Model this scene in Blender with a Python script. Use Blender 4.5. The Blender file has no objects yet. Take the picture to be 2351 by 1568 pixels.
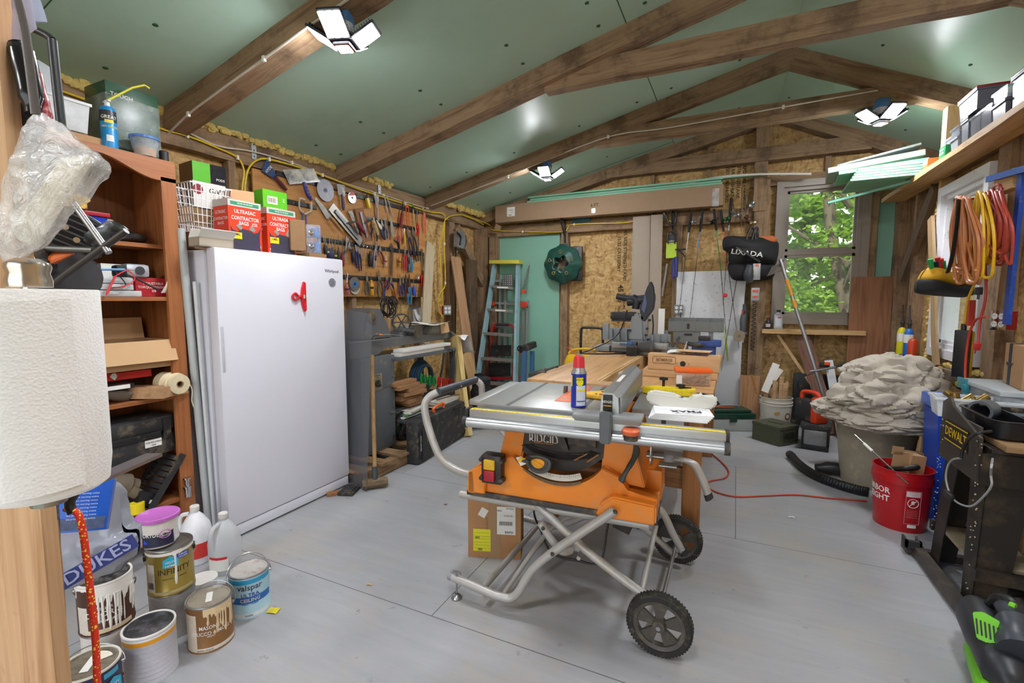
# Garage workshop: camera, sky and sun first, then helpers, room shell, lamps, left side, saw and bench, back wall, right side, trees outside.
import bpy,bmesh,math,random
from mathutils import Vector as V,Matrix,Euler
random.seed(7)
PI=math.pi
sc=bpy.context.scene
COL=sc.collection
FPX,CX,CY,CAMH=1080.0,1175.5,784.0,1.4
PITCH=math.atan(96/FPX);YAW=math.atan((1690-CX)/FPX*math.cos(PITCH))
cam=bpy.data.cameras.new('camera');camo=bpy.data.objects.new('camera',cam);COL.objects.link(camo)
cam.sensor_width=36;cam.lens=FPX/2351*36;cam.clip_start=.02
camo.location=(0,0,CAMH);camo.rotation_euler=(PI/2-PITCH,0,YAW)
sc.camera=camo
sc.view_settings.view_transform='Standard';sc.view_settings.look='None';sc.view_settings.gamma=1
sc.view_settings.use_curve_mapping=False;sc.view_settings.exposure=0.03
w=bpy.data.worlds.new('sky');sc.world=w;w.use_nodes=True
nt=w.node_tree;sky=nt.nodes.new('ShaderNodeTexSky');sky.sky_type='NISHITA'
sky.sun_elevation=math.radians(52);sky.sun_rotation=math.radians(155);sky.sun_disc=False;sky.altitude=200
hs=nt.nodes.new('ShaderNodeHueSaturation');hs.inputs['Saturation'].default_value=.45
nt.links.new(sky.outputs[0],hs.inputs['Color']);nt.links.new(hs.outputs[0],nt.nodes['Background'].inputs[0]);nt.nodes['Background'].inputs[1].default_value=.4
sun=bpy.data.lights.new('sun','SUN');sun.energy=6;sun.angle=.02;sun.color=(1,.95,.85)
suno=bpy.data.objects.new('sun',sun);COL.objects.link(suno);suno.rotation_euler=(math.radians(42),0,math.radians(-25))
_f=V((-math.sin(YAW)*math.cos(PITCH),math.cos(YAW)*math.cos(PITCH),-math.sin(PITCH)))
_r=V((math.cos(YAW),math.sin(YAW),0));_u=_r.cross(_f)
CAM=V((0,0,CAMH))
def ray(u,v):return _f*FPX+_r*(u-CX)-_u*(v-CY)
def onX(u,v,x):d=ray(u,v);return CAM+d*((x-CAM.x)/d.x)
def onY(u,v,y):d=ray(u,v);return CAM+d*((y-CAM.y)/d.y)
def onZ(u,v,z=0.0):d=ray(u,v);return CAM+d*((z-CAM.z)/d.z)
def onD(u,v,dist):return CAM+ray(u,v)*(dist/FPX)
def dep(P):return(V(P)-CAM).dot(_f)
def mpp(P):return dep(P)/FPX
def onV(u,v,P):
 n=V((P[0],P[1],0)).normalized();d=ray(u,v);return CAM+d*((V(P)-CAM).dot(n)/d.dot(n))
def front(uL,vL,uR,vR,z=0.0):
 a,b=onZ(uL,vL,z),onZ(uR,vR,z);d=b-a
 return(a+b)/2,math.atan2(d.y,d.x),d.length
def lin(h):
 h=h.lstrip('#');o=[]
 for i in(0,2,4):
  c=int(h[i:i+2],16)/255;o.append(c/12.92 if c<=.04045 else((c+.055)/1.055)**2.4)
 return(*o,1)
_MC={}
def newmat(name):
 m=bpy.data.materials.new(name);m.use_nodes=True;n=m.node_tree
 return m,n,n.nodes['Principled BSDF']
def N(n,t,**k):
 o=n.nodes.new('ShaderNode'+t)
 for a,b in k.items():
  if a.startswith('i_'):o.inputs[a[2:].replace('_',' ')].default_value=b
  else:setattr(o,a,b)
 return o
def ramp(n,src,stops):
 r=n.nodes.new('ShaderNodeValToRGB');e=r.color_ramp.elements
 while len(e)<len(stops):e.new(.5)
 for i,(p,c)in enumerate(stops):e[i].position=p;e[i].color=lin(c)if isinstance(c,str)else(c,c,c,1)
 n.links.new(src,r.inputs[0]);return r.outputs[0]
def coords(n,scale=(1,1,1),rot=(0,0,0)):
 t=N(n,'TexCoord');mp=N(n,'Mapping');mp.inputs['Scale'].default_value=scale;mp.inputs['Rotation'].default_value=rot
 n.links.new(t.outputs['Object'],mp.inputs[0]);return mp.outputs[0]
def noise(n,vec,s,d=3,r=.55,dist=0):
 o=N(n,'TexNoise');o.inputs['Scale'].default_value=s;o.inputs['Detail'].default_value=d
 o.inputs['Roughness'].default_value=r;o.inputs['Distortion'].default_value=dist;n.links.new(vec,o.inputs[0]);return o.outputs[0]
def mixc(n,fac,a,b,mode='MIX'):
 o=N(n,'Mix',data_type='RGBA',blend_type=mode)
 for s,x in((0,fac),(6,a),(7,b)):
  if hasattr(x,'is_output'):n.links.new(x,o.inputs[s])
  else:o.inputs[s].default_value=x if s==0 else(lin(x)if isinstance(x,str)else x)
 return o.outputs[2]
def bump(n,b,src,st=.3,d=.01):
 o=N(n,'Bump');o.inputs['Strength'].default_value=st;o.inputs['Distance'].default_value=d
 n.links.new(src,o.inputs['Height']);n.links.new(o.outputs[0],b.inputs['Normal'])
def M(c,rough=.5,metal=0.0,var=.1,dirt=0.0,bmp=0.0,sc_=25,dirtc='#8a7a60',name=None):
 k=(c,rough,metal,var,dirt,bmp,sc_,dirtc)
 if k in _MC:return _MC[k]
 m,n,b=newmat(name or 'paint_'+c.strip('#'));b.inputs['Roughness'].default_value=rough;b.inputs['Metallic'].default_value=metal
 vec=coords(n);f=noise(n,vec,sc_)
 base=lin(c);lo=tuple(x*(1-var)for x in base[:3])+(1,);hi=tuple(min(1,x*(1+var))for x in base[:3])+(1,)
 o=mixc(n,f,lo,hi)
 if dirt:
  f2=ramp(n,noise(n,vec,sc_*.45,6,.7),[(.62-dirt*.35,0.0),(.78-dirt*.1,.85)])
  o=mixc(n,f2,o,dirtc)
 n.links.new(o,b.inputs['Base Color'])
 if bmp:bump(n,b,noise(n,vec,sc_*4),bmp,.004)
 _MC[k]=m;return m
def EM(c,s):
 k=('em',c,s)
 if k in _MC:return _MC[k]
 m,n,b=newmat('glow_'+c.strip('#'));b.inputs['Base Color'].default_value=lin(c)
 b.inputs['Emission Color'].default_value=lin(c);b.inputs['Emission Strength'].default_value=s;_MC[k]=m;return m
def CLEAR(c='#dfe6e8',a=.3,rough=.15,cloud=0.0,bmp=0.0):
 k=('clear',c,a,rough,cloud,bmp)
 if k in _MC:return _MC[k]
 m,n,b=newmat('clear_'+c.strip('#'));b.inputs['Base Color'].default_value=lin(c);b.inputs['Roughness'].default_value=rough
 b.inputs['Specular IOR Level'].default_value=.8
 vec=coords(n)
 if cloud:n.links.new(ramp(n,noise(n,vec,12,5),[(.3,max(0,a-cloud)),(.7,min(1,a+cloud))]),b.inputs['Alpha'])
 else:b.inputs['Alpha'].default_value=a
 if bmp:bump(n,b,noise(n,vec,30,4,.6,1.5),bmp,.02)
 _MC[k]=m;return m
def WOOD(a='#8a6544',b_='#5e4028',rough=.75,sc_=1.0,stain=0.0,ax=0,bmp=.25,stc='#2e2219'):
 k=('wood',a,b_,rough,sc_,stain,ax,bmp,stc)
 if k in _MC:return _MC[k]
 m,n,b=newmat('wood_'+a.strip('#'));b.inputs['Roughness'].default_value=rough
 s=[14*sc_]*3;s[ax]=1.1*sc_;vec=coords(n,s)
 f=noise(n,vec,1.6,6,.62,1.2)
 o=ramp(n,f,[(.32,b_),(.5,a),(.68,a)]);s2=[90*sc_]*3;s2[ax]=3*sc_
 f2=noise(n,coords(n,s2),1,3)
 o=mixc(n,ramp(n,f2,[(.35,.35),(.6,0.0)]),o,b_)
 if stain:
  f3=ramp(n,noise(n,coords(n,(1,1,1)),3.1,6,.7),[(.66-.22*stain,0.0),(.74-.1*stain,.75)])
  o=mixc(n,f3,o,stc)
 n.links.new(o,b.inputs['Base Color']);bump(n,b,f2,bmp,.003);_MC[k]=m;return m
def OSB():
 if 'osb' in _MC:return _MC['osb']
 m,n,b=newmat('osb_flakes');b.inputs['Roughness'].default_value=.7;vec=coords(n)
 d=N(n,'Mapping');d.inputs['Scale'].default_value=(1,1,1);nn=N(n,'TexNoise');nn.inputs['Scale'].default_value=6;n.links.new(vec,nn.inputs[0])
 mx=N(n,'Mix',data_type='VECTOR');mx.inputs[0].default_value=.12;n.links.new(vec,mx.inputs[4]);n.links.new(nn.outputs[1],mx.inputs[5])
 outs=[]
 for i,(s,r)in enumerate((((16,16,46),.5),((44,44,14),.9),((30,30,22),-.7))):
  mp=N(n,'Mapping');mp.inputs['Scale'].default_value=s;mp.inputs['Rotation'].default_value=(r,r*.7,r*.2);n.links.new(mx.outputs[1],mp.inputs[0])
  v=N(n,'TexVoronoi');v.inputs['Scale'].default_value=1;n.links.new(mp.outputs[0],v.inputs[0])
  outs.append(v)
 sep=N(n,'SeparateColor');n.links.new(outs[0].outputs[1],sep.inputs[0])
 c1=ramp(n,sep.outputs[0],[(0,'#94703a'),(.25,'#b58d55'),(.6,'#c8a46a'),(1,'#dcbf88')])
 sep2=N(n,'SeparateColor');n.links.new(outs[1].outputs[1],sep2.inputs[0])
 c2=ramp(n,sep2.outputs[0],[(0,'#8a683a'),(.3,'#ba9358'),(1,'#d2b078')])
 o=mixc(n,.5,c1,c2)
 f3=ramp(n,outs[2].outputs[0],[(.0,0.0),(.7,0.0),(1,.4)])
 o=mixc(n,f3,o,'#6b4e2c')
 n.links.new(o,b.inputs['Base Color']);bump(n,b,sep.outputs[0],.35,.003);_MC['osb']=m;return m
class B:
 def __init__(s,M=None):s.b=bmesh.new();s.M=M or Matrix();s.mi=0
 def _add(s,vs,fs):
  v=[s.b.verts.new(s.M@V(p))for p in vs]
  for f in fs:
   try:q=s.b.faces.new([v[i]for i in f]);q.material_index=s.mi
   except ValueError:pass
  return v
 def mat(s,i):s.mi=i;return s
 def box(s,c,d,R=None,bev=0.0):
  x,y,z=d[0]/2,d[1]/2,d[2]/2
  vs=[V((i,j,k))for i in(-x,x)for j in(-y,y)for k in(-z,z)]
  if R is not None:
   R=Euler(R).to_matrix()if not isinstance(R,Matrix)else R;vs=[R@p for p in vs]
  v=s._add([V(c)+p for p in vs],[(0,1,3,2),(4,6,7,5),(0,4,5,1),(2,3,7,6),(0,2,6,4),(1,5,7,3)])
  if bev:
   es={e for q in v for e in q.link_edges}
   bmesh.ops.bevel(s.b,geom=list(es),offset=min(bev,min(d)*.45),segments=2,affect='EDGES',profile=.6,material=-1)
  return s
 def bx(s,x0,x1,y0,y1,z0,z1,bev=0.0):return s.box(((x0+x1)/2,(y0+y1)/2,(z0+z1)/2),(abs(x1-x0),abs(y1-y0),abs(z1-z0)),bev=bev)
 def bar(s,p0,p1,w,h,up=(0,0,1),bev=0.0):
  p0,p1=V(p0),V(p1);d=p1-p0;x=d.normalized();y=V(up).cross(x)
  if y.length<1e-4:y=V((0,1,0)).cross(x)
  y.normalize();z=x.cross(y);R=Matrix((x,y,z)).transposed()
  return s.box((p0+p1)/2,(d.length,w,h),R,bev)
 def cyl(s,p0,p1,r0,r1=None,n=20,cap=True):
  r1=r0 if r1 is None else r1;p0,p1=V(p0),V(p1);d=(p1-p0).normalized()
  a=d.orthogonal().normalized();c=d.cross(a);vs=[]
  for p,r in((p0,r0),(p1,r1)):
   vs+=[p+(a*math.cos(2*PI*i/n)+c*math.sin(2*PI*i/n))*r for i in range(n)]
  fs=[(i,(i+1)%n,n+(i+1)%n,n+i)for i in range(n)]
  if cap:fs+=[tuple(reversed(range(n))),tuple(range(n,2*n))]
  s._add(vs,fs);return s
 def tube(s,pts,r,n=10,closed=False,cap=True,smooth=0,flat=None):
  pts=[V(p)for p in pts]
  if smooth:pts=spline(pts,smooth,closed)
  L=len(pts);rr=r if isinstance(r,(list,tuple))else None
  t0=(pts[1]-pts[0]).normalized();a=t0.orthogonal().normalized();vs=[]
  for i in range(L):
   if closed:t=(pts[(i+1)%L]-pts[i-1])
   else:t=pts[min(i+1,L-1)]-pts[max(i-1,0)]
   if t.length<1e-9:t=t0
   t=t.normalized();a=(a-t*a.dot(t))
   if a.length<1e-6:a=t.orthogonal()
   a.normalize();c=t.cross(a)
   R=rr[min(len(rr)-1,int(i*(len(rr)-1)/(L-1)+.5))]if rr else r
   for k in range(n):
    an=2*PI*k/n
    vs.append(pts[i]+(a*math.cos(an)+c*math.sin(an)*(flat or 1))*R)
  fs=[]
  for i in range(L if closed else L-1):
   j=(i+1)%L
   fs+=[(i*n+k,i*n+(k+1)%n,j*n+(k+1)%n,j*n+k)for k in range(n)]
  if cap and not closed:fs+=[tuple(reversed(range(n))),tuple(range((L-1)*n,L*n))]
  s._add(vs,fs);return s
 def lathe(s,prof,o=(0,0,0),n=32,R=None,a0=0,a1=2*PI):
  o=V(o);full=abs(a1-a0-2*PI)<1e-6;m=n if full else n+1;vs=[]
  for r,z in prof:
   for i in range(m):
    an=a0+(a1-a0)*i/n;p=V((r*math.cos(an),r*math.sin(an),z))
    if R is not None:p=R@p
    vs.append(o+p)
  fs=[]
  for j in range(len(prof)-1):
   for i in range(n):
    k=(i+1)%m;fs.append((j*m+i,j*m+k,(j+1)*m+k,(j+1)*m+i))
  v=s._add(vs,fs);bmesh.ops.remove_doubles(s.b,verts=v,dist=1e-6);return s
 def prism(s,poly,t,f=None,bev=0.0):
  f=f or(lambda a,b,c:(a,b,c));n=len(poly)
  vs=[f(a,b,0)for a,b in poly]+[f(a,b,t)for a,b in poly]
  fs=[tuple(reversed(range(n))),tuple(range(n,2*n))]+[(i,(i+1)%n,n+(i+1)%n,n+i)for i in range(n)]
  v=s._add(vs,fs)
  if bev:
   es={e for q in v for e in q.link_edges}
   bmesh.ops.bevel(s.b,geom=list(es),offset=bev,segments=2,affect='EDGES',material=-1)
  return s
 def sph(s,c,r,n=16,m=10,sc=(1,1,1),R=None):
  pr=[(math.sin(PI*i/m),-math.cos(PI*i/m))for i in range(m+1)];vs=[];c=V(c)
  for a,z in pr:
   for i in range(n):
    p=V((a*math.cos(2*PI*i/n)*r*sc[0],a*math.sin(2*PI*i/n)*r*sc[1],z*r*sc[2]))
    vs.append(c+(R@p if R is not None else p))
  fs=[(j*n+i,j*n+(i+1)%n,(j+1)*n+(i+1)%n,(j+1)*n+i)for j in range(m)for i in range(n)]
  v=s._add(vs,fs);bmesh.ops.remove_doubles(s.b,verts=v,dist=1e-6);return s
 def quad(s,*p):s._add(p,[tuple(range(len(p)))]);return s
 def grid(s,nx,ny,fn):
  vs=[fn(i/nx,j/ny)for j in range(ny+1)for i in range(nx+1)]
  s._add(vs,[(j*(nx+1)+i,j*(nx+1)+i+1,(j+1)*(nx+1)+i+1,(j+1)*(nx+1)+i)for j in range(ny)for i in range(nx)]);return s
def spline(p,k,closed=False):
 o=[];L=len(p)
 for i in range(L if closed else L-1):
  a,b,c,d=(p[(i-1)%L],p[i],p[(i+1)%L],p[(i+2)%L])if closed else(p[max(i-1,0)],p[i],p[i+1],p[min(i+2,L-1)])
  for j in range(k):
   t=j/k;o.append(.5*((2*b)+(c-a)*t+(2*a-5*b+4*c-d)*t*t+(3*b-a-3*c+d)*t**3))
 if not closed:o.append(p[-1])
 return o
def _mesh(name,b,mats,smooth=True,ang=35):
 bmesh.ops.recalc_face_normals(b.b,faces=b.b.faces)
 me=bpy.data.meshes.new(name);
 if smooth:
  for f in b.b.faces:f.smooth=True
  for e in b.b.edges:
   if len(e.link_faces)==2 and e.calc_face_angle(0)>math.radians(ang):e.smooth=False
 b.b.to_mesh(me);b.b.free()
 for m in(mats if isinstance(mats,(list,tuple))else[mats]):me.materials.append(m)
 return me
def tag(o,label=None,cat=None,group=None,kind=None):
 if label:o['label']=label
 if cat:o['category']=cat
 if group:o['group']=group
 if kind:o['kind']=kind
 return o
def T(name,label,cat,loc=(0,0,0),rz=0.0,group=None,mat=None):
 o=bpy.data.objects.new(name,None);COL.objects.link(o);o.empty_display_size=.05
 if mat is not None:o.matrix_world=mat
 else:o.location=loc;o.rotation_euler=(0,0,rz)
 o['_m']=0;del o['_m']
 _W[o.name]=mat.copy()if mat is not None else Matrix.Translation(V(loc))@Matrix.Rotation(rz,4,'Z')
 return tag(o,label,cat,group)
_W={}
def part(name,b,mats,par,label=None,world=False,smooth=True):
 root=par
 while root.parent:root=root.parent
 if world:b.b.transform(_W[root.name].inverted())
 o=bpy.data.objects.new(name,_mesh(name,b,mats,smooth));COL.objects.link(o);o.parent=par
 if label:o['label']=label
 return o
def single(name,label,cat,b,mats,loc=None,rz=0.0,group=None,kind=None,smooth=True):
 if loc is None:
  c=[q.co for q in b.b.verts];lo=V([min(p[i]for p in c)for i in range(3)]);hi=V([max(p[i]for p in c)for i in range(3)])
  loc=V(((lo.x+hi.x)/2,(lo.y+hi.y)/2,lo.z));b.b.transform(Matrix.Translation(-loc))
 o=bpy.data.objects.new(name,_mesh(name,b,mats,smooth));COL.objects.link(o)
 o.location=loc;o.rotation_euler=(0,0,rz);_W[o.name]=Matrix.Translation(V(loc))@Matrix.Rotation(rz,4,'Z')
 return tag(o,label,cat,group,kind)
def struct(name,b,mats,loc=(0,0,0),smooth=False):
 o=bpy.data.objects.new(name,_mesh(name,b,mats,smooth));COL.objects.link(o);o.location=loc;o['kind']='structure'
 _W[o.name]=Matrix.Translation(V(loc));return o
def beam(name,p0,p1,wd,ht,mat,up=(0,0,1),kind='structure',label=None,cat=None,group=None,rough=.004,par=None):
 p0,p1=V(p0),V(p1);d=p1-p0;x=d.normalized();y=V(up).cross(x)
 if y.length<1e-4:y=V((0,1,0)).cross(x)
 y.normalize();z=x.cross(y);Mx=Matrix((x,y,z)).transposed().to_4x4();Mx.translation=(p0+p1)/2
 b=B();L=d.length;k=max(2,int(L/.25));rnd=random.Random(int(L*1000+p0.x*77+p0.y*31));vs=[]
 for i in range(k+1):
  j=[rnd.uniform(-rough,rough)for _ in range(4)]
  X=-L/2+L*i/k
  vs+=[(X,-wd/2+j[0],-ht/2+j[1]),(X,wd/2+j[2],-ht/2+j[1]),(X,wd/2+j[2],ht/2+j[3]),(X,-wd/2+j[0],ht/2+j[3])]
 fs=[(4*i+a,4*i+(a+1)%4,4*i+4+(a+1)%4,4*i+4+a)for i in range(k)for a in range(4)]+[(3,2,1,0),(4*k,4*k+1,4*k+2,4*k+3)]
 b._add(vs,fs);o=bpy.data.objects.new(name,_mesh(name,b,mat,False));COL.objects.link(o);o.matrix_world=Mx
 if par:o.parent=par
 _W[o.name]=Mx
 return tag(o,label,cat,group,kind)
_F={}
def textb(b,s,size,Mx,cyl=None,al='CENTER',squash=1.0,off=0.0):
 """adds lettering to builder b. Mx: text plane (x right, y up, z out). cyl=(radius): bends round a cylinder of that radius (centre at z=-radius)"""
 k=(s,al)
 if k not in _F:
  c=bpy.data.curves.new('lettering','FONT');c.body=s;c.size=1;c.align_x=al;c.align_y='CENTER';c.offset=0.012;c.resolution_u=2;c.extrude=.012
  o=bpy.data.objects.new('tmp',c);COL.objects.link(o);bpy.context.view_layer.update()
  me=bpy.data.meshes.new_from_object(o);_F[k]=([q.co.copy()for q in me.vertices],[tuple(p.vertices)for p in me.polygons])
  bpy.data.objects.remove(o);bpy.data.meshes.remove(me);bpy.data.curves.remove(c)
 vs,fs=_F[k];out=[]
 for p in vs:
  x,y,z=p.x*size*squash,p.y*size,p.z*size*.3+.0006+off
  if cyl:a=x/cyl;R=cyl+z;x,z=R*math.sin(a),R*math.cos(a)-cyl
  out.append(Mx@V((x,y,z)))
 b._add(out,fs);return b
def frame(o,n,up=(0,0,1)):
 n=V(n).normalized();x=V(up).cross(n).normalized();y=n.cross(x);m=Matrix((x,y,n)).transposed().to_4x4();m.translation=V(o);return m
def patch(b,w,h,Mx,cyl=None,off=.0006,cx=0,cy=0,n=10):
 vs=[];
 for j in(0,1):
  for i in range(n+1):
   x=cx-w/2+w*i/n;y=cy-h/2+h*j;z=off
   if cyl:a=x/cyl;R=cyl+off;x,z=R*math.sin(a),R*math.cos(a)-cyl
   vs.append(Mx@V((x,y,z)))
 b._add(vs,[(i,i+1,n+2+i,n+1+i)for i in range(n)]);return b
def wobble(b,amp,s=3.0,seed=0):
 from mathutils import noise as nz
 o=V((seed*7.3,seed*3.1,seed))
 for v in b.b.verts:v.co+=nz.noise_vector(v.co*s+o)*amp
 return b
OLDW=WOOD('#9a7f62','#73583f',.85,1.0,.7,stc='#4f3e2e')
OLDZ=WOOD('#a58a69','#80654a',.85,1.0,.5,ax=2,stc='#4f3e2e')
NEWX=WOOD('#d0ac78','#b08a58',.65,.8,0,ax=0,bmp=.1)
NEWZ=WOOD('#c9a472','#a9824f',.65,.8,0,ax=2,bmp=.1)
NEWY=WOOD('#cda876','#a9824f',.65,.8,0,ax=1,bmp=.1)
WHITE=M('#e9e9ee',.35,var=.02)
VINYL=M('#e2e2e8',.35,var=.03,dirt=.1)
def floor_mat():
 m,n,b=newmat('painted_plywood');vec=coords(n)
 f=noise(n,coords(n,(.9,7,1)),2.5,5,.6,.6);f2=noise(n,vec,1.3,4)
 o=ramp(n,f,[(.3,'#a0a1a4'),(.55,'#a6a7aa'),(.75,'#acadb0')])
 o=mixc(n,ramp(n,f2,[(.35,.22),(.6,0.0)]),o,'#73777a')
 dust=ramp(n,noise(n,vec,1.9,8,.74),[(.5,0.0),(.66,.5)]);o=mixc(n,dust,o,'#b0a48f')
 chip=ramp(n,noise(n,vec,26,3,.6),[(.66,0.0),(.72,.6)]);o=mixc(n,chip,o,'#a9937a')
 chip=ramp(n,noise(n,vec,9,6,.78),[(.62,0.0),(.69,.5)]);o=mixc(n,chip,o,'#5f5a55')
 mp=N(n,'Mapping');mp.inputs['Location'].default_value=(-.05+1.22,-.3,0);n.links.new(vec,mp.inputs[0])
 br=N(n,'TexBrick');br.offset=.5;br.inputs['Scale'].default_value=1;br.inputs['Mortar Size'].default_value=.0022;br.inputs['Mortar Smooth'].default_value=.3
 br.inputs['Brick Width'].default_value=2.44;br.inputs['Row Height'].default_value=1.33;n.links.new(mp.outputs[0],br.inputs[0])
 o=mixc(n,br.outputs[1],o,'#4c4844');n.links.new(o,b.inputs['Base Color'])
 rr=ramp(n,f2,[(.3,.32),(.7,.55)]);n.links.new(rr,b.inputs['Roughness'])
 bump(n,b,noise(n,coords(n,(2.5,60,1)),3,5,.6,.3),.12,.003);return m
b=B();b.bx(-3.6,1.75,-2.1,6.45,-.12,0);struct('floor',b,floor_mat())
b=B();b.bx(-30,40,-30,45,-1.0,-.6);struct('ground',b,M('#4d5a2c',.9,var=.4,sc_=3),smooth=False)
def wall_holes(axis,at,th,a0,a1,z0,z1,holes,name,mt):
 b=B();cur=a0
 def bb(p,q,r,s):
  if q-p<1e-4 or s-r<1e-4:return
  if axis=='x':b.bx(at,at+th,p,q,r,s)
  else:b.bx(p,q,at,at+th,r,s)
 for h0,h1,k0,k1 in sorted(holes):
  bb(cur,h0,z0,z1);bb(h0,h1,z0,k0);bb(h0,h1,k1,z1);cur=h1
 bb(cur,a1,z0,z1);return struct(name,b,mt)
BW=(.44,1.19,1.165,2.66);RW=(4.24,5.12,.94,2.31);RW2=(2.55,3.35,.94,2.31)
wall_holes('x',-3.52,.03,-2.0,6.30,0,2.66,[],'wall_left',OSB())
wall_holes('y',6.29,.03,-3.49,2.40,0,3.6,[BW],'wall_back',OSB())
b=B();b.bx(1.60,2.45,-2.0,6.30,2.50,2.53);struct('wall_ledge',b,OSB())
wall_holes('x',1.60,.03,-2.0,6.30,0,2.50,[RW,RW2],'wall_right',OSB())
wall_holes('y',-2.03,.03,-3.49,1.60,0,3.6,[(-2.6,.9,0,2.3)],'wall_front',OSB())
def ceil_mat():
 m,n,b=newmat('green_foam_board');vec=coords(n)
 o=mixc(n,noise(n,vec,2,4),'#9fbcab','#abc7b6');o=mixc(n,ramp(n,noise(n,vec,1.2,5,.7),[(.55,0.0),(.75,.2)]),o,'#6f7f68')
 n.links.new(o,b.inputs['Base Color']);b.inputs['Roughness'].default_value=.37;b.inputs['Specular IOR Level'].default_value=.55
 bump(n,b,noise(n,coords(n,(1,40,1)),5,3),.1,.003);return m
GREEN=M('#86b8a3',.4,var=.05,sc_=4);DKGREEN=M('#2d5a30',.6)
zl=lambda x:2.63+.236*(x+3.4);zr=lambda x:3.51-.476*(x-.35)
b=B();y0,y1=-2.0,6.3
b.prism([(-3.6,zl(-3.6)),(.35,zl(.35)),(.35,zl(.35)+.05),(-3.6,zl(-3.6)+.05)],y1-y0,lambda a,c,t:(a,y0+t,c))
b.prism([(.35,zr(.35)),(2.5,zr(2.5)),(2.5,zr(2.5)+.05),(.35,zr(.35)+.05)],y1-y0,lambda a,c,t:(a,y0+t,c))
b.mat(1)
for xs,ys in[(-.74,1)]:
 b.box((xs,2.15,zl(xs)-.0005),(.006,8.3,.003),(0,-math.atan(.236),0))
for ys in(1.15,3.6,6.0):
 b.box((-2.1,ys,zl(-2.1)-.0005),(2.8,.005,.003),(0,-math.atan(.236),0))
for xs in(-3.2,-2.72,-2.15,-1.45,-.9,-.6,-.05):
 for ys in(1.53,2.98,3.25,3.68,4.6,5.0,5.7,.9,.1):
  b.cyl((xs,ys+.1*xs*.1,zl(xs)-.003),(xs,ys+.1*xs*.1,zl(xs)+.01),.014,n=10)
for xs in(.42,.9,1.4):
 for ys in(1.5,2.9,4.42,5.1,5.8):b.cyl((xs,ys,zr(xs)-.003),(xs,ys,zr(xs)+.01),.014,n=10)
struct('ceiling',b,[ceil_mat(),DKGREEN])
TY=[-.95,.47,1.955,3.425,4.815,6.16]
def truss(i,y):
 hw=.145;d=.135;m=OLDW
 beam('roof_beam',(-3.5,y,zl(-3.5)-d/2),(.35,y,zl(.35)-d/2),hw,d,m)
 beam('roof_beam',(.33,y,zr(.33)-d/2),(2.2,y,zr(2.2)-d/2),hw,d,m)
 if i==5:beam('tie_beam',(-1.75,y-.02,3.02),(1.2,y-.02,3.02),.1,.15,m)
 else:beam('tie_beam',(-1.35,y+.03,3.02),(1.35,y+.03,3.02),.1,.15,m)
for i,y in enumerate(TY):truss(i,y)
beam('king_post',(.2,6.17,2.4),(.2,6.17,3.42),.13,.13,OLDW,up=(0,1,0))
beam('wall_plate',(-3.445,-2,2.51),(-3.445,6.2,2.51),.09,.18,OLDW)
for y in(.3,1.4,2.35,3.55,4.62,5.35):beam('wall_stud',(-3.45,y,0),(-3.45,y,2.42),.075,.05 if y!=5.35 else .14,OLDW,up=(0,1,0))
beam('wall_stud',(-3.40,6.12,0),(-3.40,6.12,2.42),.16,.16,OLDW,up=(0,1,0))
beam('wall_stud',(-3.33,5.72,0),(-3.33,5.72,1.95),.05,.22,WOOD('#6b5640','#4a3a2b',.9,1,.8),up=(0,1,0))
beam('corner_brace',(-3.4,5.42,2.36),(-3.36,6.08,1.62),.07,.12,OLDW)
beam('wall_plate',(-3.4,6.22,2.38),(.27,6.22,2.38),.10,.15,OLDW)
def stud(u,wd,z0=0,z1=2.42,y=6.23,dp=.1):x=onY(u,600,6.2).x;beam('wall_stud',(x,y,z0),(x,y,z1),wd,dp,OLDW,up=(0,1,0))
stud(1297,.09);stud(1555,.1,1.0);beam('wall_stud',(.225,6.2,0),(.225,6.2,2.75),.15,.16,OLDW,up=(0,1,0))
beam('wall_stud',(-3.22,6.2,0),(-3.22,6.2,2.35),.12,.12,OLDW,up=(0,1,0))
b=B();b.bx(-3.18,-2.23,6.24,6.285,.0,2.31);struct('wall_panel',b,GREEN)
b=B();b.bx(1.33,1.5,6.24,6.285,.9,2.45);struct('wall_panel',b,GREEN)
for x in(-1.0,-.35):beam('wall_stud',(x,6.25,2.45),(x,6.25,zl(x)-.13),.04,.06,OLDW,up=(0,1,0))
beam('wall_stud',(.85,6.24,2.68),(.85,6.24,2.95),.06,.06,OLDW,up=(0,1,0))
beam('window_header',(.1,6.25,2.74),(1.55,6.25,2.74),.07,.1,OLDW)
beam('window_shelf_board',(.28,6.13,1.045),(1.24,6.13,1.045),.22,.045,NEWX,label=None)
beam('wall_stud',(1.28,6.23,0),(1.28,6.23,2.7),.07,.08,OLDW,up=(0,1,0))
beam('wall_stud',(1.53,6.16,0),(1.53,6.16,2.6),.14,.14,OLDW,up=(0,1,0))
beam('wall_stud',(.78,6.25,0),(.78,6.25,1.02),.06,.06,OLDW,up=(0,1,0))
INK=M('#3a2a18',.7)
b=B();Mx=frame((-1.39,6.285,1.9),(0,-1,0))@Matrix.Rotation(-PI/2,4,'Z')
textb(b,'THIS SIDE STRENGTH AXIS',.06,Mx@Matrix.Translation((-.1,.05,0)));textb(b,'15/32 CATEGORY',.06,Mx@Matrix.Translation((-.1,-.03,0)))
textb(b,'45 / 6',.1,Mx@Matrix.Translation((.42,0,0)));textb(b,'EXPOSURE 1 SIZED FOR SPACING',.045,Mx@Matrix.Translation((.75,.05,0)));textb(b,'7/16 PS 2-18',.045,Mx@Matrix.Translation((.7,-.02,0)))
Mx=frame((-.06,6.285,2.78),(0,-1,0))@Matrix.Rotation(-PI/2,4,'Z')
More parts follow.
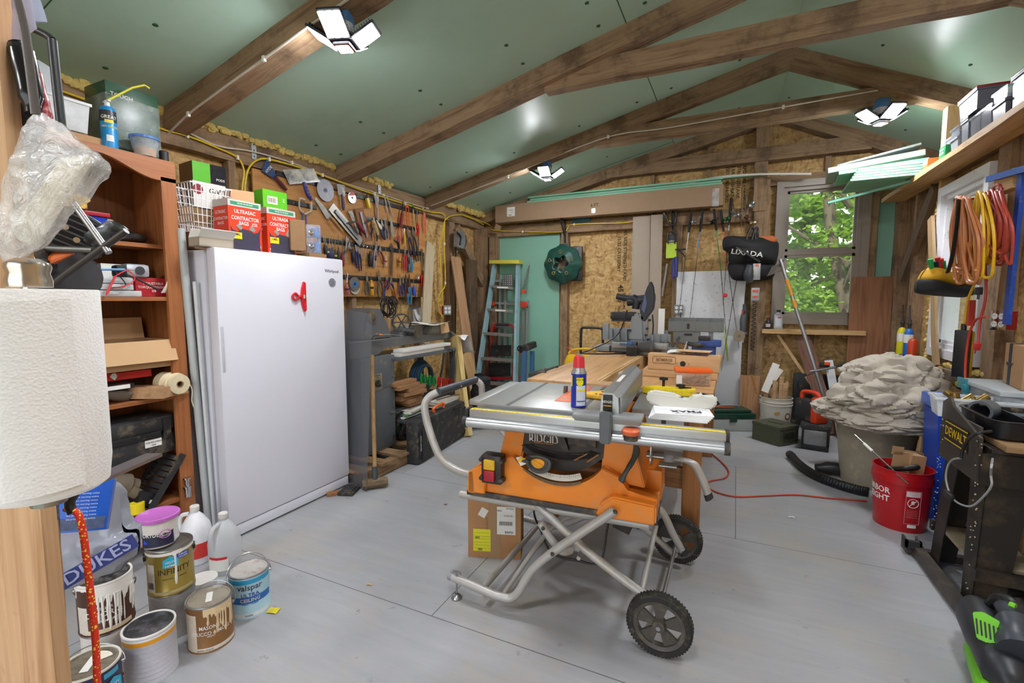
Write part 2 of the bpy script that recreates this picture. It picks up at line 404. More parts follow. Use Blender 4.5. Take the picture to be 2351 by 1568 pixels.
for k,s in enumerate(('EXPOSURE 1 24 OC','STRENGTH AXIS','15/32 RATED SHEATHING','SIZED FOR SPACING')):textb(b,s,.05,Mx@Matrix.Translation((0,.09-.06*k,0)))
struct('wall_lettering',b,INK)
beam('wall_plate',(1.55,-2,2.47),(1.55,6.2,2.47),.09,.12,OLDW)
for y in(5.72,5.18,4.12,3.42,2.4,1.2):beam('wall_stud',(1.55,y,0 if y>5.5 or y<4.3 else 0),(1.55,y,2.41),.09 if y<5.6 else .1,.06 if y not in(4.12,)else .16,OLDW if y!=5.18 else NEWX,up=(0,1,0))
beam('corner_brace',(1.5,5.25,2.35),(1.49,5.95,1.62),.05,.12,WOOD('#7a6450','#57452f',.85,1,.3))
beam('window_rail',(1.52,4.2,.84),(1.52,6.1,.84),.16,.07,WOOD('#7d6c58','#5e5040',.9,1,.3))
beam('window_rail',(1.52,2.45,.84),(1.52,4.05,.84),.16,.07,WOOD('#7d6c58','#5e5040',.9,1,.3))
TAUPE=M('#8f8478',.45,var=.04);GLASS=None
def glass_mat():
 m,n,b=newmat('window_glass');b.inputs['Base Color'].default_value=(.9,.95,.93,1);b.inputs['Roughness'].default_value=.02;b.inputs['Alpha'].default_value=.08
 b.inputs['Specular IOR Level'].default_value=.9;return m
GLASS=glass_mat()
def window(name,axis,at,h,frm,inner=.0,sash=True,deep=.1,dirn=1):
 a0,a1,z0,z1=h;W=bpy.data.objects.new(name,None);COL.objects.link(W);W['kind']='structure'
 W.location=((a0+a1)/2,at,z0)if axis=='y' else(at,(a0+a1)/2,z0);_W[W.name]=Matrix.Translation(W.location)
 def bb(b,p,q,r,s,t0,t1):
  if axis=='y':b.bx(p,q,at+t0*dirn,at+t1*dirn,r,s)
  else:b.bx(at+t0*dirn,at+t1*dirn,p,q,r,s)
 f=.07;b=B()
 for t,e,dd in((f,0,.0),(f*.55,f,.03)):
  p,q,r,s=a0+e-(.0 if e else .0),a1-e,z0+e,z1-e
  bb(b,p,p+t,r,s,dd-.02,deep);bb(b,q-t,q,r,s,dd-.02,deep);bb(b,p+t,q-t,r,r+t,dd-.02,deep);bb(b,p+t,q-t,s-t,s,dd-.02,deep)
 part('window_frame',b,frm,W,world=True,smooth=False)
 e=f*1.5;zm=(z0+z1)/2;b=B();bb(b,a0+e,a1-e,zm-.022,zm+.022,.02,.07)
 for r,s,dd in((z0+e,zm-.02,.03),(zm+.02,z1-e,.05)):
  p,q=a0+e,a1-e;t=.03
  bb(b,p,p+t,r,s,dd,dd+.03);bb(b,q-t,q,r,s,dd,dd+.03);bb(b,p,q,r,r+t,dd,dd+.03);bb(b,p,q,s-t,s,dd,dd+.03)
 part('window_sash',b,frm,W,world=True,smooth=False)
 b=B();bb(b,a0+e,a1-e,z0+e,zm,.044,.048);part('window_pane',b,GLASS,W,world=True,smooth=False)
 b=B();bb(b,a0+e,a1-e,zm,z1-e,.064,.068);part('window_pane',b,GLASS,W,world=True,smooth=False)
 return W
window('window_1','y',6.2,(BW[0]-.07,BW[1]+.06,BW[2]-.04,BW[3]+.06),TAUPE,deep=.12)
window('window_2','x',1.5,RW,VINYL,deep=.14);window('window_3','x',1.5,RW2,VINYL,deep=.14)
def foam_bead(pts,r,seed=0,sq=1.0):
 b=B();rnd=random.Random(seed)
 P=spline([V(p)for p in pts],max(2,int((V(pts[0])-V(pts[-1])).length/.02/max(1,len(pts)-1))))
 for p in P:
  for _ in range(2):
   q=p+V((rnd.uniform(-1,1),rnd.uniform(-1,1),rnd.uniform(-1,1)))*r*.6
   b.sph(q,r*rnd.uniform(.45,1),7,5,(1,1.3,sq))
 return b
FOAM=M('#cdb268',.8,var=.35,bmp=.4,sc_=40)
for k,(p,q)in enumerate((((-3.40,.3,2.615),(-3.40,2.2,2.615)),((-3.4,2.2,2.62),(-3.4,3.3,2.62)),((-3.4,3.5,2.62),(-3.4,4.1,2.62)),((-3.4,4.95,2.62),(-3.35,6.1,2.62)))):
 single('spray_foam',['line of yellow spray foam under the ceiling above the tall bookcase','line of yellow spray foam under the ceiling above the white freezer','lump of yellow spray foam where the second roof beam meets the wall','thick yellow spray foam above the plate in the back left corner'][k],'spray foam',foam_bead([p,q],.03 if k in(0,1)else .04,k),FOAM,kind='stuff')
single('spray_foam','yellow spray foam squeezed round the right window opening','spray foam',foam_bead([(1.5,5.15,2.2),(1.5,5.15,.92),(1.5,4.7,.90),(1.5,4.16,.90)],.02,9),FOAM,kind='stuff')
GLOW=EM('#f8faff',200)
def garage_lamp(x,y,z,lab,rz=0,hang=.05):
 t=T('garage_light',lab,'ceiling lamp',(x,y,z),rz)
 b=B();b.bx(-.04,.04,-.04,.04,-.0-hang,0,.004);part('socket_box',b,M('#3f6d9a',.5),t)
 b=B();b.lathe([(0,-hang-.06),(.03,-hang-.06),(.045,-hang-.03),(.045,-hang)],n=20);part('lamp_holder',b,M('#c9c9cc',.5),t)
 zb=-hang-.10
 b=B();b.bx(-.045,.045,-.045,.045,zb-.02,zb+.045,.01)
 for k in range(10):b.box((0,0,zb+.005+k*.004),(.1,.1,.0015))
 part('lamp_body',b,M('#1d1e22',.4),t)
 b=B();b.bx(-.033,.033,-.033,.033,zb-.026,zb-.019,.006);part('led_panel',b,GLOW,t)
 b=B();b.bx(-.038,.038,-.038,.038,zb-.022,zb-.016,.006);part('lamp_ring',b,M('#c2542a',.4),t)
 for k in range(4):
  an=k*PI/2;R=Matrix.Rotation(an,4,'Z')@Matrix.Translation((.05,0,zb))@Matrix.Rotation(math.radians(-32),4,'Y')
  b=B(R);b.bx(0,.15,-.06,.06,-.006,.008,.004);
  for q in range(9):b.bx(.012+q*.015,.015+q*.015,-.058,.058,.008,.02)
  w_=part('lamp_wing',b,M('#1d1e22',.4),t)
  for j in range(3):
   b=B(R);b.bx(.014,.136,-.055+j*.039,-.023+j*.039,-.01,-.0055,.006);part('led_panel',b,GLOW,w_)
 return t
garage_lamp(-1.87,1.93,zl(-1.87)-.135,'bright four-winged garage lamp under the nearest left roof beam',.35,.05)
garage_lamp(-1.87,4.815,zl(-1.87)-.135,'bright four-winged garage lamp above the long cardboard carton',.1,.06)
garage_lamp(.99,4.79,3.0-.01,'bright four-winged garage lamp under the right end of the tie beam',.5,.07)
garage_lamp(.9,1.955,zr(.9)-.2,'bright four-winged garage lamp above the miter saw stand',.3,.07)
garage_lamp(-1.9,-.95,zl(-1.9)-.3,'bright four-winged garage lamp on the beam nearest the open door, left slope',.3,.07)  # unseen lamp, put behind the camera for light from the rear
garage_lamp(-.4,.47,zl(-.4)-.25,'bright four-winged garage lamp on the beam above the paper towels',.3,.07)  # extra lamp added out of view overhead to brighten the near floor
CHERRY=WOOD('#a8683a','#7d4826',.5,.7,.15,ax=2,bmp=.08);CHERRYY=WOOD('#a8683a','#7d4826',.5,.7,.15,ax=1,bmp=.08)
CARD=M('#b08a62',.8,var=.06,sc_=8);CARDL=M('#cda77c',.8,var=.05,sc_=8);CARDD=M('#8d6c4b',.85,var=.08)
BLACK=M('#1c1c1e',.45,dirt=.12);BLK2=M('#2a2a2c',.6,dirt=.25);STEEL=M('#a9a9ab',.3,.9,var=.08);DSTEEL=M('#6b6764',.45,.8,var=.15,dirt=.2)
CHROME=M('#cfcfd2',.15,1.0,var=.02);GREY=M('#8b8e92',.5);PAPER=M('#e6e4de',.75,var=.03);REDP=M('#c01e22',.4);ORNG=M('#e8641c',.45,dirt=.1)
BXX,BY0,BY1,BZ=-2.80,.72,1.59,2.14
t=T('bookcase','tall cherry-stained wooden bookcase with arched top rail and crowded shelves','bookcase',(-2.97,1.15,0))
b=B();b.bx(-3.16,BXX,BY1-.022,BY1,0,BZ-.02);b.bx(-3.16,BXX,BY0,BY0+.022,0,BZ-.02);b.bx(-3.16,BXX,BY0,BY1,BZ-.02,BZ);part('case',b,CHERRY,t,world=True,smooth=False)
b=B();b.bx(-3.165,-3.155,BY0,BY1,0,BZ);part('back_panel',b,WOOD('#80502c','#5d361b',.6,.7,ax=2),t,world=True)
b=B();b.bx(BXX,BXX+.02,BY1-.075,BY1,0,BZ-.09);b.bx(BXX,BXX+.02,BY0,BY0+.07,0,BZ-.09);part('stile',b,CHERRY,t,world=True,smooth=False)
b=B();n=24;top=[(BY1,BZ),(BY0,BZ)];W_=BY1-BY0
arc=[(BY0,BZ-.11)]+[(BY0+.09+(W_-.18)*i/n,BZ-.11+.075*(.5-.5*math.cos(min(1,2.6*min(i,n-i)/n)*PI)))for i in range(n+1)]+[(BY1,BZ-.11)]
b.prism(top+arc,.02,lambda a,c,q:(BXX+q,a,c));part('arched_rail',b,CHERRYY,t,world=True,smooth=False)
SH=dict(s1=1.70,s2=1.415,s3=.875,s4=.29)
for k,z in SH.items():
 b=B();x1=BXX-.07 if k=='s1' else BXX+.005
 b.bx(-3.155,x1,BY0+.022,BY1-.022,z-.022,z,.002);part('shelf',b,CHERRYY,t,world=True,smooth=False)
def hx(P,z):P=V(P);P.z=z;return P
def tbox(name,label,cat,loc,rz,w_,d_,h_,mt,group=None,bev=.002,flaps=None,deco=None,lid=None):
 t=T(name,label,cat,loc,rz,group)
 b=B();b.bx(-w_/2,w_/2,0,d_,0,h_,bev);part('box_body',b,mt,t,smooth=False)
 if deco:deco(t,w_,d_,h_)
 return t
def openbox(name,label,cat,loc,rz,w_,d_,h_,mt,inner,flaps=(1,1,1,1),fl=.5,group=None,ang=(-20,30,20,15)):
 t=T(name,label,cat,loc,rz,group);k=.004
 b=B();b.bx(-w_/2,w_/2,0,d_,0,k);b.bx(-w_/2,w_/2,0,k,0,h_);b.bx(-w_/2,w_/2,d_-k,d_,0,h_);b.bx(-w_/2,-w_/2+k,0,d_,0,h_);b.bx(w_/2-k,w_/2,0,d_,0,h_)
 part('box_body',b,mt,t,smooth=False)
 f=min(w_,d_)*fl
 for i,(on,an)in enumerate(zip(flaps,ang)):
  if not on:continue
  a=math.radians(an);b=B()
  if i==0:b.M=Matrix.Translation((0,0,h_))@Matrix.Rotation(a,4,'X');b.bx(-w_/2,w_/2,-f,0,0,k)
  if i==1:b.M=Matrix.Translation((0,d_,h_))@Matrix.Rotation(a,4,'X');b.bx(-w_/2,w_/2,0,f,0,k)
  if i==2:b.M=Matrix.Translation((-w_/2,0,h_))@Matrix.Rotation(a,4,'Y');b.bx(-f,0,0,d_,0,k)
  if i==3:b.M=Matrix.Translation((w_/2,0,h_))@Matrix.Rotation(a,4,'Y');b.bx(0,f,0,d_,0,k)
  part('flap',b,inner,t,smooth=False)
 return t
RZL=PI/2
CLR=CLEAR('#cfd6da',.38,.2,.12);CLR2=CLEAR('#e8ecee',.55,.25,.15)
def tub(name,label,cat,P,rz,w_,d_,h_,mt,lidm=None,taper=.88,group=None,rim=True):
 t=T(name,label,cat,P,rz,group);b=B();k=taper
 for s,e in((1,0),(.96,.003)):
  lo=[(-w_/2*k*s,-d_/2*k*s,e),(w_/2*k*s,-d_/2*k*s,e),(w_/2*k*s,d_/2*k*s,e),(-w_/2*k*s,d_/2*k*s,e)]
  hi=[(-w_/2*s,-d_/2*s,h_),(w_/2*s,-d_/2*s,h_),(w_/2*s,d_/2*s,h_),(-w_/2*s,d_/2*s,h_)]
  b._add(lo+hi,[(3,2,1,0),(0,1,5,4),(1,2,6,5),(2,3,7,6),(3,0,4,7)])
 part('tub_body',b,mt,t,smooth=False)
 if rim:
  b=B();r=.006
  b.bx(-w_/2-r,w_/2+r,-d_/2-r,-d_/2+.002,h_-.012,h_);b.bx(-w_/2-r,w_/2+r,d_/2-.002,d_/2+r,h_-.012,h_);b.bx(-w_/2-r,-w_/2+.002,-d_/2,d_/2,h_-.012,h_);b.bx(w_/2-.002,w_/2+r,-d_/2,d_/2,h_-.012,h_);part('rim',b,mt,t,smooth=False)
 if lidm:
  b=B();b.bx(-w_/2-.008,w_/2+.008,-d_/2-.008,d_/2+.008,h_,h_+.014,.004);part('lid',b,lidm,t)
 return t
Z0=BZ+.001
tub('storage_tub','cloudy grey plastic tub on top of the tall bookcase','tub',(-2.93,1.12,Z0+.05),RZL,.26,.2,.14,CLR2,taper=.9)
b=B();b.prism([(-.09,0),(.09,0),(.075,.12),(.0,.15),(-.03,.15),(-.03,.175),(-.07,.175),(-.07,.15),(-.09,.13)],.07,lambda a,c,q:(-2.98+q,1.1+a,Z0+.205+c),bev=.012)
single('plastic_jug','milky grey plastic jug lying in the tub above the bookcase','jug',b,CLEAR('#b9c0c6',.75,.35))
b=B();b.bx(-3.0,-2.84,.9,1.34,Z0,Z0+.045,.003);single('cardboard_sheet','flattened tan cardboard under the grey plastic tub on the bookcase','cardboard',b,CARD)
b=B();p=V((-2.76,1.0,Z0+.12));b.cyl(p+V((-.12,.0,.0)),p+V((.06,.03,-.01)),.022);single('wooden_dowel','cut end of a pale wooden dowel beside the grey tub','dowel',b,WOOD('#c79a63','#a87c48',.6,.8))
t=T('foam_can','blue spray foam can with yellow straw on top of the bookcase','spray can',(-2.84,1.325,Z0))
b=B();b.lathe([(0,0),(.03,0),(.033,.004),(.033,.185),(.028,.2),(.016,.208),(0,.21)]);part('can_body',b,[M('#1787c9',.35)],t)
b=B();b.lathe([(.0334,.13),(.0334,.183)]);part('label_band',b,M('#20242c',.4),t)
b=B();Mx=frame((.033,0,.1),(1,-.35,0));Mx.translation=V((0,0,.15))+V((1,-.35,0)).normalized()*.0335
textb(b,'GREAT',.022,Mx,.0335);Mx2=Mx.copy();Mx2.translation.z=.05;patch(b,.028,.03,Mx2,.0335);part('lettering',b,PAPER,t)
b=B();Mx3=Mx.copy();Mx3.translation.z=.13;patch(b,.035,.016,Mx3,.0335,off=.0012);Mx3.translation.z=.105;textb(b,'GAPS CRACKS',.012,Mx3,.0335);part('label_stripe',b,M('#e8d23a',.5),t)
b=B();b.lathe([(0,.205),(.012,.207),(.01,.235),(0,.24)]);b.box((0,0,.232),(.05,.012,.006));part('nozzle',b,PAPER,t)
b=B();b.tube([(0,0,.235),(.03,.1,.33),(.045,.15,.36),(.05,.17,.35)],.005);part('straw',b,M('#d9cf3c',.4),t)
GW=M('#1f4a33',.3,dirt=.1)
t=T('wrapped_box','dark green cardboard box in shiny stretch wrap on the bookcase','box',(-3.0,1.47,Z0),RZL)
b=B();b.bx(-.12,.12,-.1,.1,0,.36,.004);part('box_body',b,GW,t);b=B();b.bx(-.123,.123,-.103,.103,.04,.3,.006);wobble(b,.003,30);part('stretch_wrap',b,CLEAR('#cfd8d4',.28,.12,.15,1.0),t)
b=B();textb(b,'TOUGH',.028,frame((-.05,-.1,.3),(0,-1,0)),off=0);part('lettering',b,PAPER,t)
t=T('food_tub','small clear tub with blue lid and tan powder, on the bookcase','tub',(-2.82,1.47,Z0))
b=B();b.lathe([(0,.002),(.045,.002),(.062,.088)],n=28);part('tub_body',b,CLR,t);b=B();b.lathe([(0,.088),(.066,.088),(.066,.1),(.06,.103),(0,.1)],n=28);part('lid',b,CLEAR('#3f78c8',.7,.3),t)
b=B();b.lathe([(0,.004),(.043,.004),(.049,.04),(.03,.05),(0,.052)],n=28);part('powder',b,M('#c08a55',.9),t)
b=B();b.lathe([(0,0),(.022,0),(.022,.055),(.018,.06),(0,.06)]);single('bottle_cap','small black cap standing at the corner of the bookcase top','cap',b,BLACK,(-2.83,1.565,Z0))
z=SH['s1']+.001
t=T('toy_bin','blue plastic box with red rim on the upper bookcase shelf','box',(-2.95,1.17,z+.02),RZL)
b=B();b.prism([(-.13,0),(.1,0),(.14,.09),(-.15,.09)],.16,lambda a,c,q:(a,q-.08,c),bev=.004);part('bin_body',b,M('#1238b8',.3),t)
b=B();b.bx(-.155,.145,-.09,.09,.09,.11,.004);part('rim',b,M('#a81e2a',.35),t)
b=B();b.bx(-2.97,-2.85,1.08,1.22,z+.135,z+.2,.004)
b.mat(1)
for i in range(4):
 for j in range(2):b.cyl((-2.85,1.1+.033*i+(j*.016),z+.15+j*.03),(-2.846,1.1+.033*i+(j*.016),z+.15+j*.03),.017,n=6)
single('sanding_block','tan and yellow hexagon patterned sanding block on the blue box','sanding block',b,[WOOD('#b99562','#97764a',.7),M('#d9b04c',.7)])
b=B();b.lathe([(0,0),(.04,0),(.042,.02),(.042,.11),(.034,.12),(0,.122)]);single('plastic_jar','cloudy plastic jar at the back of the upper bookcase shelf','jar',b,CLEAR('#cbbfae',.7,.3),(-3.02,1.36,z))
b=B();b.sph((-2.95,1.42,z+.03),.09,18,10,(.6,1.1,.33));wobble(b,.018,14);single('plastic_bag','dark plastic bag crumpled at the front of the upper bookcase shelf','bag',b,CLEAR('#2b2a2c',.85,.2,.1,1.0))
z=SH['s2']+.001
openbox('carton','white-backed cardboard carton with a torn open flap, on a bookcase shelf','box',(-2.96,1.4,z),RZL,.2,.14,.17,M('#9b9490',.8),PAPER,(1,0,0,0),.75,ang=(80,0,0,0))
def deco_red(t,w_,d_,h_):
 b=B();Mx=frame((0,0,h_*.5),(0,-1,0))
 for k,s in enumerate(('ADJUSTABLE','TORQUE WRENCH','3/8')):textb(b,s,.017,Mx@Matrix.Translation((0,.02-.02*k,0)))
 part('lettering',b,PAPER,t)
tbox('carton','small red carton with white print beside the open white carton','box',(-2.845,1.48,z),RZL,.17,.05,.1,M('#b51f2c',.5),deco=deco_red)
for k,(y,zz,w_)in enumerate(((1.28,0,.25),(1.27,.033,.2),(1.29,.066,.16))):
 t=T('parts_organizer','clear flat parts organizer, %s of the stack of three in the bookcase'%('bottom','middle','top')[k],'organizer',(-2.87,y,z+zz),RZL,'clear organizers in the bookcase')
 b=B();b.bx(-w_/2,w_/2,-.06,.07,0,.03,.004);part('case',b,CLR2,t);b=B()
 for q in range(4):b.bx(-w_/2+.008+q*w_/4,-w_/2+w_/4-.004+q*w_/4,-.05,.06,.004,.02)
 part('contents',b,M(('#8c8f96','#a5a08a','#6f7a96')[k],.5,.3,var=.6,sc_=90),t)
 b=B();b.bx(-.02,.02,-.066,-.06,.012,.028,.002);part('latch',b,CLR2,t)
t=T('flashlight','silver and black lantern flashlight on the clear organizers','flashlight',(-2.86,1.40,z+.1),RZL)
b=B();b.bx(-.05,.06,-.035,.035,0,.07,.02);part('housing',b,M('#b9bcc4',.3,.5),t);b=B();b.bx(-.09,-.03,-.03,.03,.0,.06,.015);part('head',b,BLACK,t)
b=B();b.cyl((.01,-.036,.035),(.01,-.04,.035),.022,n=24);part('button',b,M('#3a3c42',.4),t)
def probe(col,lab,P,D,loop):
 t=T('test_lead',lab,'test lead',P);b=B();D=V(D);b.tube([V((0,0,0)),D*.25,D*.3,D*.9],[.002,.007,.005,.005]);part('probe',b,M(col,.4),t)
 b=B();b.cyl(D*-.15,D*0,.0012);part('tip',b,CHROME,t)
 b=B();b.tube([D*.9]+[V(q)for q in loop],.0028,smooth=6);part('wire',b,M(col,.4),t)
probe('#d8343c','red test probe lead hanging over the bookcase shelf edge',(-2.785,1.235,z-.0),(0,.05,.11),[(0,.1,.13),(0,.13,.09),(0,.08,.05),(-.03,.02,.04)])
probe('#25282b','black test probe lead lying across the clear organizers',(-2.80,1.49,z+.03),(-.01,-.12,.07),[(0,-.2,.1),(.0,-.16,.03),(0,-.22,.012)])
t=T('carton','maroon and grey screw box behind the red test probe','box',(-2.87,1.09,z),RZL)
b=B();b.bx(-.09,.09,0,.1,0,.13,.002);part('box_body',b,M('#5a1a3c',.5),t);b=B();b.bx(-.05,.09,-.002,0,.05,.125);part('label',b,M('#9a958c',.6,var=.5,sc_=120),t);b=B();b.bx(.03,.088,-.003,0,.0,.045);part('price_tag',b,PAPER,t)
b=B();b.grid(4,8,lambda a,c:(-2.80+.02*math.sin(c*3),1.49+.05*c+.02*a,z+.02+.13*c));single('folded_leaflet','crumpled white leaflet poking up in front of the red carton','paper',b,PAPER)
b=B();b.tube([V((-2.80,1.20,z+.13)),V((-2.80,1.33,z+.135))],.006);b.mat(1);b.cyl((-2.8,1.33,z+.135),(-2.8,1.37,z+.133),.004,.001);single('utility_pen','blue and silver scriber resting on the organizers','scriber',b,[M('#4d8fc0',.4),CHROME])
z=SH['s3']+.001
def deco_fedex(t,w_,d_,h_):
 b=B();b.prism([(-.02,0),(0,.03),(.012,0),(.02,.012),(.0,-.02)],.001,lambda a,c,q:(-.0+a,-q-.0005,h_/2+c));part('logo',b,PAPER,t)
tbox('flat_carton','flat red carton with a small white mark under the open cardboard box','box',(-2.86,1.28,z+.11),RZL,.34,.2,.045,M('#c3201f',.5),deco=deco_fedex)
openbox('cardboard_box','large open cardboard box with folded-out front flap in the bookcase','box',(-2.80,1.345,z+.157),RZL,.38,.28,.15,CARD,CARDL,(1,1,0,0),.42,ang=(72,80,0,0))
b=B();b.grid(5,8,lambda a,c:(-2.86+.03*math.sin(a*5+c*4),1.185+.07*a*(1-c*.8)+.0*c,z+.27+.12*c));single('plastic_film','scrap of clear plastic film standing in the open cardboard box','plastic film',b,CLEAR('#e8ecee',.35,.15,.15,.8))
t=T('twine_spool','spool of pale jute twine on its side in the bookcase','spool of twine',(-2.79,1.51,z+.066))
R90=Matrix.Rotation(PI/2,3,'Y');b=B()
b.lathe([(.018,-.075)]+[(.052+.004*math.sin(i*2.2)+.006*math.sin(i*.7),-.075+i*.0055)for i in range(28)]+[(.018,.075)],n=36,R=R90);part('twine_winding',b,M('#d7c8a6',.9,bmp=.5,sc_=60),t)
b=B();b.lathe([(.018,-.076),(.018,.077),(.014,.077),(.014,-.076)],n=24,R=R90);part('core',b,CARDD,t)
b=B();b.tube([(.07,.045,.01),(.075,.06,-.04),(.076,.055,-.1),(.078,.062,-.14)],.0025,smooth=5);part('loose_end',b,M('#d7c8a6',.9),t)
b=B();b.box((-2.82,1.40,z+.035),(.24,.11,.055),(0,.0,.5));single('wood_offcut','square brown wood offcut angled out over the bookcase shelf','wood block',b,WOOD('#b88f68','#96704e',.7))
b=B();b.box((-2.82,1.52,z+.008),(.13,.1,.014),(0,0,.2));single('wood_scrap','thin plywood scrap under the twine spool','wood scrap',b,WOOD('#c89d67','#a87f4c',.7))
b=B();b.box((-2.83,1.2,z+.085),(.09,.26,.022));b.mat(1);b.box((-2.784,1.24,z+.085),(.002,.14,.02));single('level','black box level with white label lying below the flat red carton','level',b,[BLACK,PAPER])
b=B();b.sph((-2.84,1.18,z+.055),.06,14,8,(.8,1.6,.3));single('plastic_tool','orange plastic tool lying flat under the black level','tool',b,ORNG)
b=B();b.tube([(-2.80,1.15,z+.03),(-2.82,1.22,z+.05),(-2.84,1.3,z+.03),(-2.85,1.36,z+.015)],[.016,.03,.035,.02],smooth=5,flat=.6);wobble(b,.006,20);single('work_glove','grey-brown work glove at the left of the twine shelf','glove',b,M('#6f655a',.9,bmp=.3))
z=SH['s4']+.001
t=T('tool_case','black moulded power tool case lying in the lower bookcase','tool case',(-2.91,1.33,z+.26),RZL)
b=B();b.bx(-.2,.2,-.1,.14,0,.12,.035);b.bx(-.2,.2,-.1,.14,.125,.22,.035);part('case_shell',b,BLK2,t)
b=B();b.bx(-.12,.12,-.108,-.09,.105,.14,.006);b.bx(.13,.17,-.11,-.09,.09,.2,.006);part('latch',b,BLACK,t)
b=B();b.bx(.04,.12,-.102,-.1,.06,.1);part('label',b,PAPER,t)
b=B();textb(b,'PORTER-CABLE',.011,frame((.08,-.1025,.085),(0,-1,0)));textb(b,'3428',.011,frame((.08,-.1025,.07),(0,-1,0)));part('lettering',b,BLACK,t)
t=T('cordless_drill','dusty grey cordless drill with black battery under the tool case','drill',(-2.86,1.28,z+.1),RZL)
DUST=M('#6a5f50',.8,dirt=.3)
b=B();b.tube([(-.16,0,.06),(-.1,0,.07),(0,0,.05),(.06,0,.02)],[.03,.05,.055,.035],n=16,smooth=4);b.tube([(.0,-.01,.04),(.06,-.02,-.03)],[.03,.028],n=14);part('drill_body',b,DUST,t)
b=B();b.lathe([(0,0),(.034,.0),(.038,.012),(.034,.024),(0,.024)],(-.15,0,.055),R=Matrix.Rotation(PI/2,3,'Y'));part('collar',b,M('#c9a227',.5),t)
b=B();b.box((.085,-.03,-.055),(.11,.08,.07),(0,.5,0),bev=.008)
for k in range(6):b.box((.10+k*.008,-.072,-.03-k*.004),(.003,.004,.03),(0,.5,0))
part('battery',b,BLACK,t);b=B();b.box((.1,-.0715,-.075),(.04,.002,.02),(0,.5,0));part('label',b,PAPER,t)
b=B();b.M=Matrix.Translation((-2.87,1.43,z+.1))@Matrix.Rotation(.95,4,'X');
for k in range(11):b.box((0,-.17+k*.032,0),(.2,.025,.018))
b.box((.1,0,0),(.012,.36,.03));b.box((-.1,0,0),(.012,.36,.03));single('vent_grille','black slatted plastic grille leaning in the bottom of the bookcase','grille',b,BLK2)
b=B();b.lathe([(0,0),(.018,0),(.018,.05),(.022,.052),(.022,.06),(.012,.065),(.012,.1),(.02,.102),(.02,.11),(0,.112)],(-2.76,1.54,z));single('hose_fitting','chrome hose fitting standing at the bookcase corner','fitting',b,CHROME)
b=B();b.lathe([(.035,0),(.037,.05),(.028,.052),(.026,.0)],(-2.79,1.30,z+.0),n=24,R=None);b.lathe([(0,.05),(.03,.05)],(-2.79,1.30,z));single('cup_cap','bright yellow plastic cup cap in front of the drill battery','cap',b,M('#ecd21c',.4))
b=B();b.sph((-2.72,1.28,.2),.08,16,10,(.4,1.1,.9));wobble(b,.02,8);single('leather_pad','tan leather pad drooping below the yellow cap','leather pad',b,M('#c48a58',.8))
b=B();b.tube([(-2.74,1.635,0),(-2.78,1.60,1.79)],.02,n=20);single('plastic_pipe','long grey plastic pipe standing between the bookcase and the freezer','pipe',b,M('#aeb3b4',.5,var=.04))
b=B();b.tube([(-2.70,1.64,0),(-2.73,1.625,1.5)],.009,n=14);single('plastic_pipe','thin pale plastic pipe beside the thicker grey pipe','pipe',b,M('#c9cdcf',.5,var=.04))
FY0,FY1,FZ=1.66,2.60,1.69
FR=M('#dcdce6',.3,var=.015,sc_=3)
t=T('upright_freezer','tall white upright freezer with scuffed door beside the bookcase','freezer',(-2.95,(FY0+FY1)/2,0))
b=B();b.bx(-3.33,-2.69,FY0,FY1,.06,FZ-.01,.01);part('cabinet',b,FR,t,world=True)
b=B();b.bx(-2.685,-2.672,FY0+.012,FY1-.012,.09,FZ-.03);part('door_gasket',b,M('#b9bac0',.7),t,world=True)
b=B();b.bx(-2.67,-2.595,FY0,FY1,.08,FZ,.014);d=part('door',b,FR,t,world=True)
b=B();b.bx(-2.6,-2.592,FY0+.012,FY0+.028,.99,1.25,.004);part('handle_recess',b,M('#c4c4ce',.4),d,world=True)
b=B();b.bx(-2.70,-2.60,FY0+.01,FY1-.01,.012,.076,.004);part('kick_plate',b,FR,t,world=True)
Mx=frame((-2.5945,2.49,1.60),(1,0,0));b=B();textb(b,'Whirlpool',.03,Mx);part('logo',b,M('#45444c',.4),d,world=True)
b=B();b.cyl((-2.595,2.49,1.52),(-2.593,2.49,1.52),.032,n=32);part('badge',b,M('#a5a4ac',.4,.5),d,world=True)
b=B()
for k,s in enumerate(('EVERY','GARAGE READY','FREEZER','FROM 0-110')):textb(b,s,.009,Mx@Matrix.Translation((0,-.062-.012*k,.003)))
part('badge_lettering',b,M('#4a4a78',.5),d,world=True)
for y in(FY0+.05,FY1-.06):
 b=B();b.bx(-2.72,-2.66,y-.02,y+.02,0,.02,.003);part('foot',b,BLK2,t,world=True)
t=T('magnetic_clip','red plastic magnetic clip stuck on the freezer door','clip',(-2.594,2.205,1.42))
b=B();b.prism([(.03,-.1),(.045,-.09),(.045,.09),(.03,.1),(.012,.05),(.008,0),(.012,-.05)],.018,lambda a,c,q:(q,a,c),bev=.003);part('clip_plate',b,M('#d2202e',.3),t)
b=B();b.tube([(.009,.03,0),(.009,-.01,.004),(.009,-.035,.022),(.009,-.06,.0),(.009,-.035,-.022),(.009,-.01,-.004)],.007,n=8,smooth=5,closed=True);part('grip_ring',b,M('#d2202e',.3),t)
b=B();b.cyl((.018,.028,-.012),(.018,.028,.012),.009,n=14);part('spring',b,CHROME,t)
b=B();b.box((-2.50,2.5,.013),(.11,.16,.024),(0,0,.35));b.box((-2.50,2.5,.028),(.08,.12,.006),(0,0,.35));single('rubber_pad','dusty black rubber block on the floor beside the freezer corner','block',b,BLK2)
b=B();b.box((-2.56,2.41,.012),(.1,.05,.02),(0,0,.9));single('wood_shim','splintered brown wood shim under the freezer corner','shim',b,WOOD('#a06c40','#704626',.8))
ZF=FZ+.001
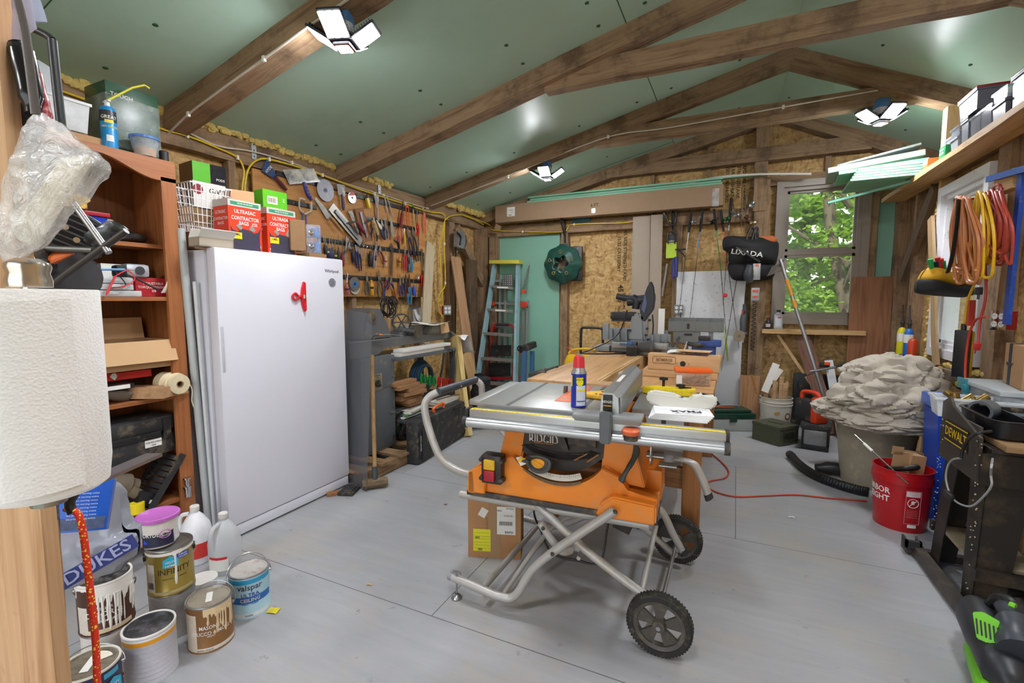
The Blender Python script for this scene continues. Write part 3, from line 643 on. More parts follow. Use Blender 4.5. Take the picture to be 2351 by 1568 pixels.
def deco_bags(t,w_,d_,h_):
 Mx=frame((0,-.0005,h_/2),(0,-1,0));h2=h_/2
 b=B();patch(b,w_,.038,Mx@Matrix.Translation((0,h2-.019,0)));patch(b,d_,.038,frame((-w_/2,d_/2,h_/2),(-1,0,0))@Matrix.Translation((0,h2-.019,.001)));part('top_band',b,M('#c4bdbb',.6),t)
 b=B();patch(b,w_*.86,.02,Mx@Matrix.Translation((0,h2-.02,.001)));part('green_stripe',b,M('#2f8f63',.5),t)
 b=B();G=Mx@Matrix.Translation((0,0,.0005))
 def tx(s,x,y,z,q=1.0):textb(b,s,z,G@Matrix.Translation((x*w_,y*h_,0)),squash=q)
 tx('ULTRASAC',0,.27,.03,.9);tx('CONTRACTOR',0,.14,.031,.8);tx('BAGS',-.05,.045,.031,.8);tx('WITH',.28,.06,.013);tx('FLAPS',.28,.025,.013)
 tx('42',-.36,-.41,.042,.9);tx('20',.36,-.41,.042,.9);tx('GAL. CONTRACTOR',0,-.41,.012);tx('GALLON',-.36,-.472,.012);tx('BAGS',.36,-.472,.012)
 textb(b,'THE BIG ON BIG BAGS',.012,Mx@Matrix.Translation((0,h2-.02,.002)),squash=.8)
 Ms=frame((-w_/2-.001,d_/2,h_/2),(-1,0,0));textb(b,'ULTRASAC',.026,Ms@Matrix.Translation((0,.25*h_,0)),squash=.8);textb(b,'CONTRACTOR',.024,Ms@Matrix.Translation((0,.12*h_,0)),squash=.8);textb(b,'BAGS',.024,Ms@Matrix.Translation((0,.03*h_,0)))
 part('lettering',b,PAPER,t)
 b=B();P=[(-.42,-.49),(-.42,-.2),(-.45,-.03),(-.38,-.1),(-.25,-.13),(-.12,-.06),(.1,-.08),(.25,-.13),(.38,-.1),(.47,0),(.42,-.2),(.44,-.49)]
 b.prism([(a*w_,-h_*c)for a,c in P],.0008,lambda a,c,q:(a,-.001-q,h_/2-c));part('bag_picture',b,M('#3a3648',.5,var=.3,sc_=20),t)
 b=B();b.prism([(-.3,-.02),(-.22,.03),(-.1,-.04),(-.15,-.1)],.001,lambda a,c,q:(a*w_,-.002-q,h_/2+h_*c));b.prism([(.1,-.07),(.17,.03),(.3,-.05),(.25,-.1)],.001,lambda a,c,q:(a*w_,-.002-q,h_/2+h_*c));part('debris_picture',b,M('#8f8a86',.6,var=.5,sc_=60),t)
 b=B();patch(b,.062,.038,Mx@Matrix.Translation((-.28*w_,-.21*h_,.002)));part('weight_badge',b,M('#ead21e',.5),t)
 b=B();textb(b,'3 MIL',.02,Mx@Matrix.Translation((-.28*w_,-.19*h_,.0025)));part('badge_lettering',b,BLACK,t)
REDB=M('#dd3c1c',.45)
tbox('contractor_bag_box','left red carton of contractor bags on the freezer, beside the wire basket','box',(-2.655,1.895,ZF),RZL-.03,.205,.14,.29,REDB,'red bag cartons on the freezer',deco=deco_bags)
tbox('contractor_bag_box','right red carton of contractor bags, partly hidden by an open flap','box',(-2.655,2.145,ZF),RZL-.03,.205,.14,.285,REDB,'red bag cartons on the freezer',deco=deco_bags)
openbox('cardboard_box','small open cardboard box turned toward the freezer edge, showing its dark inside','box',(-2.645,2.30,ZF+.03),RZL+1.15,.12,.1,.2,CARDD,CARDD,(0,0,0,0))
tbox('cardboard_box','plain tan cardboard box standing behind the left red carton','box',(-2.80,1.99,ZF),RZL-.35,.13,.13,.385,CARDL)
def deco_food(t,w_,d_,h_):
 b=B();Mx=frame((0,0,h_/2),(0,-1,0));patch(b,.07,.05,Mx@Matrix.Translation((-.02,.07,.0005)));patch(b,w_*.98,.08,Mx@Matrix.Translation((0,-.045,.0004)));textb(b,'FoodSaver',.026,Mx@Matrix.Translation((.01,.015,.001))@Matrix.Rotation(PI,4,'Z'));textb(b,'2',.03,Mx@Matrix.Translation((.06,.08,.001))@Matrix.Rotation(PI,4,'Z'));part('label',b,PAPER,t)
 b=B()
 for k in range(9):patch(b,.002+.002*(k%3==0),.03,Mx@Matrix.Translation((-.045+k*.006,.07,.001)),n=1)
 part('barcode',b,BLACK,t)
tbox('bag_roll_box','bright green upside-down bag roll box behind the right red carton','box',(-2.80,2.22,ZF+.16),RZL-.1,.17,.1,.27,M('#5fc21f',.4),deco=deco_food)
b=B();b.bx(-2.91,-2.80,2.13,2.31,ZF,ZF+.158,.003);single('cardboard_box','brown carton hidden low behind the right red carton','box',b,CARD)
def deco_garm(t,w_,d_,h_):
 b=B();Mx=frame((0,0,h_/2),(0,-1,0));patch(b,w_*.98,h_*.96,Mx@Matrix.Translation((0,0,.0004)));part('printed_face',b,PAPER,t)
 b=B();textb(b,'GATES',.045,Mx@Matrix.Translation((.06,.03,.001)));part('lettering',b,BLACK,t);b=B();b.cyl((-.07,-.001,h_/2+.03),(-.07,-.002,h_/2+.03),.03,n=24);part('logo',b,M('#8c1f2c',.5),t)
tbox('carton','grey carton with dark lettering in the wire basket on the freezer','box',(-2.98,1.90,ZF+.27),RZL-.05,.2,.2,.16,M('#9a9088',.8),deco=deco_garm)
def deco_grn(t,w_,d_,h_):
 b=B();Mx=frame((0,0,h_/2),(0,-1,0));patch(b,w_*.5,h_*.99,Mx@Matrix.Translation((-.25*w_,0,.0004)));part('green_panel',b,M('#5cb82a',.3),t)
 b=B();patch(b,w_*.48,h_*.99,Mx@Matrix.Translation((.25*w_,0,.0004)));part('dark_panel',b,M('#2a2a30',.15,var=.5,sc_=18),t);b=B();textb(b,'PODS',.02,Mx@Matrix.Translation((.06,-.03,.001)));part('lettering',b,PAPER,t)
tbox('carton','glossy green and black carton on top of the grey carton','box',(-3.0,1.92,ZF+.432),RZL-.12,.2,.17,.12,CARDD,deco=deco_grn)
b=B();b.bx(-3.12,-2.99,1.72,2.03,ZF,ZF+.268,.003);b.bx(-2.99,-2.80,1.68,1.87,ZF,ZF+.098,.003);single('cardboard_box','plain brown cartons under the wire basket','box',b,CARDD)
t=T('wire_basket','white wire basket standing on the left end of the freezer','basket',(-2.90,1.79,ZF+.1),RZL)
for r_,nm in((0,0),):
 w_,d_,h_=.24,.22,.27;b=B()
 def pt(s,c,k):q=.78+.22*k;return V((s*w_/2*q,(c*d_/2)*q,h_*k))
 for kk in(0,.2,.36,.52,.68,.84,1.0):
  b.tube([pt(-1,-1,kk),pt(1,-1,kk),pt(1,1,kk),pt(-1,1,kk)],.0026 if kk<1 else .004,n=6,closed=True)
 for i in range(9):
  s=-1+2*i/8
  for q in(-1,1):b.tube([pt(s,q,0),pt(s,q,1)],.0022,n=6);b.tube([pt(q,s,0),pt(q,s,1)],.0022,n=6)
  b.tube([pt(s,-1,0),pt(s,1,0)],.0022,n=6)
 part('wire_mesh',b,M('#eef0f2',.3,var=.02),t)
openbox('flat_tray','shallow white cardboard tray with a raised flap at the freezer top corner','box',(-2.63,1.70,ZF),RZL-.05,.19,.1,.05,M('#a89c8c',.8),PAPER,(1,1,0,0),.55,ang=(-50,120,0,0))
t=T('bulb_pack','clear pack of two silver bulbs with blue card on the freezer corner','light bulbs',(-2.70,2.42,ZF+.03),RZL-.2)
b=B();b.bx(-.05,.06,-.02,.05,0,.2,.01);wobble(b,.006,20);part('blister',b,CLEAR('#ccd2e6',.35,.1,.12,.7),t)
b=B();b.bx(.02,.058,-.012,.04,.01,.08);b.bx(.02,.058,-.012,.04,.12,.18);part('card',b,M('#2a78c8',.5),t)
for zz in(.045,.14):
 b=B();b.sph((-.015,.01,zz),.034,18,12);part('bulb',b,M('#c9bdb6',.15,.9),t)
b=B();b.bx(-2.78,-2.64,2.34,2.49,ZF,ZF+.028);single('flat_carton','thin brown carton under the pack of bulbs','box',b,CARDD)
XB=-3.385
PLY=WOOD('#c08a4e','#a06c38',.6,.35,.12,ax=1,bmp=.06,stc='#8a5f34')
a,c_=onX(578,366,XB),onX(975,500,XB);lo_=onX(972,672,XB);lo2=onX(800,684,XB)
b=B();b.bx(XB-.015,XB,a.y,c_.y,1.43,2.405,.001);single('tool_board','wide plywood board on the left wall carrying rows of hand tools','tool board',b,PLY)
def mbar(p,q,lab):
 P,Q=onX(*p,XB),onX(*q,XB);t=T('magnetic_bar',lab,'tool bar',(XB,(P.y+Q.y)/2,P.z),0,None)
 z=(P.z+Q.z)/2;b=B();b.bx(XB,XB+.012,P.y,Q.y,z-.02,z+.02,.002);part('bar',b,BLACK,t,world=True)
 b=B();n=int((Q.y-P.y)/.15)
 for k in range(n):b.cyl((XB+.012,P.y+.07+k*.15,z),(XB+.0135,P.y+.07+k*.15,z),.006,n=10)
 part('screw_heads',b,DSTEEL,t,world=True)
mbar((632,398),(730,423),'left length of the topmost black magnetic tool bar')
mbar((815,450),(960,488),'right length of the topmost black magnetic tool bar')
mbar((656,463),(725,476),'left length of the second black magnetic tool bar')
mbar((835,500),(960,528),'right length of the second black magnetic tool bar')
mbar((728,552),(972,582),'third black magnetic tool bar, level with the freezer top')
mbar((787,636),(972,646),'lowest black magnetic tool bar on the plywood board')
TF=XB+.014
def hang(name,lab,cat,p,q,off=0.0):
 """matrix + length of a tool hanging on the board from pixel p (top) to q (bottom)"""
 P,Q=onX(*p,TF+off),onX(*q,TF+off);d=Q-P;L=d.length;z=-d.normalized();x=V((1,0,0));y=z.cross(x);m=Matrix((x,y,z)).transposed().to_4x4();m.translation=P
 return T(name,lab,cat,mat=m),L
def mp(poly,t,x0=0.0):return lambda b:b.prism(poly,t,lambda a,c,q:(x0+q,a,c))
def flat(t,nm,poly,mt,th=.002,x0=0.0,bev=0.0,lab=None):
 b=B();b.prism(poly,th,lambda a,c,q:(x0+q,a,c),bev=bev);return part(nm,b,mt,t,lab)
def screwdriver(lab,p,q,col='#202228',col2=None,wd=.013,shaft=.45):
 wd*=1.3
 t,L=hang('screwdriver',lab,'screwdriver',p,q);s=L*shaft
 b=B();b.cyl((.012,0,0),(.012,0,-s),.003,n=8);b.box((.012,0,.0),(.002,.007,.012));part('blade',b,CHROME,t)
 b=B();h=L-s;b.lathe([(0,0),(wd*.55,0),(wd*.5,-h*.12),(wd,-h*.3),(wd*1.05,-h*.8),(wd*.8,-h),(0,-h)],(.012,0,-s),n=10);part('handle',b,M(col,.4),t)
 if col2:
  b=B();b.lathe([(wd*1.07,-h*.45),(wd*1.1,-h*.6)],(.012,0,-s),n=10);part('grip_band',b,M(col2,.4),t)
def pliers(lab,p,q,col='#23262c',jaw=.3,open_=.35,wd=1.0,metal=STEEL,name='pliers',long=False):
 wd*=1.3;open_*=1.2
 t,L=hang(name,lab,'pliers',p,q);j=L*jaw;w_=.012*wd
 b=B();b.prism([(-w_,-j*.75),(-.003,0),(.003,0),(w_,-j*.75),(w_*.8,-j*1.1),(-w_*.8,-j*1.1)]if not long else[(-w_,-j*.8),(-w_*.3,0),(w_*.5,.0),(w_,-j*.8),(w_*.8,-j*1.1),(-w_*.8,-j*1.1)],.01,lambda a,c,q:(.004+q,a,c),bev=.001)
 b.cyl((.003,0,-j*.9),(.017,0,-j*.9),w_*.5,n=12);part('jaws',b,metal,t)
 for s in(-1,1):
  b=B();o=open_*.05;b.tube([(.009,s*w_*.4,-j),(.009,s*(w_*.7+o*.6),-j-(L-j)*.3),(.009,s*(w_*.8+o),-j-(L-j)*.65),(.009,s*(w_*.6+o*.8),-L)],[.006*wd**.5,.0095,.0105,.008],n=8,smooth=4);part('grip',b,M(col,.5),t)
def locking(lab,p,q,col=None):
 t,L=hang('locking_pliers',lab,'pliers',p,q);j=L*.3
 b=B();b.prism([(-.016,-j*.3),(-.012,0),(-.002,-.002),(.002,-j*.45),(.008,-.003),(.016,-j*.4),(.014,-j),(-.012,-j*1.1)],.012,lambda a,c,q:(.004+q,a,c),bev=.001);part('jaws',b,STEEL,t)
 for s in(-1,1):
  b=B();b.tube([(.01,s*.008,-j*.9),(.01,s*.018,-j-(L-j)*.35),(.01,s*.016,-j-(L-j)*.7),(.01,s*.012,-L)],[.008,.009,.008,.006],n=8,smooth=4);part('grip',b,M(col,.5)if col else STEEL,t)
def putty(lab,p,q,wd,col,blade=STEEL,bl=.45,handle='#3a2a6e',neck=.3):
 t,L=hang('putty_knife',lab,'putty knife',p,q);s=L*bl
 flat(t,'blade',[(-wd/2,0),(wd/2,0),(wd/2*neck,-s),(-wd/2*neck,-s)],blade,.002,.01)
 b=B();h=L-s;b.lathe([(0,.01),(.009,.01),(.012,-h*.3),(.015,-h*.75),(.01,-h),(0,-h)],(.012,0,-s),n=12);part('handle',b,M(handle,.45,dirt=.15),t)
PATINA=M('#7d7874',.5,.6,var=.25,dirt=.35,dirtc='#cfcac0',sc_=40)
t,L=hang('putty_knife','blue-labelled putty knife with brown handle at the top left of the board','putty knife',(606,376),(655,437),.01)
flat(t,'blade',[(-.06,-.02),(.05,.012),(.02,-L*.55),(-.02,-L*.5)],M('#23406c',.35,var=.3,sc_=20),.003);
b=B();textb(b,'HYDE',.03,Matrix.Translation((.0035,0,-.05))@frame((0,0,0),(1,0,0)));part('lettering',b,PAPER,t)
b=B();b.tube([(.006,0,-L*.48),(.01,.0,-L*.7),(.01,.004,-L)],[.02,.015,.018,.014],n=12,smooth=4,flat=.7);part('handle',b,M('#5c2a28',.4),t)
P=onX(693,405,TF);m=Matrix.Translation(P)@Matrix.Rotation(-.0,4,'X')
t=T('taping_knife','wide plaster-smeared taping knife with blue handle, handle down','taping knife',mat=m)
pl=[onX(u,v,TF)-P for u,v in((646,390),(718,387),(731,418),(662,424))]
b=B();b.prism([(p.y,p.z)for p in pl],.002,lambda a,c,q:(.012+q,a,c));part('blade',b,M('#2b3442',.35,.3,dirt=.95,dirtc='#d9d4c4',sc_=22),t)
pl=[onX(u,v,TF)-P for u,v in((661,419),(730,413),(732,418),(662,424))]
b=B();b.prism([(p.y,p.z)for p in pl],.006,lambda a,c,q:(.011+q,a,c));part('spine',b,STEEL,t)
pts=[onX(u,v,TF)-P for u,v in((694,418),(701,440),(711,460))]
b=B();b.tube([p+V((.02,0,0))for p in pts],[.013,.016,.019,.013],n=12,smooth=4);part('handle',b,M('#2b2e86',.45,dirt=.4,dirtc='#c9c4d8',sc_=40),t)
def disc(lab,c,r,th,mt,hub,hubm,name='round_blade',teeth=0,cat='saw blade',off=0.0):
 P=onX(*c,TF+off);t=T(name,lab,cat,P);b=B();n=96 if teeth else 40
 pr=[]
 for i in range(n):
  rr=r*(1.0 if not teeth or i%2 else .965);pr.append((rr*math.cos(2*PI*i/n),rr*math.sin(2*PI*i/n)))
 b.prism(pr,th,lambda a,c,q:(q,a,c));part('disc',b,mt,t)
 b=B();b.cyl((th,0,0),(th+.002,0,0),hub,n=20);part('hub_label',b,hubm,t);b=B();b.cyl((th+.002,0,0),(th+.003,0,0),hub*.45,n=16);part('arbor',b,BLACK,t)
 return t
BRUSH=M('#7c7c80',.45,.7,var=.15)
disc('shiny round saw blade hanging right of the wide taping knife',(747,437),.098,.003,BRUSH,.02,M('#3c3f68',.4),teeth=1,off=.01)
putty('paint-crusted square scraper with blue handle, right of the shiny saw blade',(780,424),(787,483),.1,None,PATINA,.42,'#3a3f66',.9)
t=disc('small red and white disc in shrink wrap between scraper and yellow key set',(808,454),.053,.004,M('#d8d2d6',.2,var=.4,sc_=60),.01,BLACK,'cutting_disc',cat='disc')
b=B();b.prism([(-.05,.01),(-.02,.05),(.02,.056),(.04,.03)],.001,lambda a,c,q:(.0045+q,a,c));part('label',b,M('#b3202c',.4),t)
t,L=hang('hex_key_set','yellow folding hex key set on the topmost magnetic bar','hex keys',(838,449),(846,478));b=B();b.bx(.002,.03,-.018,.018,-L,-.025,.006);part('holder',b,M('#e0c21c',.35),t)
for k in range(3):
 b=B();b.tube([(.018,-.012+k*.012,-.03),(.018,-.012+k*.012,.0+.004*k),(.018,.006+k*.006,.004+.004*k)],.003,n=6);part('hex_key',b,BLACK,t)
putty('broad grey scraper with splattered handle below the magnetic bar',(862,446),(866,508),.085,None,PATINA,.55,'#a89a90',.2)
def ctrowel(lab,p,q,wd,blade=PATINA,hd='#b98f5c',side=1,hl=.55,name='trowel'):
 t,L=hang(name,lab,'trowel',p,q)
 s=L*(1-hl*.6)
 flat(t,'blade',[(-.008,0),(.008,0),(wd/2,-s*.75),(.012,-s),(-wd/2,-s*.8)],blade,.003,.006)
 b=B();b.tube([(.012,0,-s*.8),(.03,0,-s),(.02,0,-L)],[.005,.012,.013,.012],n=12,smooth=4);part('handle',b,WOOD(hd,'#93683c',.6,1.2),t)
t,L=hang('trowel','narrow cement-stained pointing trowel with pale wooden handle','trowel',(722,455),(780,531));s=L*.62
flat(t,'blade',[(-.012,0),(.01,.004),(.035,-s*.9),(.0,-s),(-.04,-s*.85)],M('#8f8d88',.5,.6,dirt=.4,dirtc='#c9c6bd'),.003,.006)
b=B();b.tube([(.01,0,-s*.9),(.03,.0,-s*1.05),(.03,0,-L)],[.005,.009,.012,.009],n=12,smooth=4);part('handle',b,WOOD('#c69c66','#a57d4a',.6),t)
def floatt(lab,p4,hm,col,grip,th=.003):
 P=onX(*p4[0],TF);t=T('finishing_trowel',lab,'trowel',P);pl=[onX(u,v,TF)-P for u,v in p4]
 b=B();b.prism([(p.y,p.z)for p in pl],th,lambda a,c,q:(.02+q,a,c));part('blade',b,col,t)
 A=(pl[0]+pl[1])/2;Z=(pl[2]+pl[3])/2;d=Z-A;o=V((.03,0,0))
 b=B();b.bar(A+d*.12+o,A+d*.88+o,.03,.008,(1,0,0));part('rib',b,BRUSH,t)
 g0,g1=[onX(u,v,TF)-P+V((.075,0,0))for u,v in grip]
 b=B();b.tube([g0,g0.lerp(g1,.3),g0.lerp(g1,.7),g1],[.013,.019,.019,.014],n=14,smooth=4);part('handle',b,hm,t)
 b=B();b.bar(g0,A+d*.45+o,.016,.006,(0,1,0));part('bracket',b,STEEL,t)
floatt('long steel finishing trowel with dark red handle hanging diagonally',((761,466),(750,482),(822,566),(830,550)),M('#7a2830',.4),M('#8f8c86',.4,.8,var=.15,dirt=.3),((805,510),(825,538)))
putty('mottled broad knife between the two finishing trowels',(802,484),(820,535),.06,None,PATINA,.75,'#8d8f96',.3)
floatt('wood-backed float with pale wooden grip beside the long trowel',((810,480),(829,476),(850,551),(830,557)),WOOD('#cbb083','#a98d5f',.6),WOOD('#9a6840','#7b4f2e',.7,1,ax=2),((843,506),(855,540)))
P=onX(688,460,TF);t=T('locking_clamp','big white-jawed locking clamp above the pack of bulbs','clamp',P);Q=lambda u,v:onX(u,v,TF)-P+V((.015,0,0))
b=B();b.tube([Q(697,459),Q(686,456),Q(684,464),Q(685,480),Q(693,488),Q(697,492),Q(704,488),Q(710,486),Q(712,480),Q(711,464)],.01,n=8,flat=.6,smooth=3);part('jaws',b,M('#c7c0b4',.5),t)
b=B();b.tube([Q(693,490),Q(692,512)],.008);b.tube([Q(699,492),Q(700,514)],.007);part('handle',b,M('#2f4a86',.4),t)
ctl=[('screwdriver',(739,537),(747,590),'#1f2025',None),('screwdriver',(743,541),(752,592),'#26272b','#d8d2c2'),('screwdriver',(754,548),(757,598),'#2a2c66',None),('screwdriver',(759,545),(763,596),'#3a3a40',None),('screwdriver',(767,552),(768,600),'#22231f','#e3d51f'),('screwdriver',(774,541),(776,602),'#3b3a33',None),('screwdriver',(783,552),(785,612),'#8e1822',None)]
for i,(k,p,q,c1,c2)in enumerate(ctl):
 screwdriver(['leftmost slim black screwdriver, partly behind the freezer top','slim screwdriver with dark and cream handle behind the freezer','screwdriver with thick navy handle behind the freezer','thin screwdriver between the navy and the yellow-banded ones','black screwdriver with yellow band behind the freezer','tall brown-necked screwdriver behind the freezer','dark red screwdriver at the right corner of the freezer'][i],p,q,c1,c2,.012 if i!=2 else .015,.45)
t,L=hang('adjustable_wrench','open-jawed adjustable wrench on the third magnetic bar','wrench',(796,541),(788,600));flat(t,'wrench_body',[(-.018,-.01),(-.012,.0),(-.005,-.025),(.006,-.028),(.012,-.002),(.02,-.012),(.018,-.05),(.008,-.07),(.01,-L),(-.01,-L),(-.008,-.07),(-.018,-.05)],STEEL,.01,.004,.001)
pliers('brown-handled pliers hanging open right of the red screwdriver',(800,555),(798,602),'#4a3a34',.32,.9)
screwdriver('chunky black screwdriver left of the locking pliers',(804,552),(810,603),'#1f2236',None,.014,.4)
locking('navy-handled locking pliers below the long trowel tip',(815,562),(820,615),'#23265c')
locking('shorter navy-handled locking pliers overlapping the first pair',(821,566),(826,622),'#2a2745')
for i,(p,q)in enumerate((((833,560),(832,598)),((841,562),(839,596)))):
 t,L=hang('ring_wrench',('left','right')[i]+' of two small ring spanners on the third bar','wrench',p,q);b=B();b.tube([(.005,.012*math.cos(a),.012*math.sin(a)-.01)for a in[k*PI/6 for k in range(12)]],.0035,n=6,closed=True);b.cyl((.005,0,-.022),(.005,0,-L),.0035,n=8);part('wrench_body',b,CHROME,t)
screwdriver('black bulky screwdriver with thick ribbed handle',(848,562),(849,612),'#191a1e',None,.02,.3)
locking('plain steel locking pliers beside the bulky screwdriver',(862,556),(858,616))
pliers('small pliers with dark red curved handles',(871,562),(870,604),'#6a1820',.35,.8)
screwdriver('small red and clear tipped screwdriver',(883,570),(884,612),'#c9b9a8','#b3202c',.009,.4)
t,L=hang('file','bundle of steel files and rods','files',(900,562),(897,630));b=B()
for k in range(4):b.box((.006+.003*(k%2),-.014+.009*k,-L/2-.01*k),(.004,.006,L))
b.box((.006,-.03,-.03),(.005,.012,.06),(.2,0,0));part('file_blade',b,DSTEEL,t)
screwdriver('yellow translucent screwdriver right of the files',(914,570),(916,612),'#b88a1c','#3a3a2c',.011,.45)
pliers('long pliers with bright red grips',(928,565),(928,622),'#b01820',.3,.15,1.1)
pliers('pliers with brown and black grips beside the red pair',(936,575),(937,625),'#3a2a26',.3,.1)
pliers('slip-joint pliers with light blue grips',(942,585),(942,625),'#2f8fb8',.2,.3)
t,L=hang('adjustable_wrench','chrome adjustable pliers-wrench at the right edge of the third row','wrench',(965,571),(972,628));flat(t,'wrench_body',[(-.02,-.005),(-.005,.0),(-.002,-.02),(.008,-.02),(.015,.002),(.022,-.02),(.012,-.05),(.02,-L),(.008,-L),(0,-.06),(-.01,-L*.9),(-.018,-L*.85),(-.012,-.05)],CHROME,.012,.004,.001)
pliers('large snips with open white shears and dark grips',(856,500),(858,553),'#22243c',.45,.5,1.3,M('#d0ccc4',.4,.5),name='tin_snips')
pliers('white-bladed snips spread diagonally',(862,505),(886,545),'#2b2750',.5,.5,1.2,M('#d0ccc4',.4,.5),name='tin_snips')
pliers('dark blue needle-nose pliers right of the snips',(873,504),(884,548),'#23284a',.35,.3)
pliers('chrome side cutters beside the needle-nose pliers',(881,498),(887,548),'#7b7c80',.4,.1,1,CHROME)
for i,(p,q)in enumerate((((881,449),(890,490)),((887,450),(901,496)))):
 t,L=hang('steel_bracket',('left','right')[i]+' of two punched steel strips on the top bar','steel strip',p,q);flat(t,'strip',[(-.009,0),(.009,0),(.009,-L),(-.009,-L)],STEEL,.003,.004)
 b=B()
 for k in range(4):b.cyl((.0072,0,-.02-.025*k),(.0078,0,-.02-.025*k),.004,n=10)
 part('punched_holes',b,BLACK,t)
t,L=hang('brick_trowel','leaf-shaped steel trowel with black offset handle','trowel',(894,490),(902,551),.005);flat(t,'blade',[(0,0),(.022,-L*.5),(.026,-L*.75),(.0,-L),(-.03,-L*.72),(-.024,-L*.45)],M('#b9babc',.3,.9),.002,.01)
b=B();b.tube([(.01,0,-L),(.03,.01,-L-.02),(.04,.03,-L-.03),(.03,.045,-L-.1)],[.004,.005,.012,.014,.015,.012],n=10,smooth=4);part('handle',b,BLACK,t)
t,L=hang('hedge_shears','long dark red garden shears with ring handles','shears',(925,458),(913,556),.01)
flat(t,'blade',[(0,0),(.01,-L*.35),(.016,-L*.4),(-.012,-L*.4),(-.006,-L*.3)],M('#3a3436',.4,.6),.006,.004)
flat(t,'cover',[(-.014,-L*.33),(.016,-L*.33),(.022,-L*.66),(-.018,-L*.66)],M('#7c1a26',.4),.02,.002,.002)
for s in(-1,1):
 b=B();b.tube([(.012,s*.006,-L*.64),(.012,s*.03,-L*.75),(.012,s*.034,-L*.9),(.012,s*.014,-L),(.012,s*.004,-L*.85)],.005,n=8,smooth=4);part('ring_handle',b,M('#b01f2c',.4),t)
screwdriver('yellow-handled awl behind the garden shears',(926,525),(927,560),'#c99a1c',None,.011,.3)
b_=None
t,L=hang('deep_hook_saw','orange coping saw frame hanging on the top bar','coping saw',(931,473),(933,520));b=B();b.tube([(.01,-.008,-L),(.01,-.008,-.005),(.01,0,0),(.01,.034,-.006),(.01,.04,-.02),(.01,.04,-L)],.005,n=6);part('frame',b,M('#d85a18',.4),t)
b=B();b.bx(.0,.02,-.014,.04,-.018,.0,.004);part('grip',b,M('#d85a18',.4),t)
t,L=hang('scraper_stick','tall pale wooden stick tool with blue and lime tip','paint stick',(945,468),(953,532));b=B();b.cyl((.01,0,-.03),(.01,0,-L),.006,n=8);part('stick',b,WOOD('#d8b983','#b8955f',.6,ax=2),t);b=B();b.bx(.0,.022,-.01,.01,-.06,-.03,.003);part('collar',b,M('#28304e',.4),t);b=B();b.bx(.002,.02,-.009,.009,-.03,0,.003);part('tip',b,M('#5fae2c',.4),t)
t,L=hang('utility_scissors','scissors with big bright red loop at the right of the second row','scissors',(956,475),(957,541));flat(t,'blade',[(-.006,0),(.004,-.002),(.01,-L*.6),(-.01,-L*.6)],STEEL,.004,.006)
b=B();b.tube([(.01,.0,-L*.58),(.01,.02,-L*.7),(.01,.022,-L*.88),(.01,.002,-L*.98),(.01,-.018,-L*.85),(.01,-.012,-L*.68)],.009,n=8,closed=True,smooth=4,flat=.6);part('loop_handle',b,M('#cc1c24',.35),t)
t,L=hang('locking_clamp','silver C-jaw locking clamp with orange grips at the board edge','clamp',(972,476),(974,536));b=B();b.tube([(.01,-.02,0),(.01,-.022,-.03),(.01,-.005,-.055),(.01,.01,-.06),(.01,.03,-.045),(.01,.033,-.02),(.01,.022,.0)],.008,n=8,smooth=4,flat=.6);part('jaws',b,STEEL,t)
for s,c1 in((-1,'#e8601c'),(1,'#d8542a')):
 b=B();b.tube([(.01,s*.008,-.055),(.01,s*.016,-L*.65),(.01,s*.014,-L)],[.006,.008,.007],n=8,smooth=3);part('grip',b,M(c1,.4),t)
pliers('long groove-joint pliers with dark grips right of the shears',(934,522),(947,598),'#26243c',.28,.2,1.3,name='groove_joint_pliers')
pliers('second groove-joint pliers behind the wooden stick',(945,520),(957,600),'#2a2a2e',.25,.2,1.3,name='groove_joint_pliers')
t,L=hang('pry_bar','slim steel pry bar with light blue end','pry bar',(960,530),(958,600));b=B();b.box((.008,0,-L/2),(.006,.01,L));part('bar',b,DSTEEL,t);b=B();b.cyl((.01,.012,0),(.012,.014,-.03),.007,n=8);part('end_grip',b,M('#2f8fcf',.4),t)
screwdriver('silver and pink handled screwdriver at the freezer corner',(790,622),(796,677),'#b5646a','#2b2c50',.015,.5)
screwdriver('screwdriver with long orange shaft cover at the freezer corner',(797,626),(793,665),'#d89a1c',None,.01,.6)
t=disc('grey masonry disc with round blue logo, lowest row',(814,652),.07,.004,M('#7d7974',.5,.5,var=.2),.03,M('#1f7ad0',.4),'cutting_disc',cat='disc',off=.01)
b=B()
for k in range(14):a=2*PI*k/14;b.box((.002,.068*math.cos(a),.068*math.sin(a)),(.005,.003,.012),(-a+PI/2,0,0))
part('rim_slots',b,BLACK,t)
disc('pale disc edge showing below the grey masonry disc',(815,661),.064,.003,M('#c9c5be',.4,.3),.01,BLACK,'cutting_disc',cat='disc')
pliers('grey-handled needle-nose pliers right of the masonry disc',(840,625),(842,677),'#55564e',.4,.3,1,STEEL)
screwdriver('black and yellow stubby knife with curved handle',(849,628),(852,677),'#dfa21c','#2a2a2c',.015,.3)
pliers('steel C-clamp pliers with long grey levers',(868,620),(873,682),'#4a4844',.35,.4,1.5,M('#9a9484',.4,.8))
pliers('small pliers with maroon grips in the lowest row',(886,630),(886,665),'#6a2030',.35,.2)
pliers('large spread pliers with navy and yellow grips',(897,632),(893,688),'#27296a',.33,1.3,1.2)
screwdriver('wooden-handled chisel leaning right in the lowest row',(899,648),(910,690),'#b5703a',None,.012,.25)
pliers('chrome and purple pliers right of the chisel',(916,628),(919,680),'#3a2a66',.5,.15,1.1,CHROME)
pliers('navy-gripped pliers overlapping the purple pair',(923,632),(926,680),'#2a2446',.35,.2,1.2)
pliers('brown long-handled pliers left of the light blue pair',(930,630),(933,693),'#4a2c28',.3,.2,1.2,M('#6a5346',.5,.6))
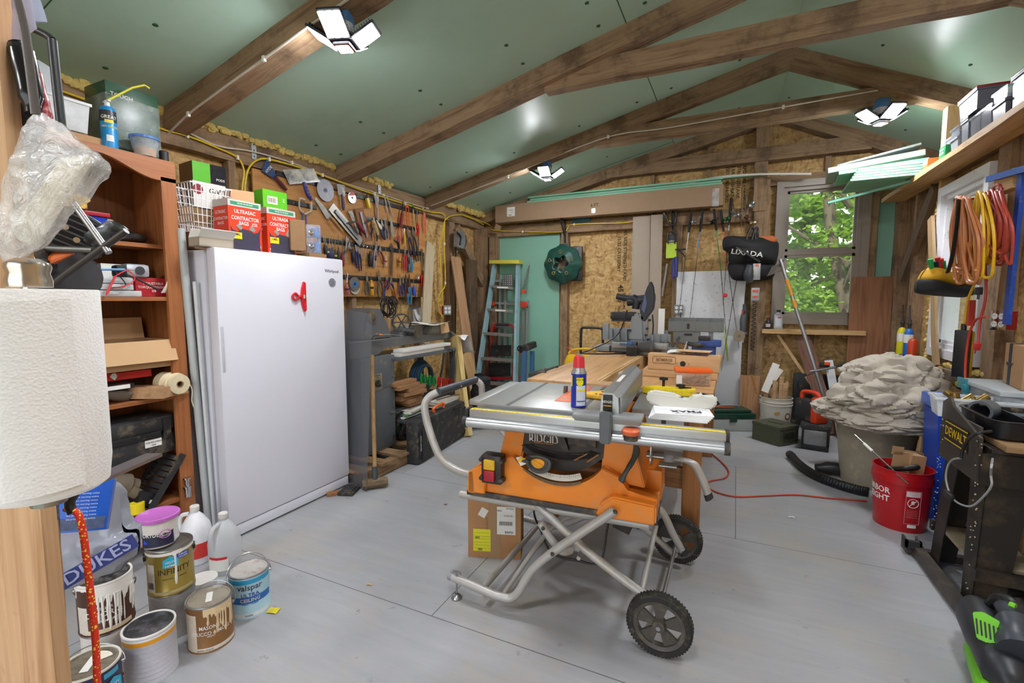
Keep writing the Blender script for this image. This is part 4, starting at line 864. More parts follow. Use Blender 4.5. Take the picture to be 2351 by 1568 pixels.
pliers('large pliers with long light blue handles hanging lowest',(938,630),(939,699),'#2a88b8',.42,.25,1.3,M('#6a5346',.5,.6),name='groove_joint_pliers')
screwdriver('royal blue stubby handled screwdriver by the chrome ring',(947,640),(949,678),'#1f4ed0',None,.013,.4)
t,L=hang('d_shackle','chrome D-shaped clip ring at the end of the lowest bar','shackle',(958,632),(956,658));b=B();b.tube([(.01,-.018,-.005),(.01,-.022,-.03),(.01,-.014,-.05),(.01,.0,-.055),(.01,.018,-.045),(.01,.02,-.01),(.01,.008,.004)],.006,n=8,smooth=4,closed=True);part('ring',b,CHROME,t)
screwdriver('slim grey screwdriver below the chrome ring',(954,655),(954,682),'#8a8078',None,.008,.5)
t,L=hang('cable_clip','bright red plastic clamp at the lower right board corner','clamp',(968,631),(969,655));b=B();b.bx(.0,.02,-.022,-.004,-L,0,.003);b.bx(.0,.02,.003,.02,-L*.9,-.002,.003);b.box((.01,0,-.03),(.018,.04,.01));part('clamp_body',b,M('#d8261f',.4),t)
CABW=M('#c9bfb2',.5,var=.03);CABY=M('#dcb81f',.45,var=.05)
def cable(lab,pts,r,mt,name='cable',sm=6,clips=()):
 t=T(name,lab,'cable',pts[0]);b=B();b.tube(pts,r,n=8,smooth=sm);part('wire',b,mt,t,world=True)
 for k in clips:
  b=B();b.box(pts[k],(.02,.014,.03));part('cable_clip',b,PAPER,t,world=True)
X1=-3.385
cable('yellow cable stapled along the left wall plate and down to the wall',[onX(u,v,X1)for u,v in((85,190),(200,230),(360,292),(430,312),(500,340),(545,362),(560,392),(556,430),(556,470))],.007,CABY,clips=(2,3,5))
cable('yellow cable looping out above the tool board to the corner',[onX(u,v,X1+.02)for u,v in((562,470),(563,420),(572,385),(592,367),(618,366),(680,382),(740,402),(800,425),(860,446),(930,468),(985,486),(1015,490),(1022,500),(1018,520),(1010,560),(1012,620),(1017,700))],.007,CABY,clips=(4,6,8,9))
cable('white cable stapled along the plate above the tool board',[onX(u,v,-3.38)for u,v in((425,300),(500,335),(580,348),(670,374),(780,416),(880,448),(960,473),(984,478))],.006,CABW,clips=(3,4,5))
cable('white cable sagging along the third roof beam to the lamp',[V((-3.3,4.72,zl(-3.3)-.15)),V((-2.8,4.73,zl(-2.8)-.15)),V((-2.3,4.74,zl(-2.3)-.155)),V((-1.95,4.75,zl(-1.9)-.15)),V((-1.2,4.74,zl(-1.2)-.15)),V((-.6,4.74,3.0)),V((.3,4.74,3.03)),V((.95,4.75,3.05))],.006,CABW,clips=(2,4,6))
cable('white cable looping under the nearest roof beam',[V((-3.32,1.86,zl(-3.3)-.21)),V((-3.1,1.87,zl(-3.1)-.16)),V((-2.8,1.87,zl(-2.8)-.15)),V((-2.4,1.87,zl(-2.4)-.145)),V((-1.9,1.86,zl(-1.9)-.15)),V((-1.2,1.87,zl(-1.2)-.15))],.006,CABW,clips=(1,3))
cable('yellow cable running along the back wall header',[onX(1060,494,X1)]+[onY(u,v,6.15)for u,v in((1122,515),(1132,528),(1200,532),(1290,532),(1305,522),(1318,515),(1425,512),(1460,508),(1530,506),(1545,512))],.007,CABY,clips=(3,6,8))
cable('yellow cable rising to the corner and down to the red outlet',[onX(u,v,-3.36)for u,v in((1017,540),(1022,505),(1045,494),(1075,497),(1110,516))],.007,CABY)
cable('yellow cable looping down beside the first to the red outlet box',[onX(u,v,-3.36)for u,v in((1021,510),(1020,560),(1022,650),(1012,670),(1006,690),(1010,718),(1018,730))],.007,CABY,clips=(1,2))
for k,(u,v0,v1)in enumerate(((582,328,366),(871,426,452))):
 P,Q=onX(u,v0,-3.397),onX(u,v1,-3.397);b=B();b.bx(-3.4,-3.395,P.y-.02,P.y+.02,Q.z,P.z+.03)
 b.mat(1)
 for j in range(3):zz=P.z-(P.z-Q.z)*(.1+.35*j);b.cyl((-3.395,P.y,zz),(-3.3945,P.y,zz),.006,n=10)
 single('strap_tie',('nearer','farther')[k]+' galvanized strap screwed to the left wall plate','metal strap',b,[M('#c9cfd6',.35,.6),BLACK])
def can(name,label,P,r=.083,h=.19,side=M('#888888'),lidm=STEEL,rz=0,bail=None,group=None,art=None,rim=STEEL,lidsunk=True,ears=True,tilt=None,cat='paint can',bailm=STEEL):
 """art(t, r, h, F): F(angle, z) gives a graphic frame on the wall of the can"""
 t=T(name,label,cat,P,rz,group)
 b=B();b.lathe([(0,.002),(r*.97,.002),(r,0),(r,.006),(r*.985,.008),(r*.985,h-.012),(r,h-.01),(r*1.01,h-.004),(r,h)],n=48);part('can_body',b,side,t)
 b=B();b.lathe([(r*1.0,h-.008),(r*1.015,h-.003),(r,h+.001),(r*.93,h),(r*.9,h-.006)],n=48);part('rim',b,rim,t)
 b=B();b.lathe([(r*.915,h-.004),(r*.9,h-.001),(r*.84,h-.001),(r*.82,h-.005),(0,h-.0045)],n=48);part('lid',b,lidm,t)
 F=lambda a,z,e=0.0:frame((math.cos(a)*(r*.985+e),math.sin(a)*(r*.985+e),z),(math.cos(a),math.sin(a),0))
 if art:art(t,r*.985,h,F)
 if bail is not None:
  a,drop=bail;c,s=math.cos(a),math.sin(a)
  for q in(1,-1):
   b=B();b.cyl((q*c*r*.98,q*s*r*.98,h*.8),(q*c*(r+.006),q*s*(r+.006),h*.8),.016 if ears=='big' else .007,n=18);part('ear',b,BLACK if ears=='big' else STEEL,t)
  pts=[]
  for k in range(17):
   an=PI*k/16;x=(r+.008)*math.cos(an);o=(r+.014)*math.sin(an);dz=drop
   pts.append((c*x-s*o*math.cos(dz),s*x+c*o*math.cos(dz),h*.8+o*math.sin(dz)*1.05))
  b=B();b.tube(pts,.002,n=6);part('bail_handle',b,bailm,t)
 return t
def away(P,r):d=V((P.x,P.y,0)).normalized();return V((P.x+d.x*r,P.y+d.y*r,P.z))
def face(P):return math.atan2(-P.y,-P.x)
def txt(t,s,size,F,mt,cyl,sq=1.0,nm='lettering',off=0.0,al='CENTER'):
 b=B();
 for k,l in enumerate(s if isinstance(s,(list,tuple))else[s]):textb(b,l,size,F@Matrix.Translation((0,-size*1.15*k,0)),cyl,al,sq,off)
 return part(nm,b,mt,t)
def lab(t,w_,h_,F,mt,cyl,nm='label',off=.0005):
 b=B();patch(b,w_,h_,F,cyl,off,n=14);return part(nm,b,mt,t)
def drips(t,r,h,a0,a1,mt,seed=0,n=14,top=.03,ln=.12,blob=0):
 rnd=random.Random(seed);b=B()
 m=28;lo=[h-.012-top*rnd.uniform(.6,1.3)for _ in range(m+1)]
 vs=[]
 for i in range(m+1):
  a=a0+(a1-a0)*i/m
  for z in(h-.006,lo[i]):vs.append((math.cos(a)*(r+.002),math.sin(a)*(r+.002),z))
 b._add(vs,[(2*i,2*i+2,2*i+3,2*i+1)for i in range(m)])
 for _ in range(n):
  a=rnd.uniform(a0,a1);l=ln*rnd.uniform(.3,1);w_=rnd.uniform(.0018,.0045)
  z0=h-.012-top*.6;pts=[V((math.cos(a+.01*math.sin(k))*(r+.001),math.sin(a+.01*math.sin(k))*(r+.001),z0-l*k/5))for k in range(6)]
  b.tube(pts,[w_,w_*.8,w_*.7,w_*.8,w_*1.2,w_*.6],n=6)
 part('paint_drips',b,mt,t)
WP=M('#e6e2dc',.35,var=.02);GALW=.083
P=away(onZ(577,1420),.083);a0=face(P)
def art_v(t,r,h,F):
 lab(t,.2,.02,F(a0,h-.022),M('#2f9fd0',.4),r,'top_band');lab(t,.19,.03,F(a0,.085),M('#2a6fc0',.4),r,'blue_band',.0008);lab(t,.2,.02,F(a0,.014),M('#e8eef4',.4),r,'bottom_band')
 txt(t,'valspar',.036,F(a0-.0,.142),M('#3d4a63',.5),r);txt(t,'ULTRA',.024,F(a0,.108,.0006),M('#2a3f9c',.5),r);txt(t,'CEILING',.022,F(a0,.085,.0012),PAPER,r,nm='lettering_white');txt(t,'PAINT + PRIMER',.009,F(a0,.066),M('#2a6fc0',.5),r);txt(t,'WHITE',.01,F(a0-.1,.014,.0006),M('#24406a',.5),r)
can('paint_can','light blue ceiling paint can with wire bail raised, rightmost on the floor',P,side=M('#b5dcee',.35,var=.05),lidm=M('#c9c4bd',.45,.3,dirt=.35,dirtc='#8a5a38',sc_=30),bail=(a0+PI/2+.2,1.05),art=art_v)
P=away(onZ(488,1497),.083);a0=face(P)
def art_s(t,r,h,F):
 lab(t,.06,.15,F(a0-1.0,.085),M('#d9cdb8',.5,var=.2,sc_=90),r,'info_label');lab(t,.22,.02,F(a0,.012),M('#e0dad0',.5),r,'bottom_band')
 txt(t,['MASONRY','STUCCO & MORE'],.021,F(a0,.105),PAPER,r,.85);txt(t,'PAINT',.01,F(a0,.068),PAPER,r);txt(t,'ULTRA WHITE',.009,F(a0-.3,.013,.0006),M('#5a4a38',.5),r)
 drips(t,r,h,a0-.3,a0+1.1,M('#dfc59a',.35),3,9,.028,.1)
 b=B();b.box((.0,.0,h-.003),(.022,.07,.001),(0,0,-a0+.4));part('lid_sticker',b,PAPER,t)
can('paint_can','brown and tan masonry stucco paint can with cream drips',P,side=M('#8a5f33',.35,var=.2,sc_=6),lidm=M('#b0a898',.4,.4,dirt=.4),bail=(a0+PI/2-.3,.6),art=art_s)
P=onZ(342,1432,.19);P.z=0;a0=face(P);GC=P.copy()
def art_g(t,r,h,F):
 b=B();b.lathe([(r+.0006,h-.034),(r+.0006,h-.018)],n=48);part('orange_band',b,M('#e09a1f',.4),t);b=B();b.lathe([(r+.001,h-.018),(r+.001,h-.008)],n=48);part('paint_smear',b,WP,t)
 b=B()
 for k in range(8):b.lathe([(r+.0012,.02+k*.018),(r+.0012,.0212+k*.018)],n=40,a0=a0-1.2,a1=a0+1.2)
 part('fine_print',b,M('#b9b8c6',.5),t)
can('paint_can','white speckled paint can with black scuffed lid and orange band',P,side=M('#c9c9d2',.5,var=.22,sc_=260),lidm=M('#2b2b2e',.6,dirt=.5,dirtc='#77757a',sc_=30),rim=WP,art=art_g)
Pg=onZ(388,1240,.392);Pg.z=0
can('paint_can','grey labelled can with rusty yellow foot under the gold can',Pg,side=M('#a9a7a4',.5,var=.3,sc_=100),lidm=STEEL)
P=V((Pg.x,Pg.y,.1925));a0=face(P)
CY_=M('#2aa9cf',.4)
def badge(t,F,cyl,s=1.0):
 b=B();b._add([F@V((x*s,y*s,.001))for x,y in((-.026,-.02),(.026,-.02),(.026,.012),(0,.026),(-.026,.012))],[(0,1,2,3,4)]);part('house_badge',b,CY_,t)
 txt(t,['HGTV','HOME'],.013*s,F@Matrix.Translation((0,.0,.002)),PAPER,None,nm='badge_lettering')
def art_i(t,r,h,F):
 lab(t,.035,.12,F(a0-.95,.075),M('#cfc9c0',.5,var=.25,sc_=100),r,'info_label');lab(t,.15,.014,F(a0+.1,.012),M('#b9ab80',.5),r,'bottom_band')
 txt(t,'INFINITY',.033,F(a0+.15,.1),M('#3a3220',.5),r,.9);txt(t,'ONE-COAT COVERAGE',.008,F(a0+.15,.07),M('#3a3220',.5),r);badge(t,F(a0+.0,.14),r)
 lab(t,.05,.02,F(a0+.55,.155),M('#2a4fb8',.4),r,'blue_badge',.001);txt(t,['SHERWIN','WILLIAMS'],.008,F(a0+.55,.159,.001),PAPER,r,nm='badge_lettering');lab(t,.08,.012,F(a0+.4,.176),M('#3f9d98',.4),r,'teal_band')
 b=B();
 for k in range(10):patch(b,.0012+.001*(k%3==0),.028,F(a0-.95,.045,.001)@Matrix.Translation((-.012+k*.0026,0,0)),None,n=1)
 part('barcode',b,BLACK,t);b=B();b.lathe([(r+.0015,h-.02),(r+.002,h-.008)],n=40);part('drip_edge',b,WP,t)
 drips(t,r,h,a0+.1,a0+.5,WP,5,2,.012,.13)
can('paint_can','gold paint can with white wire handle, stacked under the pink-lidded pail',P,side=M('#a58f45',.3,.45,var=.06),lidm=M('#9a9a98',.3,.8),bail=(a0+PI/2,-1.15),ears='big',art=art_i,bailm=PAPER)
P=V((Pg.x-.03,Pg.y-.02,.3835));a0=face(P)
t=T('compound_pail','small white spackling pail with bright pink lid on the gold can','pail',P)
b=B();b.lathe([(0,0),(.056,0),(.058,.004),(.07,.11),(.073,.112),(.073,.118)],n=44);part('pail_body',b,WP,t)
b=B();b.lathe([(.076,.112),(.078,.12),(.076,.127),(.07,.129),(.064,.126),(0,.1262)],n=44);part('lid',b,M('#c46cc4',.4,dirt=.3,dirtc='#e0c0e0'),t)
Fp=lambda a,z,e=0:frame((math.cos(a)*(.058+.012*z/.11+e),math.sin(a)*(.058+.012*z/.11+e),z),(math.cos(a),math.sin(a),.1))
lab(t,.12,.085,Fp(a0-.1,.055,.001),M('#20223e',.4,var=.2),.065);lab(t,.045,.075,Fp(a0+1.15,.055,.001),M('#c9c9cc',.5,var=.3,sc_=200),.065,'info_label');lab(t,.05,.045,Fp(a0-.5,.05,.0016),M('#1d4fd0',.4),.065,'blue_panel');lab(t,.06,.01,Fp(a0-.45,.022,.002),M('#b85fd0',.4),.065,'pink_stripe')
txt(t,'DRYDEX',.022,Fp(a0-.35,.062,.002),PAPER,.066,.85);txt(t,'DAP',.014,Fp(a0-.75,.09,.002),PAPER,.066);txt(t,['DRY TIME','INDICATOR'],.008,Fp(a0+.3,.062,.002),PAPER,.066)
b=B();F=Fp(a0+.3,.06,.0025)
b.tube([F@V((.02*math.cos(k*PI/10),.016*math.sin(k*PI/10),.0))for k in range(20)],.0016,n=5,closed=True);part('ring_mark',b,M('#d070d0',.4),t)
Pb=onZ(238,1312,.392);Pb.z=0;a0=face(Pb)
def art_w(t,r,h,F):txt(t,'M',.05,F(a0-.2,.07),BLACK,r,1.6);b=B();b.lathe([(r+.001,.006),(r+.001,.02)]);part('red_band',b,M('#b3242c',.4),t)
can('paint_can','white can with black letter and red foot under the dripping brown can',Pb,r=.08,side=WP,lidm=STEEL,art=art_w)
def art_d(t,r,h,F):
 lab(t,.04,.1,F(a0-.95,.06),M('#d0c8bc',.5,var=.25,sc_=100),r,'info_label');lab(t,.16,.018,F(a0,.014),M('#d9c7a8',.5),r,'bottom_band');txt(t,'INTERIOR',.014,F(a0-.15,.1),PAPER,r);txt(t,'DOOR &',.028,F(a0-.1,.078),PAPER,r);txt(t,'TRIM PAINT',.014,F(a0+.1,.052),PAPER,r)
 drips(t,r,h,a0-.4,a0+1.4,WP,11,30,.055,.13);drips(t,r,h,a0-1.4,a0-.4,WP,4,2,.006,.05)
can('paint_can','brown interior door paint can thickly covered in white drips',V((Pb.x,Pb.y,.1925)),side=M('#4a2a1c',.35,var=.2,sc_=6),lidm=M('#1e1e20',.6,dirt=.5,dirtc='#8a8886',sc_=60),rim=WP,bail=(a0+PI/2-.2,-1.0),art=art_d)
P=onZ(205,1522,.19);P.z=0;a0=face(P)
def art_p(t,r,h,F):
 badge(t,F(a0+.75,.12),r);lab(t,.05,.018,F(a0+.7,.165),M('#3f9dc0',.4),r,'teal_band');b=B();b.box((-.0,0,h-.003),(.024,.075,.001),(0,0,.75));part('lid_sticker',b,PAPER,t);b=B();b.lathe([(.02,h-.0035),(.06,h-.003)],n=12,a0=1.2,a1=2.6);part('dried_paint',b,M('#ddd6c4',.7),t)
can('paint_can','dark purple paint can with grimy lid and barcode sticker at the bottom left',P,side=M('#2c2344',.4),lidm=M('#8a8170',.5,.3,dirt=.5,dirtc='#4a4234',sc_=60),rim=M('#cfc8ba',.4),bail=(a0+PI/2,.5),art=art_p)
def jug(lab_,P,mt,rz,band=None,cap=WP):
 t=T('plastic_jug',lab_,'jug',P,rz);b=B()
 b.lathe([(0,0),(.068,0),(.075,.01),(.076,.15),(.066,.2),(.04,.245),(.019,.268),(.019,.28)],n=28);part('jug_body',b,mt,t)
 b=B();b.tube([(-.03,0,.258),(-.075,0,.245),(-.088,0,.2),(-.074,0,.14)],.011,n=10,smooth=5);part('grip',b,mt,t)
 b=B();b.lathe([(.021,.278),(.022,.28),(.022,.302),(.019,.305),(0,.305)],n=24);part('cap',b,cap,t)
 return t
P=away(onZ(520,1322),.075);a0=face(P)
t=jug('translucent gallon jug with red label stripe in front of the freezer',P,CLEAR('#dfe2e6',.6,.3),a0+2.4);F=frame((0,0,0),(1,0,0))
for nm,s,z,hh,m_ in(('label',.1,.06,.06,PAPER),('red_stripe',.09,.095,.014,M('#cf2a2a',.4))):
 a=-2.4-.5;lab(t,s,hh,frame((math.cos(a)*.0765,math.sin(a)*.0765,z),(math.cos(a),math.sin(a),0)),m_,.0765,nm,.001)
P=away(onZ(455,1300),.075);a0=face(P)
t=jug('white bleach jug behind the translucent gallon jug',P,M('#e4e4e8',.4),a0+.9);a=-.9+.3;lab(t,.08,.08,frame((math.cos(a)*.0765,math.sin(a)*.0765,.08),(math.cos(a),math.sin(a),0)),M('#cf3a34',.4),.0765,'label',.001)
b=B();Pq=away(onZ(470,1395),.055);b.lathe([(0,0),(.05,0),(.056,.1),(.059,.1),(.059,.115),(.05,.117),(0,.114)],n=32);single('white_tub','small white plastic tub squeezed between the gold can and the jugs','tub',b,WP,Pq)
def scrap(lab_,u,v,w_,h_,mt,rz=0,name='paper_scrap',cat='scrap'):
 P=onZ(u,v,0);b=B();b.grid(3,2,lambda a,c:((a-.5)*w_,(c-.5)*h_,.002+.004*abs(math.sin(a*3+c*2))));return single(name,lab_,cat,b,mt,P,rz)
scrap('small yellow and black candy wrapper beside the blue paint can',628,1403,.05,.04,M('#e0c823',.5,var=.5,sc_=90),.3,'candy_wrapper','wrapper')
scrap('tiny white paper scrap on the open floor near the red bucket',1817,1188,.035,.02,PAPER,.2)
scrap('brown leaf scrap on the floor left of the saw handle',1023,1159,.02,.012,M('#7a4f34',.8),.4,'leaf_scrap');scrap('pale wood chip on the floor in the middle foreground',848,1343,.03,.012,M('#c9a87a',.8),.4,'wood_chip')
def pillow(b,outline,th,rings=7,wob=.0,s=8,seed=0,n=None,center=None):
 """puffed closed bag from an outline (3D points)"""
 P=spline([V(p)for p in outline],5,True);c=center or sum(P,V())/len(P)
 if n is None:n=(P[len(P)//3]-P[0]).cross(P[2*len(P)//3]-P[0]).normalized()
 from mathutils import noise as nz
 vs=[];L=len(P);fs=[];k=0
 for side in(1,-1):
  for j in range(rings+1):
   r_=1-j/rings*.97
   for p in P:
    q=c+(p-c)*r_+n*side*th*math.sqrt(max(0,1-r_*r_));q+=nz.noise_vector(q*s+V((seed,0,side)))*wob*math.sin(PI*min(1,j/rings+.1));vs.append(q)
 for side in(0,1):
  o=side*(rings+1)*L
  for j in range(rings):
   for i in range(L):fs.append((o+j*L+i,o+j*L+(i+1)%L,o+(j+1)*L+(i+1)%L,o+(j+1)*L+i))
  fs.append(tuple(o+rings*L+i for i in range(L)))
 v=b._add(vs,fs);bmesh.ops.remove_doubles(b.b,verts=v,dist=1e-5);return b
D=1.55
t=T('shopping_bag','crumpled grey plastic shopping bag with blue lettering heaped above the cans','bag',onD(235,1330,D))
o=[onD(u,v,D)for u,v in((225,1105),(262,1108),(275,1180),(290,1215),(315,1225),(312,1270),(280,1300),(220,1330),(150,1345),(135,1290),(145,1200),(190,1150))]
b=B();pillow(b,o,.09,18,.035,9);wobble(b,.012,18);wobble(b,.004,50,2);bagb=part('bag_body',b,M('#8d8f9a',.25,var=.12,bmp=.25,sc_=10),t,world=True)
c0=onD(225,1290,D-.105);F=frame(c0,CAM-c0)@Matrix.Rotation(.35,4,'Z')
b=B();patch(b,.2,.045,F,None,.0,n=4);part('blue_print',b,M('#27346e',.4,var=.1),t,world=True)
b=B();textb(b,'DUKES',.05,F,off=.002,squash=1.1);part('lettering',b,M('#8f93b4',.4),t,world=True)
D=1.25;cb=onD(195,1160,D);t=T('blue_carton','glossy blue product carton leaning on the grey shopping bag','box',mat=frame(cb,CAM-cb)@Matrix.Rotation(-.2,4,'Z')@Matrix.Rotation(-.2,4,'Y'))
b=B();b.box((0,0,0),(.11,.13,.035),bev=.001);part('box_body',b,M('#1550b0',.3,var=.12),t)
b=B();patch(b,.1,.03,Matrix.Translation((0,-.045,.018)));part('picture',b,M('#3f4a6a',.4,var=.8,sc_=60),t)
b=B()
for k in range(8):textb(b,'fine print warning notice'[k%3:],.006,Matrix.Translation((0,.03-.009*k,.018)))
part('lettering',b,M('#aab8e0',.4),t)
D=1.0;P0=onD(152,1165,D);t=T('bungee_cord','red and yellow checked bungee cord hanging in front of the cans','bungee cord',P0)
bp=[onD(u,v,D)for u,v in((150,1168),(168,1172),(182,1185),(192,1230),(203,1320),(212,1400),(220,1480),(224,1600))]
def check_mat():
 m,n,b=newmat('bungee_weave');vec=coords(n,(1,1,1));ck=N(n,'TexVoronoi');ck.inputs['Scale'].default_value=170;n.links.new(vec,ck.inputs[0])
 n.links.new(ramp(n,ck.outputs[0],[(.28,'#efd43c'),(.36,'#d8301c')]),b.inputs['Base Color']);b.inputs['Roughness'].default_value=.6;return m
b=B();b.tube(bp,.0065,n=12,smooth=8);part('cord',b,check_mat(),t,world=True)
b=B();b.tube([onD(u,v,D)for u,v in((168,1178),(160,1155),(172,1130),(158,1115))],.009,n=10,smooth=4);part('hook',b,BLACK,t,world=True)
D=.98;t=T('hand_saw','rusty blue-grey saw blade hanging point down beside the post','saw',onD(140,1568,D))
pl=[onD(u,v,D)for u,v in((92,1150),(135,1150),(138,1195),(150,1560),(152,1640),(140,1640),(108,1220),(92,1215))]
b=B();n_=(CAM-pl[2]).normalized()*.003;b._add(pl+[p+n_ for p in pl],[tuple(range(8)),tuple(range(15,7,-1))]+[(i,(i+1)%8,8+(i+1)%8,8+i)for i in range(8)]);part('blade',b,M('#4a5468',.5,.5,var=.3,dirt=.4,dirtc='#8a8880'),t,world=True)
b=B();b.tube([onD(u,v,D-.01)for u,v in((126,1195),(136,1300),(143,1400),(150,1600))],.006,n=8,flat=.5);part('rust_edge',b,M('#9a7a5a',.8,var=.4,sc_=90),t,world=True)
b=B();b.bar(onD(95,1120,1.0),onD(110,1640,1.0),.02,.012);single('steel_strip','grey steel strip hanging beside the hand saw','metal strip',b,M('#6f7a7c',.5,.5,dirt=.2))
POST=WOOD('#c9a27a','#9c7148',.75,.8,.35,ax=2,bmp=.3,stc='#5a3a28')
pe=onD(96,1100,.86);ex=V((_r.x,_r.y,0));ey=V((_f.x,_f.y,0)).normalized()
R=Matrix((ex,ey,V((0,0,1)))).transposed();b=B();b.box((0,0,0),(.14,.03,2.75));wobble(b,.002,3)
o=single('wall_post','rough pale wooden post at the left edge of the view','post',b,POST,V((pe.x,pe.y,1.375))-ex*.078+ey*.015,YAW);
D=.66;pc=onD(88,880,D);zt=onD(88,665,D).z;RH=.285;RC=V((pc.x,pc.y,zt-RH))
def towel_mat():
 m,n,b=newmat('embossed_paper');b.inputs['Base Color'].default_value=lin('#f4f3f2');b.inputs['Roughness'].default_value=.85
 v=N(n,'TexVoronoi');v.inputs['Scale'].default_value=260;n.links.new(coords(n),v.inputs[0]);v2=noise(n,coords(n),25,3)
 ad=N(n,'Math',operation='ADD');n.links.new(v.outputs[0],ad.inputs[0]);n.links.new(v2,ad.inputs[1]);bump(n,b,ad.outputs[0],.28,.002);return m
t=T('paper_towel_roll','large white embossed paper towel roll in the left foreground','paper towels',RC)
b=B();pr=[(.02,0),(.062,0),(.069,.006),(.073,.04),(.073,RH-.003),(.072,RH),(.02,RH)];b.lathe(pr,n=64);part('paper_roll',b,towel_mat(),t)
b=B();b.grid(20,8,lambda a,c:(.0745*math.cos(-1.9+a*2.1),.0745*math.sin(-1.9+a*2.1),.006+.012*a+(RH-.03)*c));part('loose_sheet',b,towel_mat(),t)
b=B();b.lathe([(.0195,.001),(.0195,RH-.001),(.017,RH-.001),(.017,.001),(.0195,.001)]);part('core',b,CARDD,t)
t=T('roll_holder','brushed steel paper towel holder fixed to the post','holder',RC);b=B();b.cyl((0,0,-.02),(0,0,RH+.02),.008);part('rod',b,CHROME,t)
b=B();b.lathe([(0,RH+.003),(.024,RH+.003),(.0245,RH+.012),(.022,RH+.022),(.0245,RH+.03),(.023,RH+.036),(.013,RH+.042),(0,RH+.043)],n=32);part('cap',b,M('#c4bdb6',.2,.9),t)
b=B();b.cyl((0,0,-.02),(0,0,-.012),.02,n=32);b.bar(V((0,0,-.016)),ey*.2+V((0,0,-.016)),.03,.006);part('bracket',b,STEEL,t)
D=.8
t=T('plastic_bag','shiny translucent plastic bag of white rods hanging above the paper towels','bag',onD(90,500,D))
o=[onD(u,v,D)for u,v in((88,266),(112,265),(145,290),(200,335),(255,378),(225,415),(170,490),(105,558),(60,585),(8,606),(6,540),(14,440),(40,370),(68,320))]
BAGM=CLEAR('#ffffff',.5,.14,.22,1.0);BAGM.node_tree.nodes['Principled BSDF'].inputs['Coat Weight'].default_value=1;BAGM.node_tree.nodes['Principled BSDF'].inputs['Coat Roughness'].default_value=.06;b=B();pillow(b,o,.035,22,.014,14,3);wobble(b,.005,38);wobble(b,.0025,90,4);part('bag_film',b,BAGM,t,world=True)
for k in range(5):
 b=B();q0,q1=onD(205-k*13,360+k*2,D+.005*k),onD(75-k*11,560-k*4,D+.005*k);b.tube([q0,q1],.0075,n=10);part('white_rod',b,M('#e9e0cc',.5),t,world=True)
def hangt(name,lab_,cat,D,pieces):
 """pieces: (partname, [(u,v)...], radius or list, material, flat)"""
 u0,v0=pieces[0][1][0];t=T(name,lab_,cat,onD(u0,v0,D))
 for nm,pts,r,mt,fl in pieces:b=B();b.tube([onD(u,v,D)for u,v in pts],r,n=12,smooth=5,flat=fl);part(nm,b,mt,t,world=True)
 return t
hangt('putty_knife','ribbed black-handled putty knife hanging blade up at the top left','putty knife',.82,[('handle',[(78,262),(68,200),(52,130),(46,104)],[.012,.017,.018,.016],M('#17171a',.2),None),('blade',[(46,100),(30,40),(20,-30)],[.016,.03,.03],M('#b9b3c8',.3,.5),.1)])
hangt('screwdriver','red glitter-handled screwdriver hanging under the black bracket','screwdriver',.84,[('handle',[(72,145),(82,190),(94,250),(103,285)],[.007,.012,.014,.011],M('#8e1f28',.3,dirt=.3,dirtc='#d8b8b8',sc_=200),None),('shaft',[(72,145),(70,137)],.004,CHROME,None)])
hangt('shelf_bracket','black square steel bracket hooked at the upper left','bracket',.95,[('arm',[(62,60),(105,80),(120,92)],.007,BLACK,None),('upright',[(120,92),(130,190),(142,300)],.008,BLACK,None)])
hangt('leather_strap','worn brown strap hanging down the far left','strap',.84,[('strap',[(4,60),(14,200),(22,300),(30,420)],.012,M('#4a4038',.8),.25)])
hangt('steel_rule','thin dark metal strip hanging in front of the putty knife','metal strip',.78,[('strip',[(38,-10),(55,60),(68,150),(82,262)],.007,M('#57504c',.5,.5),.2)])
hangt('hammer','pale wooden hammer handle beside the black putty knife','hammer',.86,[('handle',[(16,150),(28,220),(42,262)],[.012,.014,.013],WOOD('#cdb58c','#a58c60',.6),None),('head',[(32,268),(62,272),(56,330)],[.018,.024,.02],M('#4d4d50',.5,.5),None)])
hangt('blade_card','clear packaged blades hanging at the very top left','package',.88,[('card',[(40,-20),(58,30),(64,52)],.03,CLEAR('#b9c4dc',.6,.2),.1)])
D=1.2;sm=D/FPX
t=T('circular_saw','black circular saw with orange grille hanging behind the plastic bag','power saw',onD(150,640,D))
MH=frame(onD(160,535,D),CAM-onD(160,535,D))@Matrix.Rotation(-.45,4,'Z')
b=B(MH);b.prism([(-.085,-.05),(-.06,.045),(.03,.06),(.075,.04),(.085,-.02),(.05,-.06),(-.04,-.065)],.06,lambda a,c,q:(a,c,q-.07),bev=.01);part('motor_housing',b,BLK2,t,world=True)
b=B(MH);b.bx(-.045,.045,-.035,.035,-.02,-.012);part('motor_core',b,M('#c8562c',.5,dirt=.3),t,world=True)
b=B(MH)
for k in range(7):b.bx(-.055,.055,-.045+k*.015,-.041+k*.015,-.012,-.003)
b.tube([(-.055+0,-.045,-.006),(.055,-.045,-.006),(.065,0,-.006),(.05,.05,-.006),(-.05,.05,-.006),(-.065,0,-.006)],.005,n=6,closed=True,smooth=3);part('grille',b,M('#55555a',.4,.3),t,world=True)
for u,v in((150,521),(176,551)):
 q=onD(u,v,D-.012);b=B();b.cyl(q,q+(CAM-q).normalized()*.006,.007,n=14);part('screw',b,CHROME,t,world=True)
MG=frame(onD(155,635,D+.03),CAM-onD(155,635,D));b=B(MG);pr=[(.07*math.cos(a),.07*math.sin(a))for a in[k*2*PI/36 for k in range(36)]];b.prism(pr,.03,bev=.004);part('blade_guard',b,M('#4a4c52',.5,.2,var=.15,sc_=120),t,world=True)
